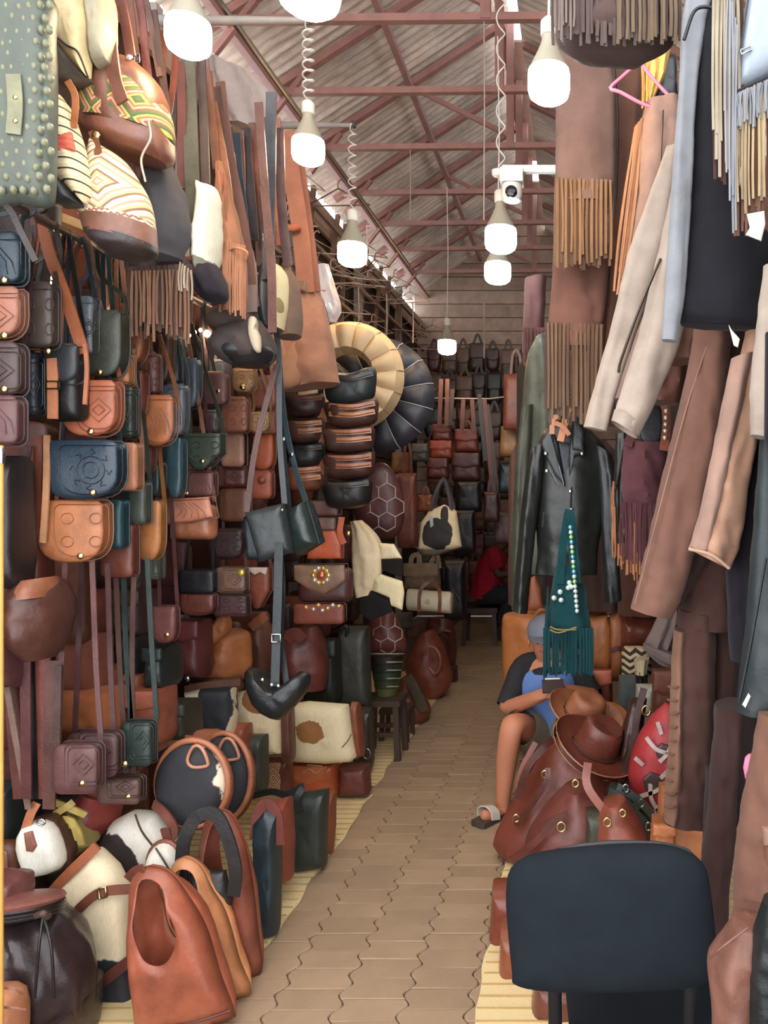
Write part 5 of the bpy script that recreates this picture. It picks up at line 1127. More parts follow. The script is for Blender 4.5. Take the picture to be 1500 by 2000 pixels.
mb = MB(); mb.lathe([(.05, -.008), (.1, -.01), (.107, 0), (.1, .008), (.05, .018), (.01, .02)], th.l(44, 1758, .06), Matrix.Rotation(-.24, 3, 'X') @ Matrix.Rotation(-.06, 3, 'Y'), 32); th.out(mb, 'flap', leather((150, 90, 78)))
th.lof('top_roll', [(-50, 1712, -50, 1752, .05), (0, 1706, 0, 1752, .07), (36, 1708, 40, 1750, .06), (50, 1726, 56, 1748, .03)], leather((124, 72, 66)), .06, .1, 6, 24, off=.04)
th.tub('drawcord', [(84, 1790, .14), (76, 1850, .165), (68, 1950, .165)], (34, 28, 28), .004); th.tub('drawcord', [(86, 1790, .14), (100, 1850, .165), (106, 1950, .165)], (34, 28, 28), .004); th.tub('toggle', [(72, 1788, .15), (84, 1784, .17), (94, 1790, .15)], (90, 66, 58), .009)
th = T('box_bag', 'light tan zipped leather case in the very bottom left corner', 'bag', 20, 2040, 2.1)
th.pil('body', [(-60, 1916), (30, 1916), (50, 1926), (57, 1960), (56, 2060), (-60, 2060)], leather((206, 134, 92), .5), .06, .05, .02, 7); th.lines('zip', [[(-50, 1966, .085), (20, 1968, .085), (50, 1972, .07)], [(-50, 1932, .08), (20, 1930, .085), (46, 1944, .07)]], (150, 90, 62), .0035)
th.pil('pull_tab', RR(-14, 1944, 8, 1960, 3), (176, 108, 72), .005, .01, .084, 6)
# ---- crossbody bags hanging low on long straps
G5 = 'crossbody bags hanging low on long straps'
def lowbag(label, box, Y, c, straps, snap=None, s='R', t=.04, fin='l'):
    th = flap(label, box, Y, c, s, snap, 3, t, strap=0, group=G5, name='crossbody_bag', fin=fin)
    for q in straps: th.rib('strap', [(a[0], a[1], .0) for a in q], dark(c, .95), .017, .004)
lowbag('plum crossbody bag with a round snap hanging low on two long straps', (120, 1446, 206, 1542), 2.42, (112, 72, 68), [[(128, 1090), (120, 1300), (113, 1470)], [(180, 1090), (188, 1300), (198, 1450)]], (160, 1530))
lowbag('darker plum crossbody bag behind the first low one', (146, 1424, 244, 1510), 2.52, (98, 64, 62), [[(160, 1100), (152, 1300), (146, 1430)], [(210, 1100), (216, 1300), (222, 1430)]], (244, 1492))
lowbag('dark green crossbody bag hanging low on straps', (250, 1404, 308, 1490), 2.6, (52, 66, 60), [[(242, 1120), (246, 1260), (256, 1404)], [(288, 1090), (296, 1250), (306, 1404)]])
lowbag('brown box shaped crossbody bag beneath the dark green one', (204, 1512, 286, 1562), 2.6, (100, 70, 60), [[(226, 1110), (234, 1300), (248, 1520)], [(262, 1120), (258, 1300), (262, 1520)]], (250, 1556))
lowbag('mottled olive bag hanging in the shadow behind the caramel saddle bag', (296, 1068, 322, 1130), 2.9, (96, 104, 90), [[(300, 1000), (300, 1070)]])
# dark bags along the left edge
th = T('barrel_bag', 'round brown leather bag with a tan top near the left edge', 'bag', 78, 1200, 2.34)
th.lof('body', [(52, 1132, 100, 1128, .05), (38, 1156, 118, 1150, .1), (34, 1200, 125, 1198, .12), (44, 1250, 116, 1250, .11), (58, 1284, 102, 1284, .06)], leather((92, 54, 42)), .1, .04); th.lof('top', [(56, 1132, 100, 1126, .06), (50, 1150, 106, 1146, .09), (50, 1166, 108, 1162, .1)], leather((150, 90, 60)), .08, .03, off=.02)
th.tub('piping', [(42, 1150, .08), (40, 1200, .1), (54, 1270, .08)], (170, 120, 80), .004)
satch('black leather bag hanging at the left edge above the brown round one', (8, 890, 50, 1150), 2.3, (40, 30, 30), t=.06, flapf=0, handle=False)
satch('rust brown bag behind the straps left of the caramel saddle bag', (42, 980, 96, 1150), 2.5, (120, 66, 48), t=.05, flapf=.3, handle=False)
satch('wine coloured bag low at the left edge', (-20, 1150, 44, 1340), 2.4, (96, 56, 54), t=.08, flapf=0, handle=False)
satch('blackish green bag standing at the left edge', (-20, 1520, 50, 1700), 2.6, (40, 48, 48), t=.08, flapf=0, handle=False)
for i, (x0, y0, x1, y1, w, c) in enumerate(((20, 1290, 40, 1560, 26, (110, 62, 54)), (62, 1270, 70, 1560, 28, (46, 44, 46)), (84, 1280, 92, 1560, 30, (120, 62, 50)), (104, 1290, 96, 1580, 24, (104, 66, 56)), (10, 1320, 56, 1580, 12, (140, 110, 96)), (50, 1280, 52, 1560, 20, (92, 48, 46)), (114, 1300, 108, 1540, 14, (84, 58, 52)), (76, 850, 72, 1030, 18, (120, 62, 44)), (92, 850, 84, 1060, 12, (196, 140, 96)), (56, 870, 44, 1000, 14, (84, 50, 42)))):
    th = T('leather_strap', '%s strap at the left edge of the stall, %s' % (('rust brown', 'black', 'brick red', 'taupe', 'pale thin', 'wine', 'thin umber', 'upper rust', 'upper tan', 'upper dark')[i], 'above the floor bags' if y0 > 1000 else 'by the navy bag'), 'strap', x0, y0, 2.46-.01*i, group='straps hanging low on the left'); th.rib('strap', [(x0, y0, 0), ((x0+x1)/2+R.uniform(-4, 4), (y0+y1)/2, .01), (x1, y1, 0)], c, w*th.k, .006)
th = T('support_pole', 'yellow painted pole at the left edge of the picture', 'pole', 2, 1300, 2.0); mb = MB(); mb.tube([(0, 0, th.l(2, 870).z), (0, 0, -th.O.z)], .006, 12); th.out(mb, 'pole', paint((206, 152, 74), .5)); mb = MB(); mb.lathe([(.008, 0), (.009, .01), (.009, .03), (.006, .04)], th.l(2, 905)); th.out(mb, 'collar', STEEL())
# soft bags piled behind the low straps
G6 = 'soft bags piled behind the hanging straps'
for (bx, Y, c, lab, fl) in (((126, 1236, 208, 1352), 2.9, (148, 84, 62), 'rust paper soft bag behind the low straps', 's'), ((124, 1342, 240, 1424), 2.85, (206, 118, 62), 'bright orange soft bag behind the low straps', 's'), ((200, 1324, 262, 1400), 3.0, (140, 82, 66), 'dusty rose brown bag right of the orange one', 's'),
        ((252, 1310, 296, 1390), 3.05, (204, 124, 78), 'peach tan soft bag peeking over the dark green one', 's'), ((262, 1340, 336, 1446), 2.95, (168, 92, 68), 'rosy brown tote behind the dark green crossbody bag', 'l'), ((332, 1366, 384, 1440), 3.1, (62, 60, 48), 'dark olive bag left of the black and white tote', 'l'),
        ((300, 1258, 342, 1340), 3.0, (42, 52, 50), 'black green shiny bag beneath the coin pouch', 'g'), ((258, 1240, 292, 1312), 3.05, (48, 50, 48), 'black bag between the long straps', 'l'), ((346, 1208, 408, 1322), 3.5, (112, 56, 54), 'wine red tote left of the caramel handbag', 'l'), ((130, 1150, 210, 1240), 3.0, (132, 72, 56), 'brick coloured bag high behind the low straps', 'l'), ((210, 1150, 300, 1240), 3.1, (74, 52, 48), 'dark umber bag high behind the low straps', 'l'), ((0, 1690, 90, 1780), 2.75, (58, 48, 46), 'dark bag lying behind the bottom left backpack', 'l'), ((384, 1326, 470, 1350), 3.6, (122, 76, 58), 'flat brown bag lying on the black and white tote', 'l')):
    satch(lab, bx, Y, c, t=.09, flapf=0 if fl == 's' else .35, handle=False, fin=fl, group=G6)
# rows of bags against the left wall, seen only in the gaps
n = 0
for j, z in enumerate((.35, .8, 1.25, 1.7, 2.15, 2.6)):
    for i in range(13):
        Y = 2.45+i*.36+(.18 if j % 2 else 0); c = R.choice((brn, mar, drk, (90, 50, 40), (132, 72, 54), (60, 50, 46), (150, 86, 58), (84, 46, 44)))
        px, py = VX+F0*(-1.92)/Y, VY-F0*(z-CH)/Y; w, h = .28*F0/Y*.5, .34*F0/Y*.5
        th = T('shoulder_bag', '%s bag against the left wall, %s row up, %s from the camera' % (('light', 'dark')[sum(c) < 230]+' brown', ORD[j], ORD[i]), 'bag', px, py, Y, 0, 0, 0, 'bags against the left wall')
        o = [shp((px-w, py-h, px+w, py+h), 'S'), shp((px-w, py-h, px+w, py+h), 'R')][(i+j) % 2]; th.pil('body', o, c, .05, .05, 0, 6); th.pil('flap', scl(o, .98, .6, -h*.4), lite(c, 1.15), .01, .02, .05, 5); n += 1
# ================================================================== right side: garments
G7 = 'suede and leather garments on the right'
th = T('fringed_bag', 'dark brown round bottomed bag with long fringe at the top right of the aisle', 'bag', 1200, 60, 1.92, 0, 0, 0, G7)
th.lof('body', [(1092, -40, 1322, -40, .06), (1086, 20, 1326, 20, .08), (1086, 76, 1316, 80, .09), (1110, 100, 1290, 104, .07), (1150, 116, 1260, 117, .03)], suede((88, 68, 62)), .08, .05, 7, 36)
th.fri('fringe', (1080, -40), (1332, -40), .145, suede((92, 76, 70)), 44, .008, .09, .12); th.fri('fringe', (1200, -40), (1320, -40), .14, suede((112, 92, 70)), 14, .008, .1, .12); th.fri('fringe', (1084, -40), (1120, -40), .13, suede((120, 104, 96)), 9, .005, .1, .2)
def shawl(label, px, py, Y, panel, f0, f1, ln, c, fc, fc2, nf, d=.05, name='suede_shawl', top=None):
    th = T(name, label, 'garment', px, py, Y, 0, 0, 0, G7); th.lof('panel', panel, suede(c), d, .1, 5, 26)
    th.fri('fringe', f0, f1, ln, suede(fc), nf, .011, d*.9, .1); th.fri('fringe', f0, f1, ln*.97, suede(fc2), nf//2, .01, d*1.15, .12); return th
shawl('brown suede shawl with golden brown fringe hanging under the right bulb', 1140, 230, 2.9, [(1082, 110, 1195, 112), (1084, 220, 1198, 225), (1084, 350, 1198, 352), (1088, 400, 1190, 400)], (1084, 348), (1196, 352), .31, (120, 92, 82), (112, 84, 66), (140, 102, 68), 26)
shawl('rust brown suede shawl with ragged fringe below the first shawl', 1125, 565, 3.0, [(1082, 480, 1190, 480), (1078, 560, 1186, 560), (1072, 632, 1176, 634), (1076, 680, 1172, 680)], (1066, 630), (1178, 634), .36, (122, 82, 68), (98, 76, 64), (122, 92, 68), 28)
th = shawl('narrow plum suede strip behind the two shawls', 1045, 580, 4.3, [(1025, 545, 1066, 540), (1022, 640, 1062, 640), (1020, 690, 1052, 690)], (1022, 640), (1062, 640), .2, (104, 66, 60), (120, 70, 60), (90, 58, 54), 12)
th = T('coat', 'brown suede coat edge hanging behind the fringed shawls', 'garment', 1210, 380, 3.1, 0, 0, 0, G7)
th.lof('panel', [(1190, 120, 1262, 110), (1196, 260, 1250, 260), (1190, 420, 1240, 420), (1176, 560, 1226, 560), (1168, 700, 1206, 700), (1160, 830, 1200, 830)], suede((112, 78, 62)), .05, .15, 5)
th.tub('edge', [(1198, 130, .05), (1206, 240, .05), (1200, 420, .05), (1184, 560, .05)], (60, 44, 40), .006)
# pink hanger, gold cloth
th = T('clothes_hanger', 'pink plastic hanger beside the right bulb', 'hanger', 1240, 150, 2.5); PK = paint((214, 108, 140), .4, .1)
th.tub('frame', [(1246, 122), (1215, 150), (1192, 172), (1212, 180), (1262, 206), (1330, 226), (1330, 214), (1272, 150), (1254, 124)], PK, .006, 0, 3); th.tub('hook', [(1250, 123), (1252, 100), (1262, 92), (1268, 102)], PK, .004)
th = T('scarf', 'pale gold cloth beside the pink hanger', 'scarf', 1285, 150, 2.7); th.lof('cloth', [(1262, 100, 1308, 92), (1262, 140, 1300, 140), (1264, 175, 1288, 170), (1262, 206, 1272, 204)], fabric((226, 182, 104)), .03, .25, 6); th.fri('fringe', (1252, 120), (1266, 120), .16, fabric((226, 150, 80)), 6, .006, .03)
satch('black beaded bag hanging behind the gold cloth', (1276, 110, 1324, 202), 2.75, (50, 52, 58), t=.04, flapf=0, handle=False, fin='g')
th = T('skirt', 'dusty pink brown suede skirt with orange fringe on its left edge', 'garment', 1285, 350, 2.55, 0, 0, 0, G7)
th.lof('panel', [(1262, 204, 1330, 202), (1252, 260, 1340, 260), (1240, 380, 1340, 380), (1226, 520, 1330, 520), (1212, 640, 1310, 640), (1200, 780, 1280, 780)], suede((146, 116, 102)), .06, .1, 5); th.lines('seam', [[(1295, 215, .075), (1290, 320, .07)]], (60, 48, 46), .003)
th.fri('fringe', (1240, 250), (1256, 230), .52, suede((176, 120, 80)), 10, .008, .02, .1, None, .003, .015, -.12)
# beige jacket with two sleeves
th = T('jacket', 'sand coloured suede jacket with hanging sleeves, right of the shawls', 'garment', 1250, 560, 2.12, 0, 0, 0, G7); BG = suede((174, 155, 138))
th.lof('sleeve', [(1302, 288, 1332, 296, .025), (1266, 388, 1318, 400, .032), (1226, 500, 1292, 508, .034), (1192, 640, 1244, 652, .032), (1165, 740, 1210, 746, .03), (1141, 834, 1184, 842, .026)], BG, .03, .14, 4)
th.lof('sleeve', [(1320, 330, 1352, 330, .025), (1290, 470, 1334, 480, .03), (1256, 620, 1332, 640, .036), (1222, 740, 1292, 756, .034), (1197, 816, 1246, 852, .03)], BG, .03, .14, 4, off=.04)
th.lof('body', [(1330, 240, 1420, 240, .06), (1300, 420, 1430, 430, .07), (1280, 600, 1400, 610, .07), (1270, 700, 1360, 710, .06)], suede((150, 108, 90)), .06, .08, 5, off=-.08)
th.lof('cuff', [(1200, 800, 1252, 830, .056), (1194, 822, 1244, 856, .054)], BG, .05, .02, 4, off=.03, cap=False)
th.lines('zip', [[(1290, 505, .07), (1250, 600, .08), (1214, 700, .075), (1208, 728, .07)]], metal((90, 80, 72), .5), .004)
th = T('jacket', 'rust brown suede jacket half hidden behind the sand coloured one', 'garment', 1290, 750, 2.45, 0, 0, 0, G7)
th.lof('panel', [(1270, 560, 1350, 560), (1250, 660, 1350, 660), (1250, 740, 1340, 740), (1268, 785, 1324, 790)], suede((134, 86, 72)), .06, .08); th.lines('seam', [[(1300, 640, .07), (1290, 750, .07)]], (84, 52, 46), .003)
# black coat; the light on its sleeve edge is painted in as pale grey
th = T('coat', 'black suede coat with its lit sleeve painted pale grey near the right edge', 'garment', 1380, 330, 1.78, 0, 0, 0, G7)
th.lof('sleeve', [(1346, -30, 1400, -30, .03), (1332, 40, 1378, 50, .024), (1326, 170, 1360, 180, .02), (1317, 300, 1353, 300, .02), (1308, 450, 1345, 450, .018), (1300, 570, 1336, 574, .016), (1294, 664, 1321, 668, .012)], suede((140, 142, 146)), .03, .12, 4, wr=.01, sq=.7)
th.lof('body', [(1350, -30, 1420, -30, .04), (1350, 30, 1402, 20, .05), (1348, 160, 1432, 200, .06), (1342, 350, 1450, 400, .06), (1334, 500, 1510, 480, .06), (1322, 600, 1500, 625, .06), (1330, 634, 1480, 642, .04)], suede((34, 33, 38)), .06, .06, 4, 30, off=-.04, wr=.012)
th.tub('shoulder_seam', [(1336, 78, .045), (1356, 22, .05), (1384, 14, .05), (1396, 26, .04)], (30, 34, 38), .004)
th.pil('paper_tag', [(1418, 640), (1424, 650), (1440, 668), (1436, 684), (1428, 680)], paint((226, 220, 196), .7), .003, .003, .03, 6)
# fringed pale leather vest
th = T('vest', 'pale blue white leather vest with brown and cream fringe at the top right', 'garment', 1470, 120, 1.6, 0, 0, 0, G7)
th.pil('front_panel', [(1462, -30), (1520, -30), (1520, 140), (1500, 152), (1438, 182), (1442, 100)], leather((164, 176, 188), .4, .1), .03, .03, 0, 6)
th.lines('hem', [[(1438, 178, .03), (1500, 150, .032), (1520, 140, .03)], [(1446, 100, .03), (1464, -20, .03)]], (60, 66, 74), .002)
th.tub('pocket', [(1446, 98), (1466, 90), (1468, 98), (1448, 106)], STEEL(), .002, .036, 1, None, True)
th.fri('fringe', (1434, 186), (1520, 146), .27, suede((112, 76, 58)), 22, .006, .02, .15); th.fri('fringe', (1440, 184), (1520, 148), .24, suede((172, 148, 108)), 11, .005, .03, .2); th.fri('fringe', (1436, 186), (1520, 148), .07, suede((140, 144, 150)), 20, .004, .034, .2)
th.fri('fringe', (1392, -40), (1440, -40), .34, suede((160, 146, 122)), 12, .006, .02, .3); th.fri('fringe', (1396, -40), (1450, -40), .38, suede((84, 56, 46)), 14, .007, .01, .2); th.fri('fringe', (1420, -30), (1440, 60), .4, suede((140, 142, 148)), 6, .004, .03, .1)
th.pil('paper_tag', [(1450, 432), (1484, 426), (1486, 452), (1478, 484), (1448, 472), (1456, 458)], paint((214, 206, 196), .7), .003, .003, .04, 6)
# long brown coat
th = T('coat', 'long chocolate brown suede coat with sleeves reaching down to the orange backpack', 'garment', 1330, 920, 2.02, 0, 0, 0, G7); CB = suede((122, 84, 68))
th.lof('sleeve', [(1362, 600, 1430, 600, .05), (1350, 690, 1424, 690, .06), (1330, 790, 1414, 800, .065), (1300, 905, 1394, 920, .065), (1274, 1020, 1368, 1042, .06), (1250, 1120, 1334, 1150, .055), (1233, 1188, 1310, 1208, .05)], CB, .06, .05, 4)
th.tub('painted_highlight', [(1386, 660, .05), (1340, 800, .055), (1292, 980, .055), (1240, 1180, .045)], suede((150, 112, 92)), .002)  # thin paler tube paints the light along the sleeve's left edge
th.lof('body', [(1370, 560, 1470, 560, .05), (1372, 700, 1450, 700, .05), (1350, 900, 1430, 900, .05), (1330, 1060, 1400, 1060, .05), (1290, 1180, 1330, 1180, .04)], suede((78, 54, 48)), .05, .08, 5, off=-.09)
th = T('coat', 'camel suede coat panel with a stitched hem at the right', 'garment', 1410, 900, 1.86, 0, 0, 0, G7)
th.lof('panel', [(1462, 620, 1510, 620, .03), (1440, 740, 1500, 740, .04), (1412, 860, 1478, 860, .045), (1382, 960, 1456, 970, .045), (1358, 1040, 1440, 1070, .04), (1345, 1072, 1424, 1112, .035)], suede((184, 138, 108)), .04, .1, 4)
th.lof('facing', [(1430, 700, 1470, 690, .03), (1400, 850, 1436, 850, .035), (1372, 980, 1404, 990, .035), (1348, 1066, 1380, 1084, .03)], suede((166, 130, 112)), .03, .05, 4, off=.025)
th.tub('hem', [(1345, 1072, .05), (1390, 1084, .06), (1424, 1110, .05)], suede((196, 156, 128)), .004)
# near right hanging pieces
th = T('jacket', 'grey brown shearling jacket edge at the right frame border', 'garment', 1480, 750, 1.62, 0, 0, 0, G7)
th.lof('panel', [(1490, 520, 1540, 520, .03), (1474, 680, 1540, 680, .04), (1466, 760, 1540, 760, .04), (1466, 850, 1540, 866, .04)], suede((168, 152, 136)), .04, .08); th.pil('dark_opening', [(1484, 660), (1520, 640), (1520, 1000), (1482, 860)], suede((34, 30, 34)), .02, .02, .05, 5)
th = T('trousers', 'dark brown suede trousers with one gathered side painted as lit, hanging to the floor bags', 'garment', 1360, 1330, 2.15, 0, 0, 0, G7); TB = suede((84, 56, 48))
th.lof('waist', [(1346, 1078, 1444, 1096, .06), (1334, 1140, 1440, 1160, .07), (1322, 1220, 1430, 1230, .07)], TB, .06, .05, 5)
th.lof('leg', [(1326, 1190, 1398, 1200, .06), (1316, 1310, 1396, 1320, .065), (1312, 1420, 1394, 1430, .06), (1306, 1520, 1388, 1525, .06), (1298, 1602, 1384, 1610, .055)], TB, .06, .06, 4, off=.01)
th.lof('leg', [(1386, 1190, 1440, 1200, .06), (1390, 1300, 1436, 1300, .06), (1378, 1390, 1430, 1396, .06), (1372, 1470, 1420, 1480, .055), (1366, 1530, 1416, 1535, .05)], suede((74, 50, 44)), .06, .06, 4, off=-.06)
th.lof('painted_lit_side', [(1318, 1230, 1338, 1232, .03), (1311, 1330, 1338, 1332, .045), (1306, 1460, 1334, 1460, .045), (1296, 1600, 1324, 1606, .045)], suede((136, 96, 74)), .03, .05, 4, off=.03)  # lighter strip paints the lit side of the same leg
for j in range(10): th.tub('gather_ridge', [(1304-j*.8, 1340+j*26, .075), (1318-j*.8, 1344+j*26, .08), (1332-j, 1338+j*26, .072)], suede((112, 78, 60)), .003)  # ridges for the gathers across the leg's lit side
th = T('trousers', 'second pair of brown suede trousers behind the gathered ones', 'garment', 1410, 1500, 1.98, 0, 0, 0, G7)
th.lof('leg', [(1396, 1380, 1450, 1370, .05), (1390, 1500, 1440, 1500, .055), (1380, 1620, 1432, 1630, .05), (1366, 1740, 1420, 1760, .05), (1360, 1850, 1420, 1860, .05)], suede((70, 46, 42)), .05, .07, 4)
th.lof('leg', [(1380, 1500, 1420, 1500, .05), (1376, 1600, 1412, 1600, .05), (1370, 1700, 1404, 1700, .05), (1366, 1800, 1400, 1800, .05)], suede((62, 42, 40)), .05, .07, 4, off=-.08)
th = T('coat', 'black green leather coat hanging at the right frame border', 'garment', 1480, 1230, 1.66, 0, 0, 0, G7)
th.lof('panel', [(1484, 860, 1540, 860, .04), (1474, 1000, 1540, 1000, .05), (1462, 1160, 1540, 1160, .05), (1450, 1280, 1540, 1280, .05), (1440, 1390, 1540, 1396, .04)], leather((40, 50, 52), .5), .05, .08); th.lines('seam', [[(1496, 1090, .055), (1470, 1240, .06), (1444, 1370, .05)]], (16, 18, 20), .003)
th.pil('paper_tag', [(1438, 1362), (1450, 1340), (1454, 1346), (1444, 1368)], paint((206, 214, 186), .7), .003, .003, .06, 6)
th = T('coat', 'black suede sleeve between the camel coat and the green black coat', 'garment', 1450, 1050, 1.95, 0, 0, 0, G7)
th.lof('sleeve', [(1452, 760, 1500, 760, .04), (1432, 930, 1490, 930, .05), (1420, 1060, 1480, 1080, .05), (1424, 1200, 1480, 1210, .05), (1430, 1290, 1470, 1290, .04)], suede((36, 32, 38)), .05, .06)
th = T('coat', 'brown suede coat with patch pockets at the lower right edge', 'garment', 1470, 1600, 1.6, 0, 0, 0, G7)
th.lof('panel', [(1484, 1392, 1540, 1390, .04), (1470, 1480, 1540, 1480, .05), (1446, 1580, 1540, 1580, .05), (1434, 1680, 1540, 1680, .05), (1430, 1790, 1540, 1790, .05), (1432, 1830, 1540, 1830, .04)], suede((122, 82, 64)), .05, .06)
th.pil('pocket', RR(1482, 1600, 1530, 1690, 4), suede((116, 76, 60)), .012, .02, .05, 6); th.pil('pocket_flap', [(1474, 1590), (1530, 1586), (1530, 1624), (1478, 1624)], suede((150, 112, 94)), .014, .02, .06, 6); th.rib('hem_band', [(1434, 1764, .055), (1480, 1772, .065), (1530, 1780, .06)], suede((112, 72, 56)), .012, .006)
th = T('jacket', 'tan brown leather jacket with a green black lining in the bottom right corner', 'garment', 1440, 1920, 1.42, 0, 0, 0, G7)
th.lof('panel', [(1436, 1802, 1476, 1800, .03), (1398, 1850, 1480, 1840, .05), (1384, 1880, 1482, 1890, .055), (1390, 1960, 1480, 1960, .055), (1392, 2060, 1480, 2060, .05)], leather((132, 84, 66), .6), .05, .1, 5); th.tub('seam', [(1386, 1872, .05), (1410, 1850, .07), (1460, 1812, .06)], (120, 76, 58), .0022)
th.lof('lining', [(1494, 1762, 1540, 1760, .03), (1474, 1830, 1540, 1830, .04), (1464, 1920, 1540, 1920, .04), (1464, 2060, 1540, 2060, .04)], leather((26, 32, 32)), .04, .06, 5, off=.05)
th = T('pompom', 'small pink round pompom beside the brown coat', 'ornament', 1466, 1500, 1.66); mb = MB(); mb.lathe([(.006, -.03), (.012, -.022), (.016, 0), (.012, .022), (.005, .03)], n=16); th.out(mb, 'ball', fabric((214, 120, 150)))
# ---- black biker jacket and the olive one behind it
th = T('jacket', 'olive grey leather jacket hanging behind the black biker jacket', 'garment', 1045, 900, 4.1, 0, 0, 0, G7)
th.lof('body', [(1046, 660, 1070, 650, .04), (1030, 700, 1090, 690, .08), (1020, 800, 1100, 800, .1), (1010, 920, 1100, 920, .1), (1000, 1040, 1090, 1040, .1), (1000, 1120, 1080, 1120, .08)], leather((92, 94, 78), .5), .09, .1, 7)
th.lof('sleeve', [(1018, 800, 1040, 790, .05), (1006, 920, 1034, 920, .06), (1002, 1060, 1026, 1060, .05), (1000, 1190, 1026, 1195, .05)], leather((84, 88, 74), .5), .05, .08, 5, off=.1)
th = T('jacket', 'black leather biker jacket with zips on a wooden hanger', 'garment', 1115, 1000, 3.3, 0, 0, 0, G7); BL = leather((40, 42, 38), .34, .2); BL2 = leather((46, 50, 50), .3, .2)
th.lof('body', [(1066, 838, 1150, 836, .04), (1054, 864, 1186, 880, .07), (1048, 930, 1184, 930, .09), (1046, 1010, 1180, 1010, .1), (1050, 1070, 1168, 1070, .09), (1046, 1120, 1166, 1122, .08)], BL, .08, .06, 7, 36)
th.lof('sleeve', [(1162, 868, 1194, 888, .05), (1168, 930, 1204, 930, .06), (1174, 1030, 1204, 1030, .055), (1178, 1110, 1210, 1110, .05), (1180, 1176, 1214, 1172, .045)], BL2, .05, .08, 5, off=.03)
th.lof('sleeve', [(1036, 880, 1066, 862, .05), (1024, 950, 1060, 945, .06), (1014, 1040, 1046, 1042, .055), (1006, 1130, 1036, 1130, .05), (1002, 1192, 1030, 1198, .045)], BL, .05, .08, 5, off=.04)
th.pil('lapel', [(1076, 836), (1090, 862), (1104, 950), (1086, 930), (1066, 890), (1058, 868)], BL2, .01, .012, .1, 5); th.pil('lapel', [(1120, 818), (1140, 838), (1142, 888), (1118, 896), (1112, 940), (1112, 880)], BL2, .01, .012, .1, 5)
th.pil('lining', [(1090, 866), (1116, 868), (1112, 946), (1104, 946)], (34, 36, 46), .006, .01, .09, 6)
th.pil('collar', [(1118, 812), (1132, 822), (1142, 846), (1140, 886), (1118, 882)], BL2, .012, .014, .108, 5)
th.lines('zip', [[(1077, 850, .11), (1090, 900, .115), (1103, 950, .115)], [(1116, 950, .115), (1114, 1000, .115), (1112, 1080, .11)], [(1070, 912, .115), (1090, 948, .115)], [(1062, 1000, .11), (1060, 1030, .11)]], STEEL(), .003)
for x, y in ((1066, 886), (1137, 886), (1068, 920), (1114, 960), (1116, 996)): th.dot('stud', (x, y), STEEL(), .009, .118)
th = T('clothes_hanger', 'wooden hangers poking out of the biker jacket collar', 'hanger', 1095, 830, 3.25); WH = paint((196, 128, 90), .5, .15)
th.rib('bar', [(1078, 848, .1), (1080, 820, .1), (1092, 812, .1)], WH, .02, .012); th.rib('bar', [(1094, 862, .1), (1102, 830, .1), (1110, 796, .1)], WH, .028, .012); th.rib('bar', [(1084, 826, .12), (1100, 834, .12), (1112, 850, .12)], WH, .018, .01); th.tub('hook', [(1104, 796), (1104, 776), (1110, 768), (1114, 776)], STEEL(), .003, .1)
# ---- teal fringed bag
th = T('fringed_bag', 'deep teal fringed suede bag with a jewelled strap in front of the seated person', 'bag', 1110, 1170, 2.9); TL = suede((12, 62, 66), .3)
th.lof('body', [(1086, 1106, 1124, 1106, .03), (1078, 1150, 1142, 1150, .05), (1072, 1200, 1150, 1200, .06), (1070, 1240, 1152, 1240, .055), (1074, 1264, 1148, 1264, .03)], TL, .05, .04)
th.fri('fringe', (1062, 1226), (1158, 1226), .165, TL, 44, .0065, .065, .08); th.fri('fringe', (1070, 1140), (1064, 1236), .2, TL, 8, .006, .04, .15); th.fri('fringe', (1142, 1140), (1154, 1230), .2, TL, 8, .006, .04, .15)
th.lines('braid', [[(1074, 1224, .075), (1090, 1230, .078), (1126, 1230, .078)], [(1074, 1230, .075), (1092, 1236, .078), (1126, 1225, .078)]], leather((150, 130, 70)), .003)
th.rib('strap', [(1094, 1140, .05), (1098, 1080, .03), (1108, 1010, .0), (1112, 996, 0)], TL, .03, .006); th.rib('strap', [(1126, 1140, .06), (1120, 1080, .05), (1116, 1020, .02), (1112, 996, 0)], TL, .035, .006)
for k in range(18):
    y = 1030+k*9.6; x = 1114+(y-1030)*.08; th.dot('jewel', (x, y), gem(((120, 190, 230), (230, 240, 240), (150, 230, 120))[k % 3] if k < 12 else (236, 244, 244)), .0085, .075 if k > 8 else .06, None, 1)
for x, y in ((1082, 1168), (1096, 1172), (1094, 1156), (1112, 1138), (1116, 1146), (1110, 1148)): th.dot('jewel', (x, y), gem((226, 240, 236)), .01, .066, None, 1)
# ---- purple fringed bag
th = T('fringed_bag', 'wine purple suede bag with fringe below the sand coloured jacket', 'bag', 1258, 960, 2.75); PU = suede((100, 58, 62))
th.lof('body', [(1218, 864, 1304, 864, .03), (1216, 900, 1304, 900, .05), (1214, 950, 1302, 950, .055), (1216, 986, 1300, 986, .05)], PU, .05, .04); th.fri('fringe', (1212, 980), (1300, 984), .2, PU, 26, .007, .06, .15)
th.pil('opening', EL(1272, 828, 26, 46, 20), (30, 28, 34), .006, .006, .0, 5); th.rib('strap', [(1226, 872, .04), (1240, 820, .02), (1256, 780, .01)], PU, .03, .006); th.rib('strap', [(1296, 880, .05), (1302, 830, .03), (1300, 786, .02)], suede((150, 84, 62)), .03, .006)
for k in range(6): th.dot('jewel', (1302-k*.6, 790+k*13), gem((((90, 220, 120), (230, 220, 200), (226, 206, 190))[min(k, 2)])), .009, .05, None, 1)
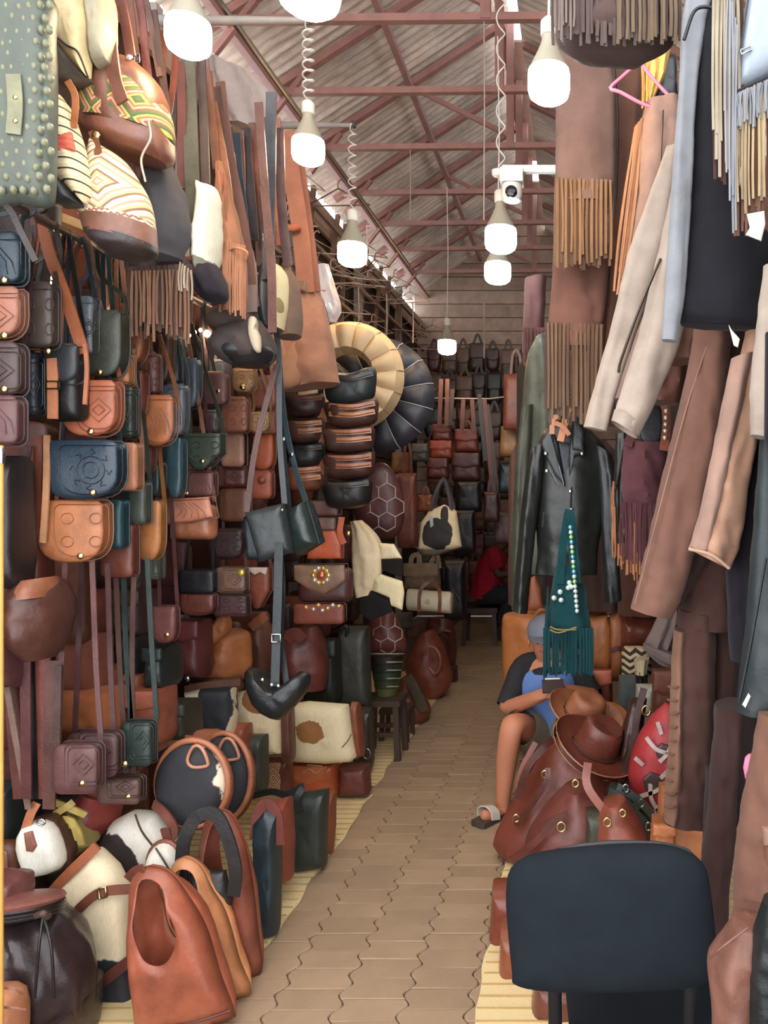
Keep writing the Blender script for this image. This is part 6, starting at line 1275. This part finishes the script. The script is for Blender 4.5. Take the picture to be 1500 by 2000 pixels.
th = T('fringed_bag', 'tan suede fringe hanging behind the wine purple bag', 'bag', 1215, 1040, 3.0); th.lof('body', [(1196, 940, 1230, 940, .03), (1194, 990, 1236, 990, .03), (1198, 1040, 1250, 1040, .02)], suede((168, 104, 62)), .03); th.fri('fringe', (1194, 985), (1252, 1030), .2, suede((178, 112, 68)), 22, .006, .03, .2)
th = T('jacket', 'black leather jacket with a bright zip between biker jacket and purple bag', 'garment', 1210, 920, 3.0, 0, 0, 0, G7); th.lof('panel', [(1202, 848, 1228, 844, .03), (1200, 910, 1228, 910, .04), (1198, 970, 1220, 970, .04), (1200, 1060, 1230, 1060, .04)], leather((40, 38, 38)), .04); th.lines('zip', [[(1220, 856, .045), (1208, 930, .05), (1200, 960, .045)]], STEEL(), .003)
# ================================================================== right floor: backpacks, hats, duffels, pouf, chair
ORL = leather((206, 124, 60), .4, .25)
th = T('backpack', 'large orange tan leather backpack behind the seated person', 'backpack', 1090, 1250, 4.75)
th.lof('body', [(990, 1198, 1176, 1192, .1), (984, 1206, 1184, 1200, .18), (983, 1250, 1192, 1250, .19), (984, 1320, 1196, 1320, .19), (990, 1400, 1196, 1400, .18)], ORL, .18, .05, 6, 40, sq=.55)
th.pil('front_pocket', [(1150, 1196), (1184, 1192), (1192, 1220), (1192, 1280), (1186, 1300), (1152, 1300)], ORL, .06, .06, .17, 4)
th.pil('strap_tab', [(1032, 1190), (1036, 1128), (1046, 1122), (1058, 1150), (1062, 1190)], (178, 104, 66), .03, .03, .05, 4, 1); th.pil('strap_tab', [(1138, 1190), (1146, 1124), (1160, 1114), (1176, 1122), (1178, 1190)], (186, 108, 68), .03, .03, .05, 4, 1)
th.tub('handle', [(1044, 1204, .2), (1056, 1192, .24), (1072, 1196, .22)], (190, 120, 80), .012)
th = T('backpack', 'narrow tan buckled backpack right of the orange one', 'backpack', 1206, 1250, 4.6); th.pil('body', [(1190, 1200), (1206, 1192), (1218, 1206), (1218, 1300), (1208, 1330), (1190, 1330)], leather((186, 110, 62)), .08, .08, 0, 5); th.rib('strap', [(1192, 1272, .08), (1206, 1266, .09), (1218, 1270, .07)], (130, 76, 54), .03, .006)
duffel('glossy brown roll shaped duffel behind the long coat', [(1212, 1200, 1214, 1262, .08), (1222, 1196, 1224, 1266, .13), (1260, 1200, 1262, 1262, .13), (1300, 1204, 1300, 1258, .12), (1318, 1212, 1318, 1250, .06)], 4.5, gloss((132, 70, 52)), 0, .12)
th = T('cushion', 'cream and brown zebra striped kilim cushion beside the orange backpack', 'cushion', 1240, 1290, 4.2); th.pil('cover', RR(1214, 1262, 1272, 1322, 8), kilim([(214, 196, 156), (60, 50, 42)], 26, 'zig', 0, 0, .6), .08, .06, 0, 4)
th = T('scarf', 'grey paisley cloth heaped beside the long brown trousers', 'scarf', 1290, 1250, 4.0); GP = kilim([(150, 132, 128), (120, 104, 104), (172, 156, 150), (136, 116, 112)], 90, 'tile', .01, .01, 1.1)
th.lof('cloth', [(1302, 1168, 1324, 1172, .04), (1282, 1210, 1324, 1216, .07), (1262, 1248, 1310, 1256, .07), (1254, 1266, 1300, 1290, .06)], GP, .06, .2, 6); th.lof('cloth_end', [(1256, 1256, 1262, 1272, .04), (1290, 1266, 1286, 1296, .06), (1322, 1278, 1318, 1306, .05)], GP, .05, .2, 6, off=.05)
th = T('boot', 'cream cuffed black boot upright below the paisley cloth', 'boot', 1262, 1330, 3.95); th.lof('cuff', [(1238, 1288, 1268, 1284, .05), (1240, 1316, 1262, 1314, .05)], suede((216, 198, 158)), .05, .1, 7); th.lof('shaft', [(1240, 1310, 1264, 1308, .04), (1244, 1350, 1268, 1346, .04), (1246, 1380, 1272, 1378, .05)], (40, 36, 36), .04)
satch('off white leather bag beside the hats', (1240, 1336, 1276, 1430), 3.85, (216, 208, 190), t=.06, flapf=0, handle=False)
satch('slate grey bag with straps behind the hats', (1206, 1318, 1250, 1400), 4.1, (104, 112, 110), t=.06, flapf=0, handle=False, fin='s')
satch('red and brown striped bag under the narrow backpack', (1150, 1306, 1196, 1380), 4.35, (150, 70, 58), t=.06, flapf=.4, handle=False, lid=(226, 120, 90))
satch('brown leather bag with an open flap beside the off white one', (1272, 1306, 1322, 1400), 3.7, (120, 68, 50), t=.06, flapf=.5, handle=False)
# hats
def hat(label, bx, by, brx, bry, crown, Y, c, bc, roll, band=None):
    """brim centre and radii in pixels; crown: width and height in metres"""
    th = T('leather_hat', label, 'hat', bx, by, Y, 0, math.degrees(math.asin(min(.8, bry/brx))), roll, 'leather hats on the duffel'); k = th.k; r = brx*k; cw, chh = crown
    mb = MB(); n = 32; vs = []; fs = []; pr = [(cw*.95, 0), (r*.8, -.004), (r*.95, .004), (r, .014), (r*.99, .02), (r*.94, .011), (r*.8, .004), (cw*.95, .008)]
    for (rr, z) in pr:
        for q in range(n):
            a = 2*PI*q/n; vs.append((rr*math.cos(a), rr*math.sin(a)*.9, z+.022*abs(math.cos(a))**2*(rr/r)**3))
    for i in range(len(pr)):
        for q in range(n): q2 = (q+1) % n; j = (i+1) % len(pr); fs.append((i*n+q, i*n+q2, j*n+q2, j*n+q))
    mb.add(vs, fs); th.out(mb, 'brim', c)
    mb = MB(); vs = []; fs = []; pr = [(1, 0), (.98, .3), (.94, .65), (.88, .88), (.74, .99), (.5, .97), (.2, .9), (.02, .88)]
    for (rr, z) in pr:
        for q in range(n):
            a = 2*PI*q/n; pinch = 1-.12*max(0, math.cos(a))*(z > .6); vs.append((rr*cw*math.cos(a)*pinch, rr*cw*.85*math.sin(a), z*chh))
    for i in range(len(pr)-1):
        for q in range(n): q2 = (q+1) % n; fs.append((i*n+q, i*n+q2, i*n+n+q2, i*n+n+q))
    mb.add(vs, fs); th.out(mb, 'crown', bc or c)
    mb = MB(); mb.tube([(1.01*cw*math.cos(a), 1.01*cw*.85*math.sin(a), .016) for a in [2*PI*q/24 for q in range(25)]], .007, 6); th.out(mb, 'band', leather(band or (90, 52, 40)))
    mb = MB(); mb.tube([(r*math.cos(a), r*.9*math.sin(a), .016+.022*abs(math.cos(a))**2) for a in [2*PI*q/32 for q in range(33)]], .0035, 5); th.out(mb, 'brim_edge', leather((206, 140, 100)))
hat('dark flat leather hat underneath the others', 1150, 1468, 84, 34, (.09, .1), 3.5, gloss((84, 52, 42)), None, 26)
hat('orange tan leather hat with a tall crown at the back right', 1180, 1428, 70, 30, (.105, .13), 3.75, leather((188, 112, 62), .4), leather((200, 122, 68), .35), 24)
hat('tan brown leather hat tilted toward the seated person', 1140, 1398, 76, 27, (.1, .11), 3.62, leather((178, 108, 70), .4), None, 20)
hat('glossy dark brown leather hat in front of the others', 1162, 1462, 90, 32, (.108, .135), 3.36, gloss((132, 66, 50)), gloss((122, 62, 48)), 24)
# duffels
D1 = leather((134, 66, 50), .36, .25)
duffel('large glossy red brown duffel leaning under the hats', [(1082, 1436, 1216, 1500, .07), (1062, 1470, 1222, 1548, .14), (1030, 1520, 1190, 1604, .16), (998, 1572, 1130, 1660, .16), (972, 1618, 1070, 1690, .13), (964, 1646, 1018, 1690, .07)], 3.45, D1, 0, .14,
       strap=[([(1010, 1560, .17), (1030, 1500, .19), (1060, 1462, .18), (1080, 1444, .14)], (96, 50, 42), .03), ([(1008, 1612, .17), (1040, 1570, .21), (1068, 1524, .21), (1070, 1500, .19)], (104, 52, 42), .024), ([(1046, 1450, .14), (1020, 1500, .17), (1010, 1540, .17)], (150, 84, 64), .024)], rings=[(1064, 1512, 6, .2), (1008, 1598, 6, .18), (1152, 1545, 5, .17)], bands=[([(1092, 1540, .17), (1110, 1560, .175), (1128, 1570, .17)], (112, 56, 44), .012)])
duffel('wine brown duffel with a pale seam in front of the large one', [(1100, 1540, 1150, 1532, .08), (1060, 1580, 1200, 1580, .14), (1030, 1630, 1220, 1640, .16), (1020, 1690, 1230, 1710, .15), (1030, 1760, 1220, 1780, .12)], 2.95, leather((120, 62, 52), .38), 0, .14,
       strap=[([(1148, 1490, .1), (1146, 1530, .14), (1170, 1570, .16), (1230, 1640, .16), (1260, 1670, .13)], (166, 96, 80), .03), ([(1000, 1680, .12), (1050, 1640, .17), (1080, 1604, .17), (1110, 1590, .17)], (110, 56, 46), .026)], rings=[(1096, 1615, 8, .17), (1124, 1530, 6, .15)])
duffel('red brown holdall with a brass ring on the right pile', [(1180, 1566, 1220, 1560, .06), (1166, 1600, 1250, 1604, .12), (1160, 1650, 1270, 1660, .13), (1160, 1720, 1260, 1730, .12)], 2.8, leather((158, 82, 62), .38), 0, .12, rings=[(1186, 1606, 7, .13), (1216, 1588, 6, .12)])
satch('narrow olive green leather bag among the red brown duffels', (1142, 1580, 1188, 1680), 2.82, (72, 72, 56), t=.07, flapf=0, handle=False)
th = T('harness_bag', 'black green strappy bag with steel buckles beside the red pouf', 'bag', 1230, 1570, 3.1)
th.pil('body', [(1186, 1540), (1210, 1532), (1250, 1560), (1280, 1600), (1276, 1640), (1230, 1620)], gloss((56, 64, 58)), .08, .07, 0, 4, 2, wr=.01)
for a in ([(1190, 1545, .08), (1220, 1565, .11), (1262, 1610, .1)], [(1206, 1536, .08), (1244, 1560, .11), (1274, 1590, .09)], [(1220, 1585, .1), (1250, 1570, .11)]): th.rib('strap', a, gloss((70, 82, 76)), .03, .008)
for x, y in ((1222, 1540), (1252, 1568), (1266, 1614)): th.tub('buckle', EL(x, y, 6, 8, 8), STEEL(), .004, .11, 1, None, True)
satch('caramel leather bag with a ring pull beneath the trousers', (1280, 1530, 1400, 1680), 2.75, (196, 122, 74), t=.07, flapf=0, handle=False).tub('ring', EL(1374, 1572, 8, 10, 10), BRASS(), .004, .08, 1, None, True)
satch('tan fringed leather bag at the foot of the gathered trousers', (1270, 1596, 1320, 1660), 2.6, (186, 112, 66), t=.06, flapf=.4, handle=False)
for (bx, Y, c, lab) in (((956, 1726, 1060, 1836), 2.85, (140, 66, 48), 'russet bag corner jutting out left of the black chair'), ((974, 1806, 1060, 1906), 2.66, (150, 80, 52), 'tan brown bag low beside the black chair'), ((1036, 1900, 1180, 1976), 2.45, (116, 62, 48), 'dark brown bag lying on the mat below the chair back')): satch(lab, bx, Y, c, t=.1, flapf=0, handle=False, fin='g')
th = T('trousers', 'pinkish brown leather trousers lying under the chair', 'garment', 1160, 1990, 2.2); th.lof('leg', [(1128, 1930, 1196, 1930, .05), (1140, 1980, 1200, 1980, .05), (1146, 2050, 1200, 2050, .05)], leather((128, 80, 70)), .05, .1)
# red hexagon pouf
th = T('leather_pouf', 'red and white patched leather pouf with dark hexagons behind the trousers', 'pouf', 1268, 1490, 3.2)
o = [(1300, 1372), (1330, 1400), (1336, 1500), (1322, 1590), (1280, 1604), (1244, 1560), (1226, 1510), (1250, 1430)]
th.pil('cover', o, leather((196, 54, 58), .45, .2), .1, .08, 0, 3, 2)
for (cx, cy, r) in ((1270, 1510, 20), (1290, 1452, 16), (1312, 1560, 16)): th.pil('hexagon_patch', [(cx+r*math.cos(q*PI/3+.3), cy+r*math.sin(q*PI/3+.3)) for q in range(6)], (86, 62, 60), .006, .03, .106, 6)
for a in ([(1270, 1530), (1272, 1560), (1290, 1590)], [(1290, 1520), (1310, 1500)], [(1274, 1548), (1250, 1556)], [(1274, 1548), (1306, 1530)], [(1256, 1494), (1240, 1480)], [(1300, 1570), (1270, 1590), (1256, 1580)], [(1294, 1556), (1310, 1590)], [(1262, 1440), (1280, 1462), (1300, 1470)], [(1284, 1410), (1292, 1434)], [(1288, 1488), (1304, 1470), (1316, 1440)]): th.rib('white_strip', [(x, y, .109) for x, y in a], (222, 200, 190), .016, .006)
for (x, y) in ((1296, 1578), (1268, 1572)): th.pil('orange_patch', RR(x-7, y-9, x+7, y+9, 3), (206, 112, 50), .004, .03, .106, 6)
th = T('backpack', 'dark brown backpack with loose buckled straps behind the red pouf', 'backpack', 1238, 1430, 3.38); th.lof('body', [(1230, 1370, 1262, 1364, .05), (1216, 1420, 1256, 1420, .08), (1206, 1480, 1244, 1480, .08), (1200, 1520, 1230, 1520, .05)], gloss((78, 48, 40)), .07)
for a in ([(1258, 1344, .08), (1244, 1400, .1), (1236, 1460, .11), (1214, 1520, .1)], [(1266, 1390, .09), (1262, 1430, .11), (1240, 1480, .11), (1226, 1540, .09)]): th.rib('strap', a, (84, 52, 44), .03, .008)
th.tub('buckle', EL(1262, 1388, 8, 10, 10), BRASS(), .004, .1, 1, None, True)
# ---- black chair in front
th = T('chair', 'black upholstered office chair with a rounded back in the foreground', 'chair', 1195, 1795, 1.63, -4, 0, 1); BK = fabric((20, 26, 31)); BP = paint((22, 22, 24), .45, .1)
th.pil('backrest', [(988, 1745), (998, 1695), (1040, 1668), (1130, 1655), (1240, 1648), (1320, 1654), (1372, 1684), (1388, 1740), (1398, 1830), (1402, 1880), (1380, 1916), (1300, 1930), (1150, 1934), (1050, 1930), (1004, 1918), (1000, 1900), (992, 1820)], BK, .045, .035, 0, 5, 3)
th.pil('back_shell', [(1000, 1740), (1012, 1702), (1130, 1668), (1240, 1662), (1320, 1670), (1370, 1700), (1384, 1800), (1386, 1880), (1300, 1920), (1060, 1920), (1010, 1900)], BP, .01, .03, -.05, 5, 2)
zf = -th.O.z
for x in (-.125, .17):
    q = MB(); q.tube([(x, .05, -.05), (x, .055, -.16), (x+.002, .07, -.28), (x, .1, -.36)], .0155, 10); th.out(q, 'back_post', BP)
def seat():
    mb = MB(); o = [(x, y) for x, y in [(-.19, -.2), (.21, -.2), (.23, -.1), (.22, .18), (-.2, .18), (-.21, -.1)]]; o = [(v.x, v.y) for v in cat([Vector(a) for a in o], True, 4)]; mb.pillow(o, .03, .035, 5)
    M = Matrix.Rotation(-PI/2, 3, 'X'); mb.v = [M @ v+Vector((.11, .27, -.345)) for v in mb.v]; return mb
th.out(seat(), 'seat', BK)
for a, b in ((-.1, .06), (.29, .06), (-.1, .44), (.29, .44)): q = MB(); q.tube([(a*.8, b, -.36), (a, b, -.4), (a*1.04, b+(.03 if b > .2 else -.03), zf)], .0125, 10); th.out(q, 'leg', BP)
# ================================================================== people
def person(name, label, px, py, Y, joints, edges, skin_c, yaw=0):
    """one continuous skin-modifier body; joints: name -> (px, py, off, radius)"""
    th = T(name, label, 'person', px, py, Y, yaw); names = list(joints); vs = [th.l(*joints[n][:3]) for n in names]
    me = bpy.data.meshes.new('body'); me.from_pydata([tuple(v) for v in vs], [(names.index(a), names.index(b)) for a, b in edges], []); me.materials.append(skin_c)
    o = link('body', me, th.root); o.modifiers.new('skin', 'SKIN'); sv = me.skin_vertices[0].data if me.skin_vertices else None
    if sv is None:
        bm = bmesh.new(); bm.from_mesh(me); bm.verts.layers.skin.verify(); bm.to_mesh(me); bm.free(); sv = me.skin_vertices[0].data
    for i, n in enumerate(names):
        r = joints[n][3]; sv[i].radius = (r, r) if not isinstance(r, tuple) else r; sv[i].use_root = (i == 0)
    o.modifiers['skin'].use_smooth_shade = True; s = o.modifiers.new('sub', 'SUBSURF'); s.levels = 2; s.render_levels = 2
    return th
SK = paint((196, 128, 96), .55, .12, 9, 'skin', .0008)
J = dict(pelvis=(1082, 1436, -.05, .13), waist=(1080, 1398, -.04, .125), chest=(1074, 1334, 0, .14), collar=(1070, 1298, .02, .09), neck=(1066, 1280, .06, .058), jaw=(1064, 1264, .1, .07), skull=(1064, 1242, .1, .088), crown=(1064, 1224, .09, .07),
         shL=(1026, 1306, .02, .062), elL=(987, 1386, .12, .052), wrL=(1048, 1362, .3, .037), paL=(1066, 1354, .33, .034),
         shR=(1120, 1304, .02, .062), elR=(1160, 1362, .12, .052), wrR=(1112, 1350, .3, .037), paR=(1094, 1346, .33, .034),
         hipL=(1052, 1438, .0, .1), thL=(1026, 1424, .2, .085), knL=(1000, 1412, .4, .066), caL=(990, 1480, .37, .06), anL=(982, 1568, .36, .038), heL=(980, 1588, .36, .036), baL=(958, 1592, .44, .034), toL=(940, 1592, .48, .024),
         hipR=(1112, 1438, .0, .1), thR=(1118, 1424, .2, .085), knR=(1122, 1412, .4, .066), caR=(1120, 1480, .36, .06), anR=(1116, 1566, .34, .038), heR=(1116, 1586, .34, .036), baR=(1112, 1592, .42, .034), toR=(1110, 1593, .47, .024))
E = [('pelvis', 'waist'), ('waist', 'chest'), ('chest', 'collar'), ('collar', 'neck'), ('neck', 'jaw'), ('jaw', 'skull'), ('skull', 'crown')]
for s_ in 'LR': E += [('collar', 'sh'+s_), ('sh'+s_, 'el'+s_), ('el'+s_, 'wr'+s_), ('wr'+s_, 'pa'+s_), ('pelvis', 'hip'+s_), ('hip'+s_, 'th'+s_), ('th'+s_, 'kn'+s_), ('kn'+s_, 'ca'+s_), ('ca'+s_, 'an'+s_), ('an'+s_, 'he'+s_), ('he'+s_, 'ba'+s_), ('ba'+s_, 'to'+s_)]
for s_, sg in (('L', 1), ('R', -1)):      # five fingers closing round the phone
    bx, by, bo = J['pa'+s_][:3]
    for f, (dx, dy, do, ln) in enumerate(((4, -9, .01, .8), (9, -5, .03, 1), (10, 0, .035, 1.1), (9, 5, .03, 1), (7, 9, .02, .8))):
        a, b, c = 'f%s%da' % (s_, f), 'f%s%db' % (s_, f), 'f%s%dc' % (s_, f)
        J[a] = (bx+sg*dx*.7, by+dy*.8, bo+do*.6, .0105); J[b] = (bx+sg*(dx+6*ln), by+dy, bo+do, .0095); J[c] = (bx+sg*(dx+11*ln), by+dy+1, bo+do-.02, .008)
        E += [('pa'+s_, a), (a, b), (b, c)]
th = person('person', 'seated person in a blue and black T-shirt, shorts and cap looking at a phone', 1080, 1600, 4.28, J, E, SK)
def limb(th, name, pts, rs, m, parent=None, n=16, sub=4):
    q = cat([th.l(*p) for p in pts], False, sub); r = [v[0] for v in cat([Vector((a, 0)) for a in rs], False, sub)]
    mb = MB(); mb.tube(q, r, n, False); return th.out(mb, name, m, parent)
BLU = fabric((100, 130, 188)); BLA = fabric((46, 46, 48)); KH = fabric((150, 142, 122))
th.lof('shirt', [(1040, 1292, 1104, 1290, .1), (1010, 1314, 1132, 1312, .15), (1008, 1350, 1138, 1350, .165), (1016, 1400, 1138, 1400, .165), (1028, 1446, 1134, 1446, .16)], BLU, .16, .03, 7, 32, off=0)
limb(th, 'sleeve', [(1054, 1290, .03), (1024, 1304, .03), (1004, 1346, .07), (990, 1380, .115)], [.055, .07, .064, .06], BLA); limb(th, 'sleeve', [(1092, 1288, .03), (1122, 1302, .03), (1142, 1336, .07), (1158, 1360, .115)], [.055, .07, .064, .06], BLA)
th.lof('yoke', [(1046, 1282, 1092, 1282, .07), (1030, 1296, 1116, 1294, .115), (1022, 1308, 1122, 1306, .145)], BLA, .1, .02, 5, 24)
limb(th, 'shorts', [(1056, 1440, -.02), (1034, 1428, .15), (1014, 1420, .29)], [.125, .11, .095], KH); limb(th, 'shorts', [(1108, 1440, -.02), (1114, 1428, .15), (1120, 1418, .29)], [.125, .11, .095], KH)
def cap():
    mb = MB(); c0 = th.l(1064, 1238, .095); pr = [(.103, -.005), (.106, .03), (.092, .07), (.055, .098), (.01, .106)]
    mb.lathe(pr, c0, None, 24, .92, 1.05); return mb, c0
mb, c0 = cap(); cp = th.out(mb, 'cap', fabric((128, 130, 140)))
mb = MB(); mb.add([c0+Vector((.09*math.cos(a), -.09*math.sin(a)*1.0-(.09 if e else 0)*math.sin(a), z-(.02 if e else 0))) for z in (.008, .0) for e in (0, 1) for a in [PI*q/12 for q in range(13)]], [f for q in range(12) for f in ((q, q+1, 14+q, 13+q), (26+q, 39+q, 40+q, 27+q), (13+q, 14+q, 40+q, 39+q))]); th.out(mb, 'peak', fabric((110, 112, 122)), cp)
for sx in (-1, 1): mb = MB(); mb.lathe([(.006, -.025), (.017, -.012), (.02, .01), (.012, .026)], th.l(1064, 1254, .1)+Vector((sx*.086, 0, 0)), None, 10, .5, 1); th.out(mb, 'ear', SK)
mb = MB(); mb.lathe([(.004, .03), (.012, 0), (.016, -.022), (.006, -.03)], th.l(1064, 1256, .1)+Vector((0, -.092, 0)), None, 10); th.out(mb, 'nose', SK)
for sx in (-1, 1): mb = MB(); mb.lathe([(.002, -.009), (.009, -.004), (.009, .004), (.002, .009)], th.l(1064, 1250, .1)+Vector((sx*.032, -.08, .0)), None, 10); th.out(mb, 'eye', paint((40, 30, 26), .2))
mb = MB(); mb.tube([th.l(1064, 1268, .1)+Vector((x, -.072+abs(x)*.3, 0)) for x in (-.024, -.01, .01, .024)], .005, 6); th.out(mb, 'mouth', paint((150, 80, 70), .5))
for s_ in 'LR':
    hx, hy, ho = J['he'+s_][:3]; tx, ty, to = J['to'+s_][:3]; a, b = th.l(hx, hy, ho), th.l(tx, ty, to); zf = -th.O.z
    sd = [(Vector((p.x, p.y, zf+.012))) for p in (a+(a-b)*.25, a, (a+b)/2, b, b+(b-a)*.22)]
    mb = MB(); mb.ribbon(cat(sd, False, 4), [.07]*4+[.08]*4+[.09]*4+[.09]*4+[.06], .024, (b-a).cross(Vector((0, 0, 1)))); so = th.out(mb, 'sandal_sole', paint((70, 58, 50), .7))
    m = (a*.35+b*.65); w = (b-a).cross(Vector((0, 0, 1))).normalized(); mb = MB(); mb.ribbon(cat([m+w*.05-Vector((0, 0, m.z-zf-.02)), m+w*.042+Vector((0, 0, .024)), m+Vector((0, 0, .042)), m-w*.042+Vector((0, 0, .024)), m-w*.05-Vector((0, 0, m.z-zf-.02))], False, 4), .06, .006, (b-a)); th.out(mb, 'sandal_strap', paint((216, 206, 196), .6), so)
th = T('phone', 'dark phone held in the seated person\'s hands', 'phone', 1080, 1340, 3.9, 8, -35); mb = MB(); mb.box((0, 0, 0), (.11, .011, .07)); b_ = th.out(mb, 'case', paint((60, 40, 38), .4), smooth=False); mb = MB(); mb.box((-.005, 0, .037), (.085, .012, .008)); th.out(mb, 'bright_edge', paint((230, 224, 206), .4), smooth=False); mb = MB(); mb.box((0, .007, 0), (.1, .002, .062)); th.out(mb, 'screen', paint((20, 22, 26), .1), smooth=False)
th = T('stool', 'low wooden stool under the seated person', 'stool', 1084, 1480, 4.35); zf = -th.O.z; mb = MB(); mb.box((0, 0, -.03), (.36, .32, .04)); th.out(mb, 'seat', WD, smooth=False)
for a, b in ((-1, -1), (1, -1), (-1, 1), (1, 1)): mb = MB(); bar(mb, (a*.14, b*.12, -.04), (a*.16, b*.14, zf), .04); th.out(mb, 'leg', WD, smooth=False)
# person in red at the end of the aisle
SK2 = paint((84, 54, 44), .55, .12, 9, 'skin', .0008)
J = dict(pelvis=(944, 1158, 0, .14), waist=(946, 1128, 0, .13), chest=(958, 1096, 0, .15), collar=(970, 1078, 0, .1), neck=(977, 1068, .02, .06), jaw=(986, 1060, .02, .075), skull=(986, 1048, .02, .095), crown=(983, 1038, .02, .08),
         shL=(962, 1082, .16, .07), elL=(972, 1124, .2, .05), wrL=(1000, 1118, .14, .034), paL=(1008, 1116, .12, .036), shR=(968, 1082, -.16, .07), elR=(980, 1124, -.18, .05), wrR=(1004, 1120, -.06, .034), paR=(1011, 1118, -.05, .036),
         hipL=(948, 1160, .1, .1), knL=(996, 1164, .12, .075), anL=(980, 1222, .12, .045), toL=(998, 1230, .14, .036), hipR=(948, 1160, -.1, .1), knR=(1000, 1164, -.1, .075), anR=(992, 1222, -.1, .045), toR=(1008, 1230, -.1, .036))
E = [('pelvis', 'waist'), ('waist', 'chest'), ('chest', 'collar'), ('collar', 'neck'), ('neck', 'jaw'), ('jaw', 'skull'), ('skull', 'crown')]
for s_ in 'LR':
    E += [('collar', 'sh'+s_), ('sh'+s_, 'el'+s_), ('el'+s_, 'wr'+s_), ('wr'+s_, 'pa'+s_), ('pelvis', 'hip'+s_), ('hip'+s_, 'kn'+s_), ('kn'+s_, 'an'+s_), ('an'+s_, 'to'+s_)]
    bx, by, bo = J['pa'+s_][:3]
    for f in range(5): a, b = 'f%s%d' % (s_, f), 'g%s%d' % (s_, f); J[a] = (bx+(4 if f else 1), by-4+f*2.2, bo-.02, .011); J[b] = (bx+(9 if f else 3), by-5+f*2.6, bo-.03, .009); E += [('pa'+s_, a), (a, b)]
th = person('person', 'person in a red shirt and dark trousers sitting at the far end of the aisle', 950, 1232, 8.7, J, E, SK2); RD = fabric((164, 30, 50)); DT = fabric((40, 40, 46))
th.lof('shirt', [(960, 1070, 982, 1072, .14), (942, 1084, 988, 1090, .23), (930, 1110, 984, 1118, .24), (922, 1140, 976, 1146, .23), (918, 1162, 968, 1168, .22)], RD, .2, .04, 7, 28)
for q in (1, -1):
    limb(th, 'sleeve', [(966, 1078, .12*q), (964, 1086, .17*q), (970, 1112, .2*q)], [.07, .09, .08], RD); limb(th, 'trouser_leg', [(938, 1160, .08*q), (970, 1162, .11*q), (998, 1166, .11*q), (990, 1192, .11*q), (982, 1218, .11*q)], [.14, .115, .1, .085, .075], DT)
    limb(th, 'shoe', [(978, 1228, .11*q), (988, 1230, .12*q), (1002, 1232, .13*q), (1008, 1233, .13*q)], [.045, .05, .045, .02], leather((60, 56, 54)))
mb = MB(); mb.lathe([(.1, -.02), (.104, .03), (.09, .075), (.05, .1), (.005, .106)], th.l(985, 1050, .02), None, 20); th.out(mb, 'hair', fabric((26, 22, 22)))
mb = MB(); mb.lathe([(.004, .03), (.014, 0), (.016, -.02), (.006, -.03)], th.l(990, 1054, .02)+Vector((.075, 0, 0)), None, 8); th.out(mb, 'nose', SK2)
th = T('stool', 'low wooden stool under the person in red', 'stool', 940, 1188, 8.7); zf = -th.O.z; mb = MB(); mb.box((0, 0, 0), (.4, .36, .05)); th.out(mb, 'seat', WD, smooth=False)
for a, b in ((-1, -1), (1, -1), (-1, 1), (1, 1)): mb = MB(); bar(mb, (a*.16, b*.14, -.02), (a*.18, b*.16, zf), .045); th.out(mb, 'leg', WD, smooth=False)
# ------------------------------------------------------------------ a thing of one mesh stands alone
for e in THINGS:
    ch = [o for o in e.children]
    if len(ch) == 1 and not ch[0].children and e.type == 'EMPTY':
        o = ch[0]; nm = e.name; o.parent = None; o.location = e.location; o.rotation_euler = e.rotation_euler
        for k in e.keys(): o[k] = e[k]
        bpy.data.objects.remove(e); o.name = nm.split('.')[0]
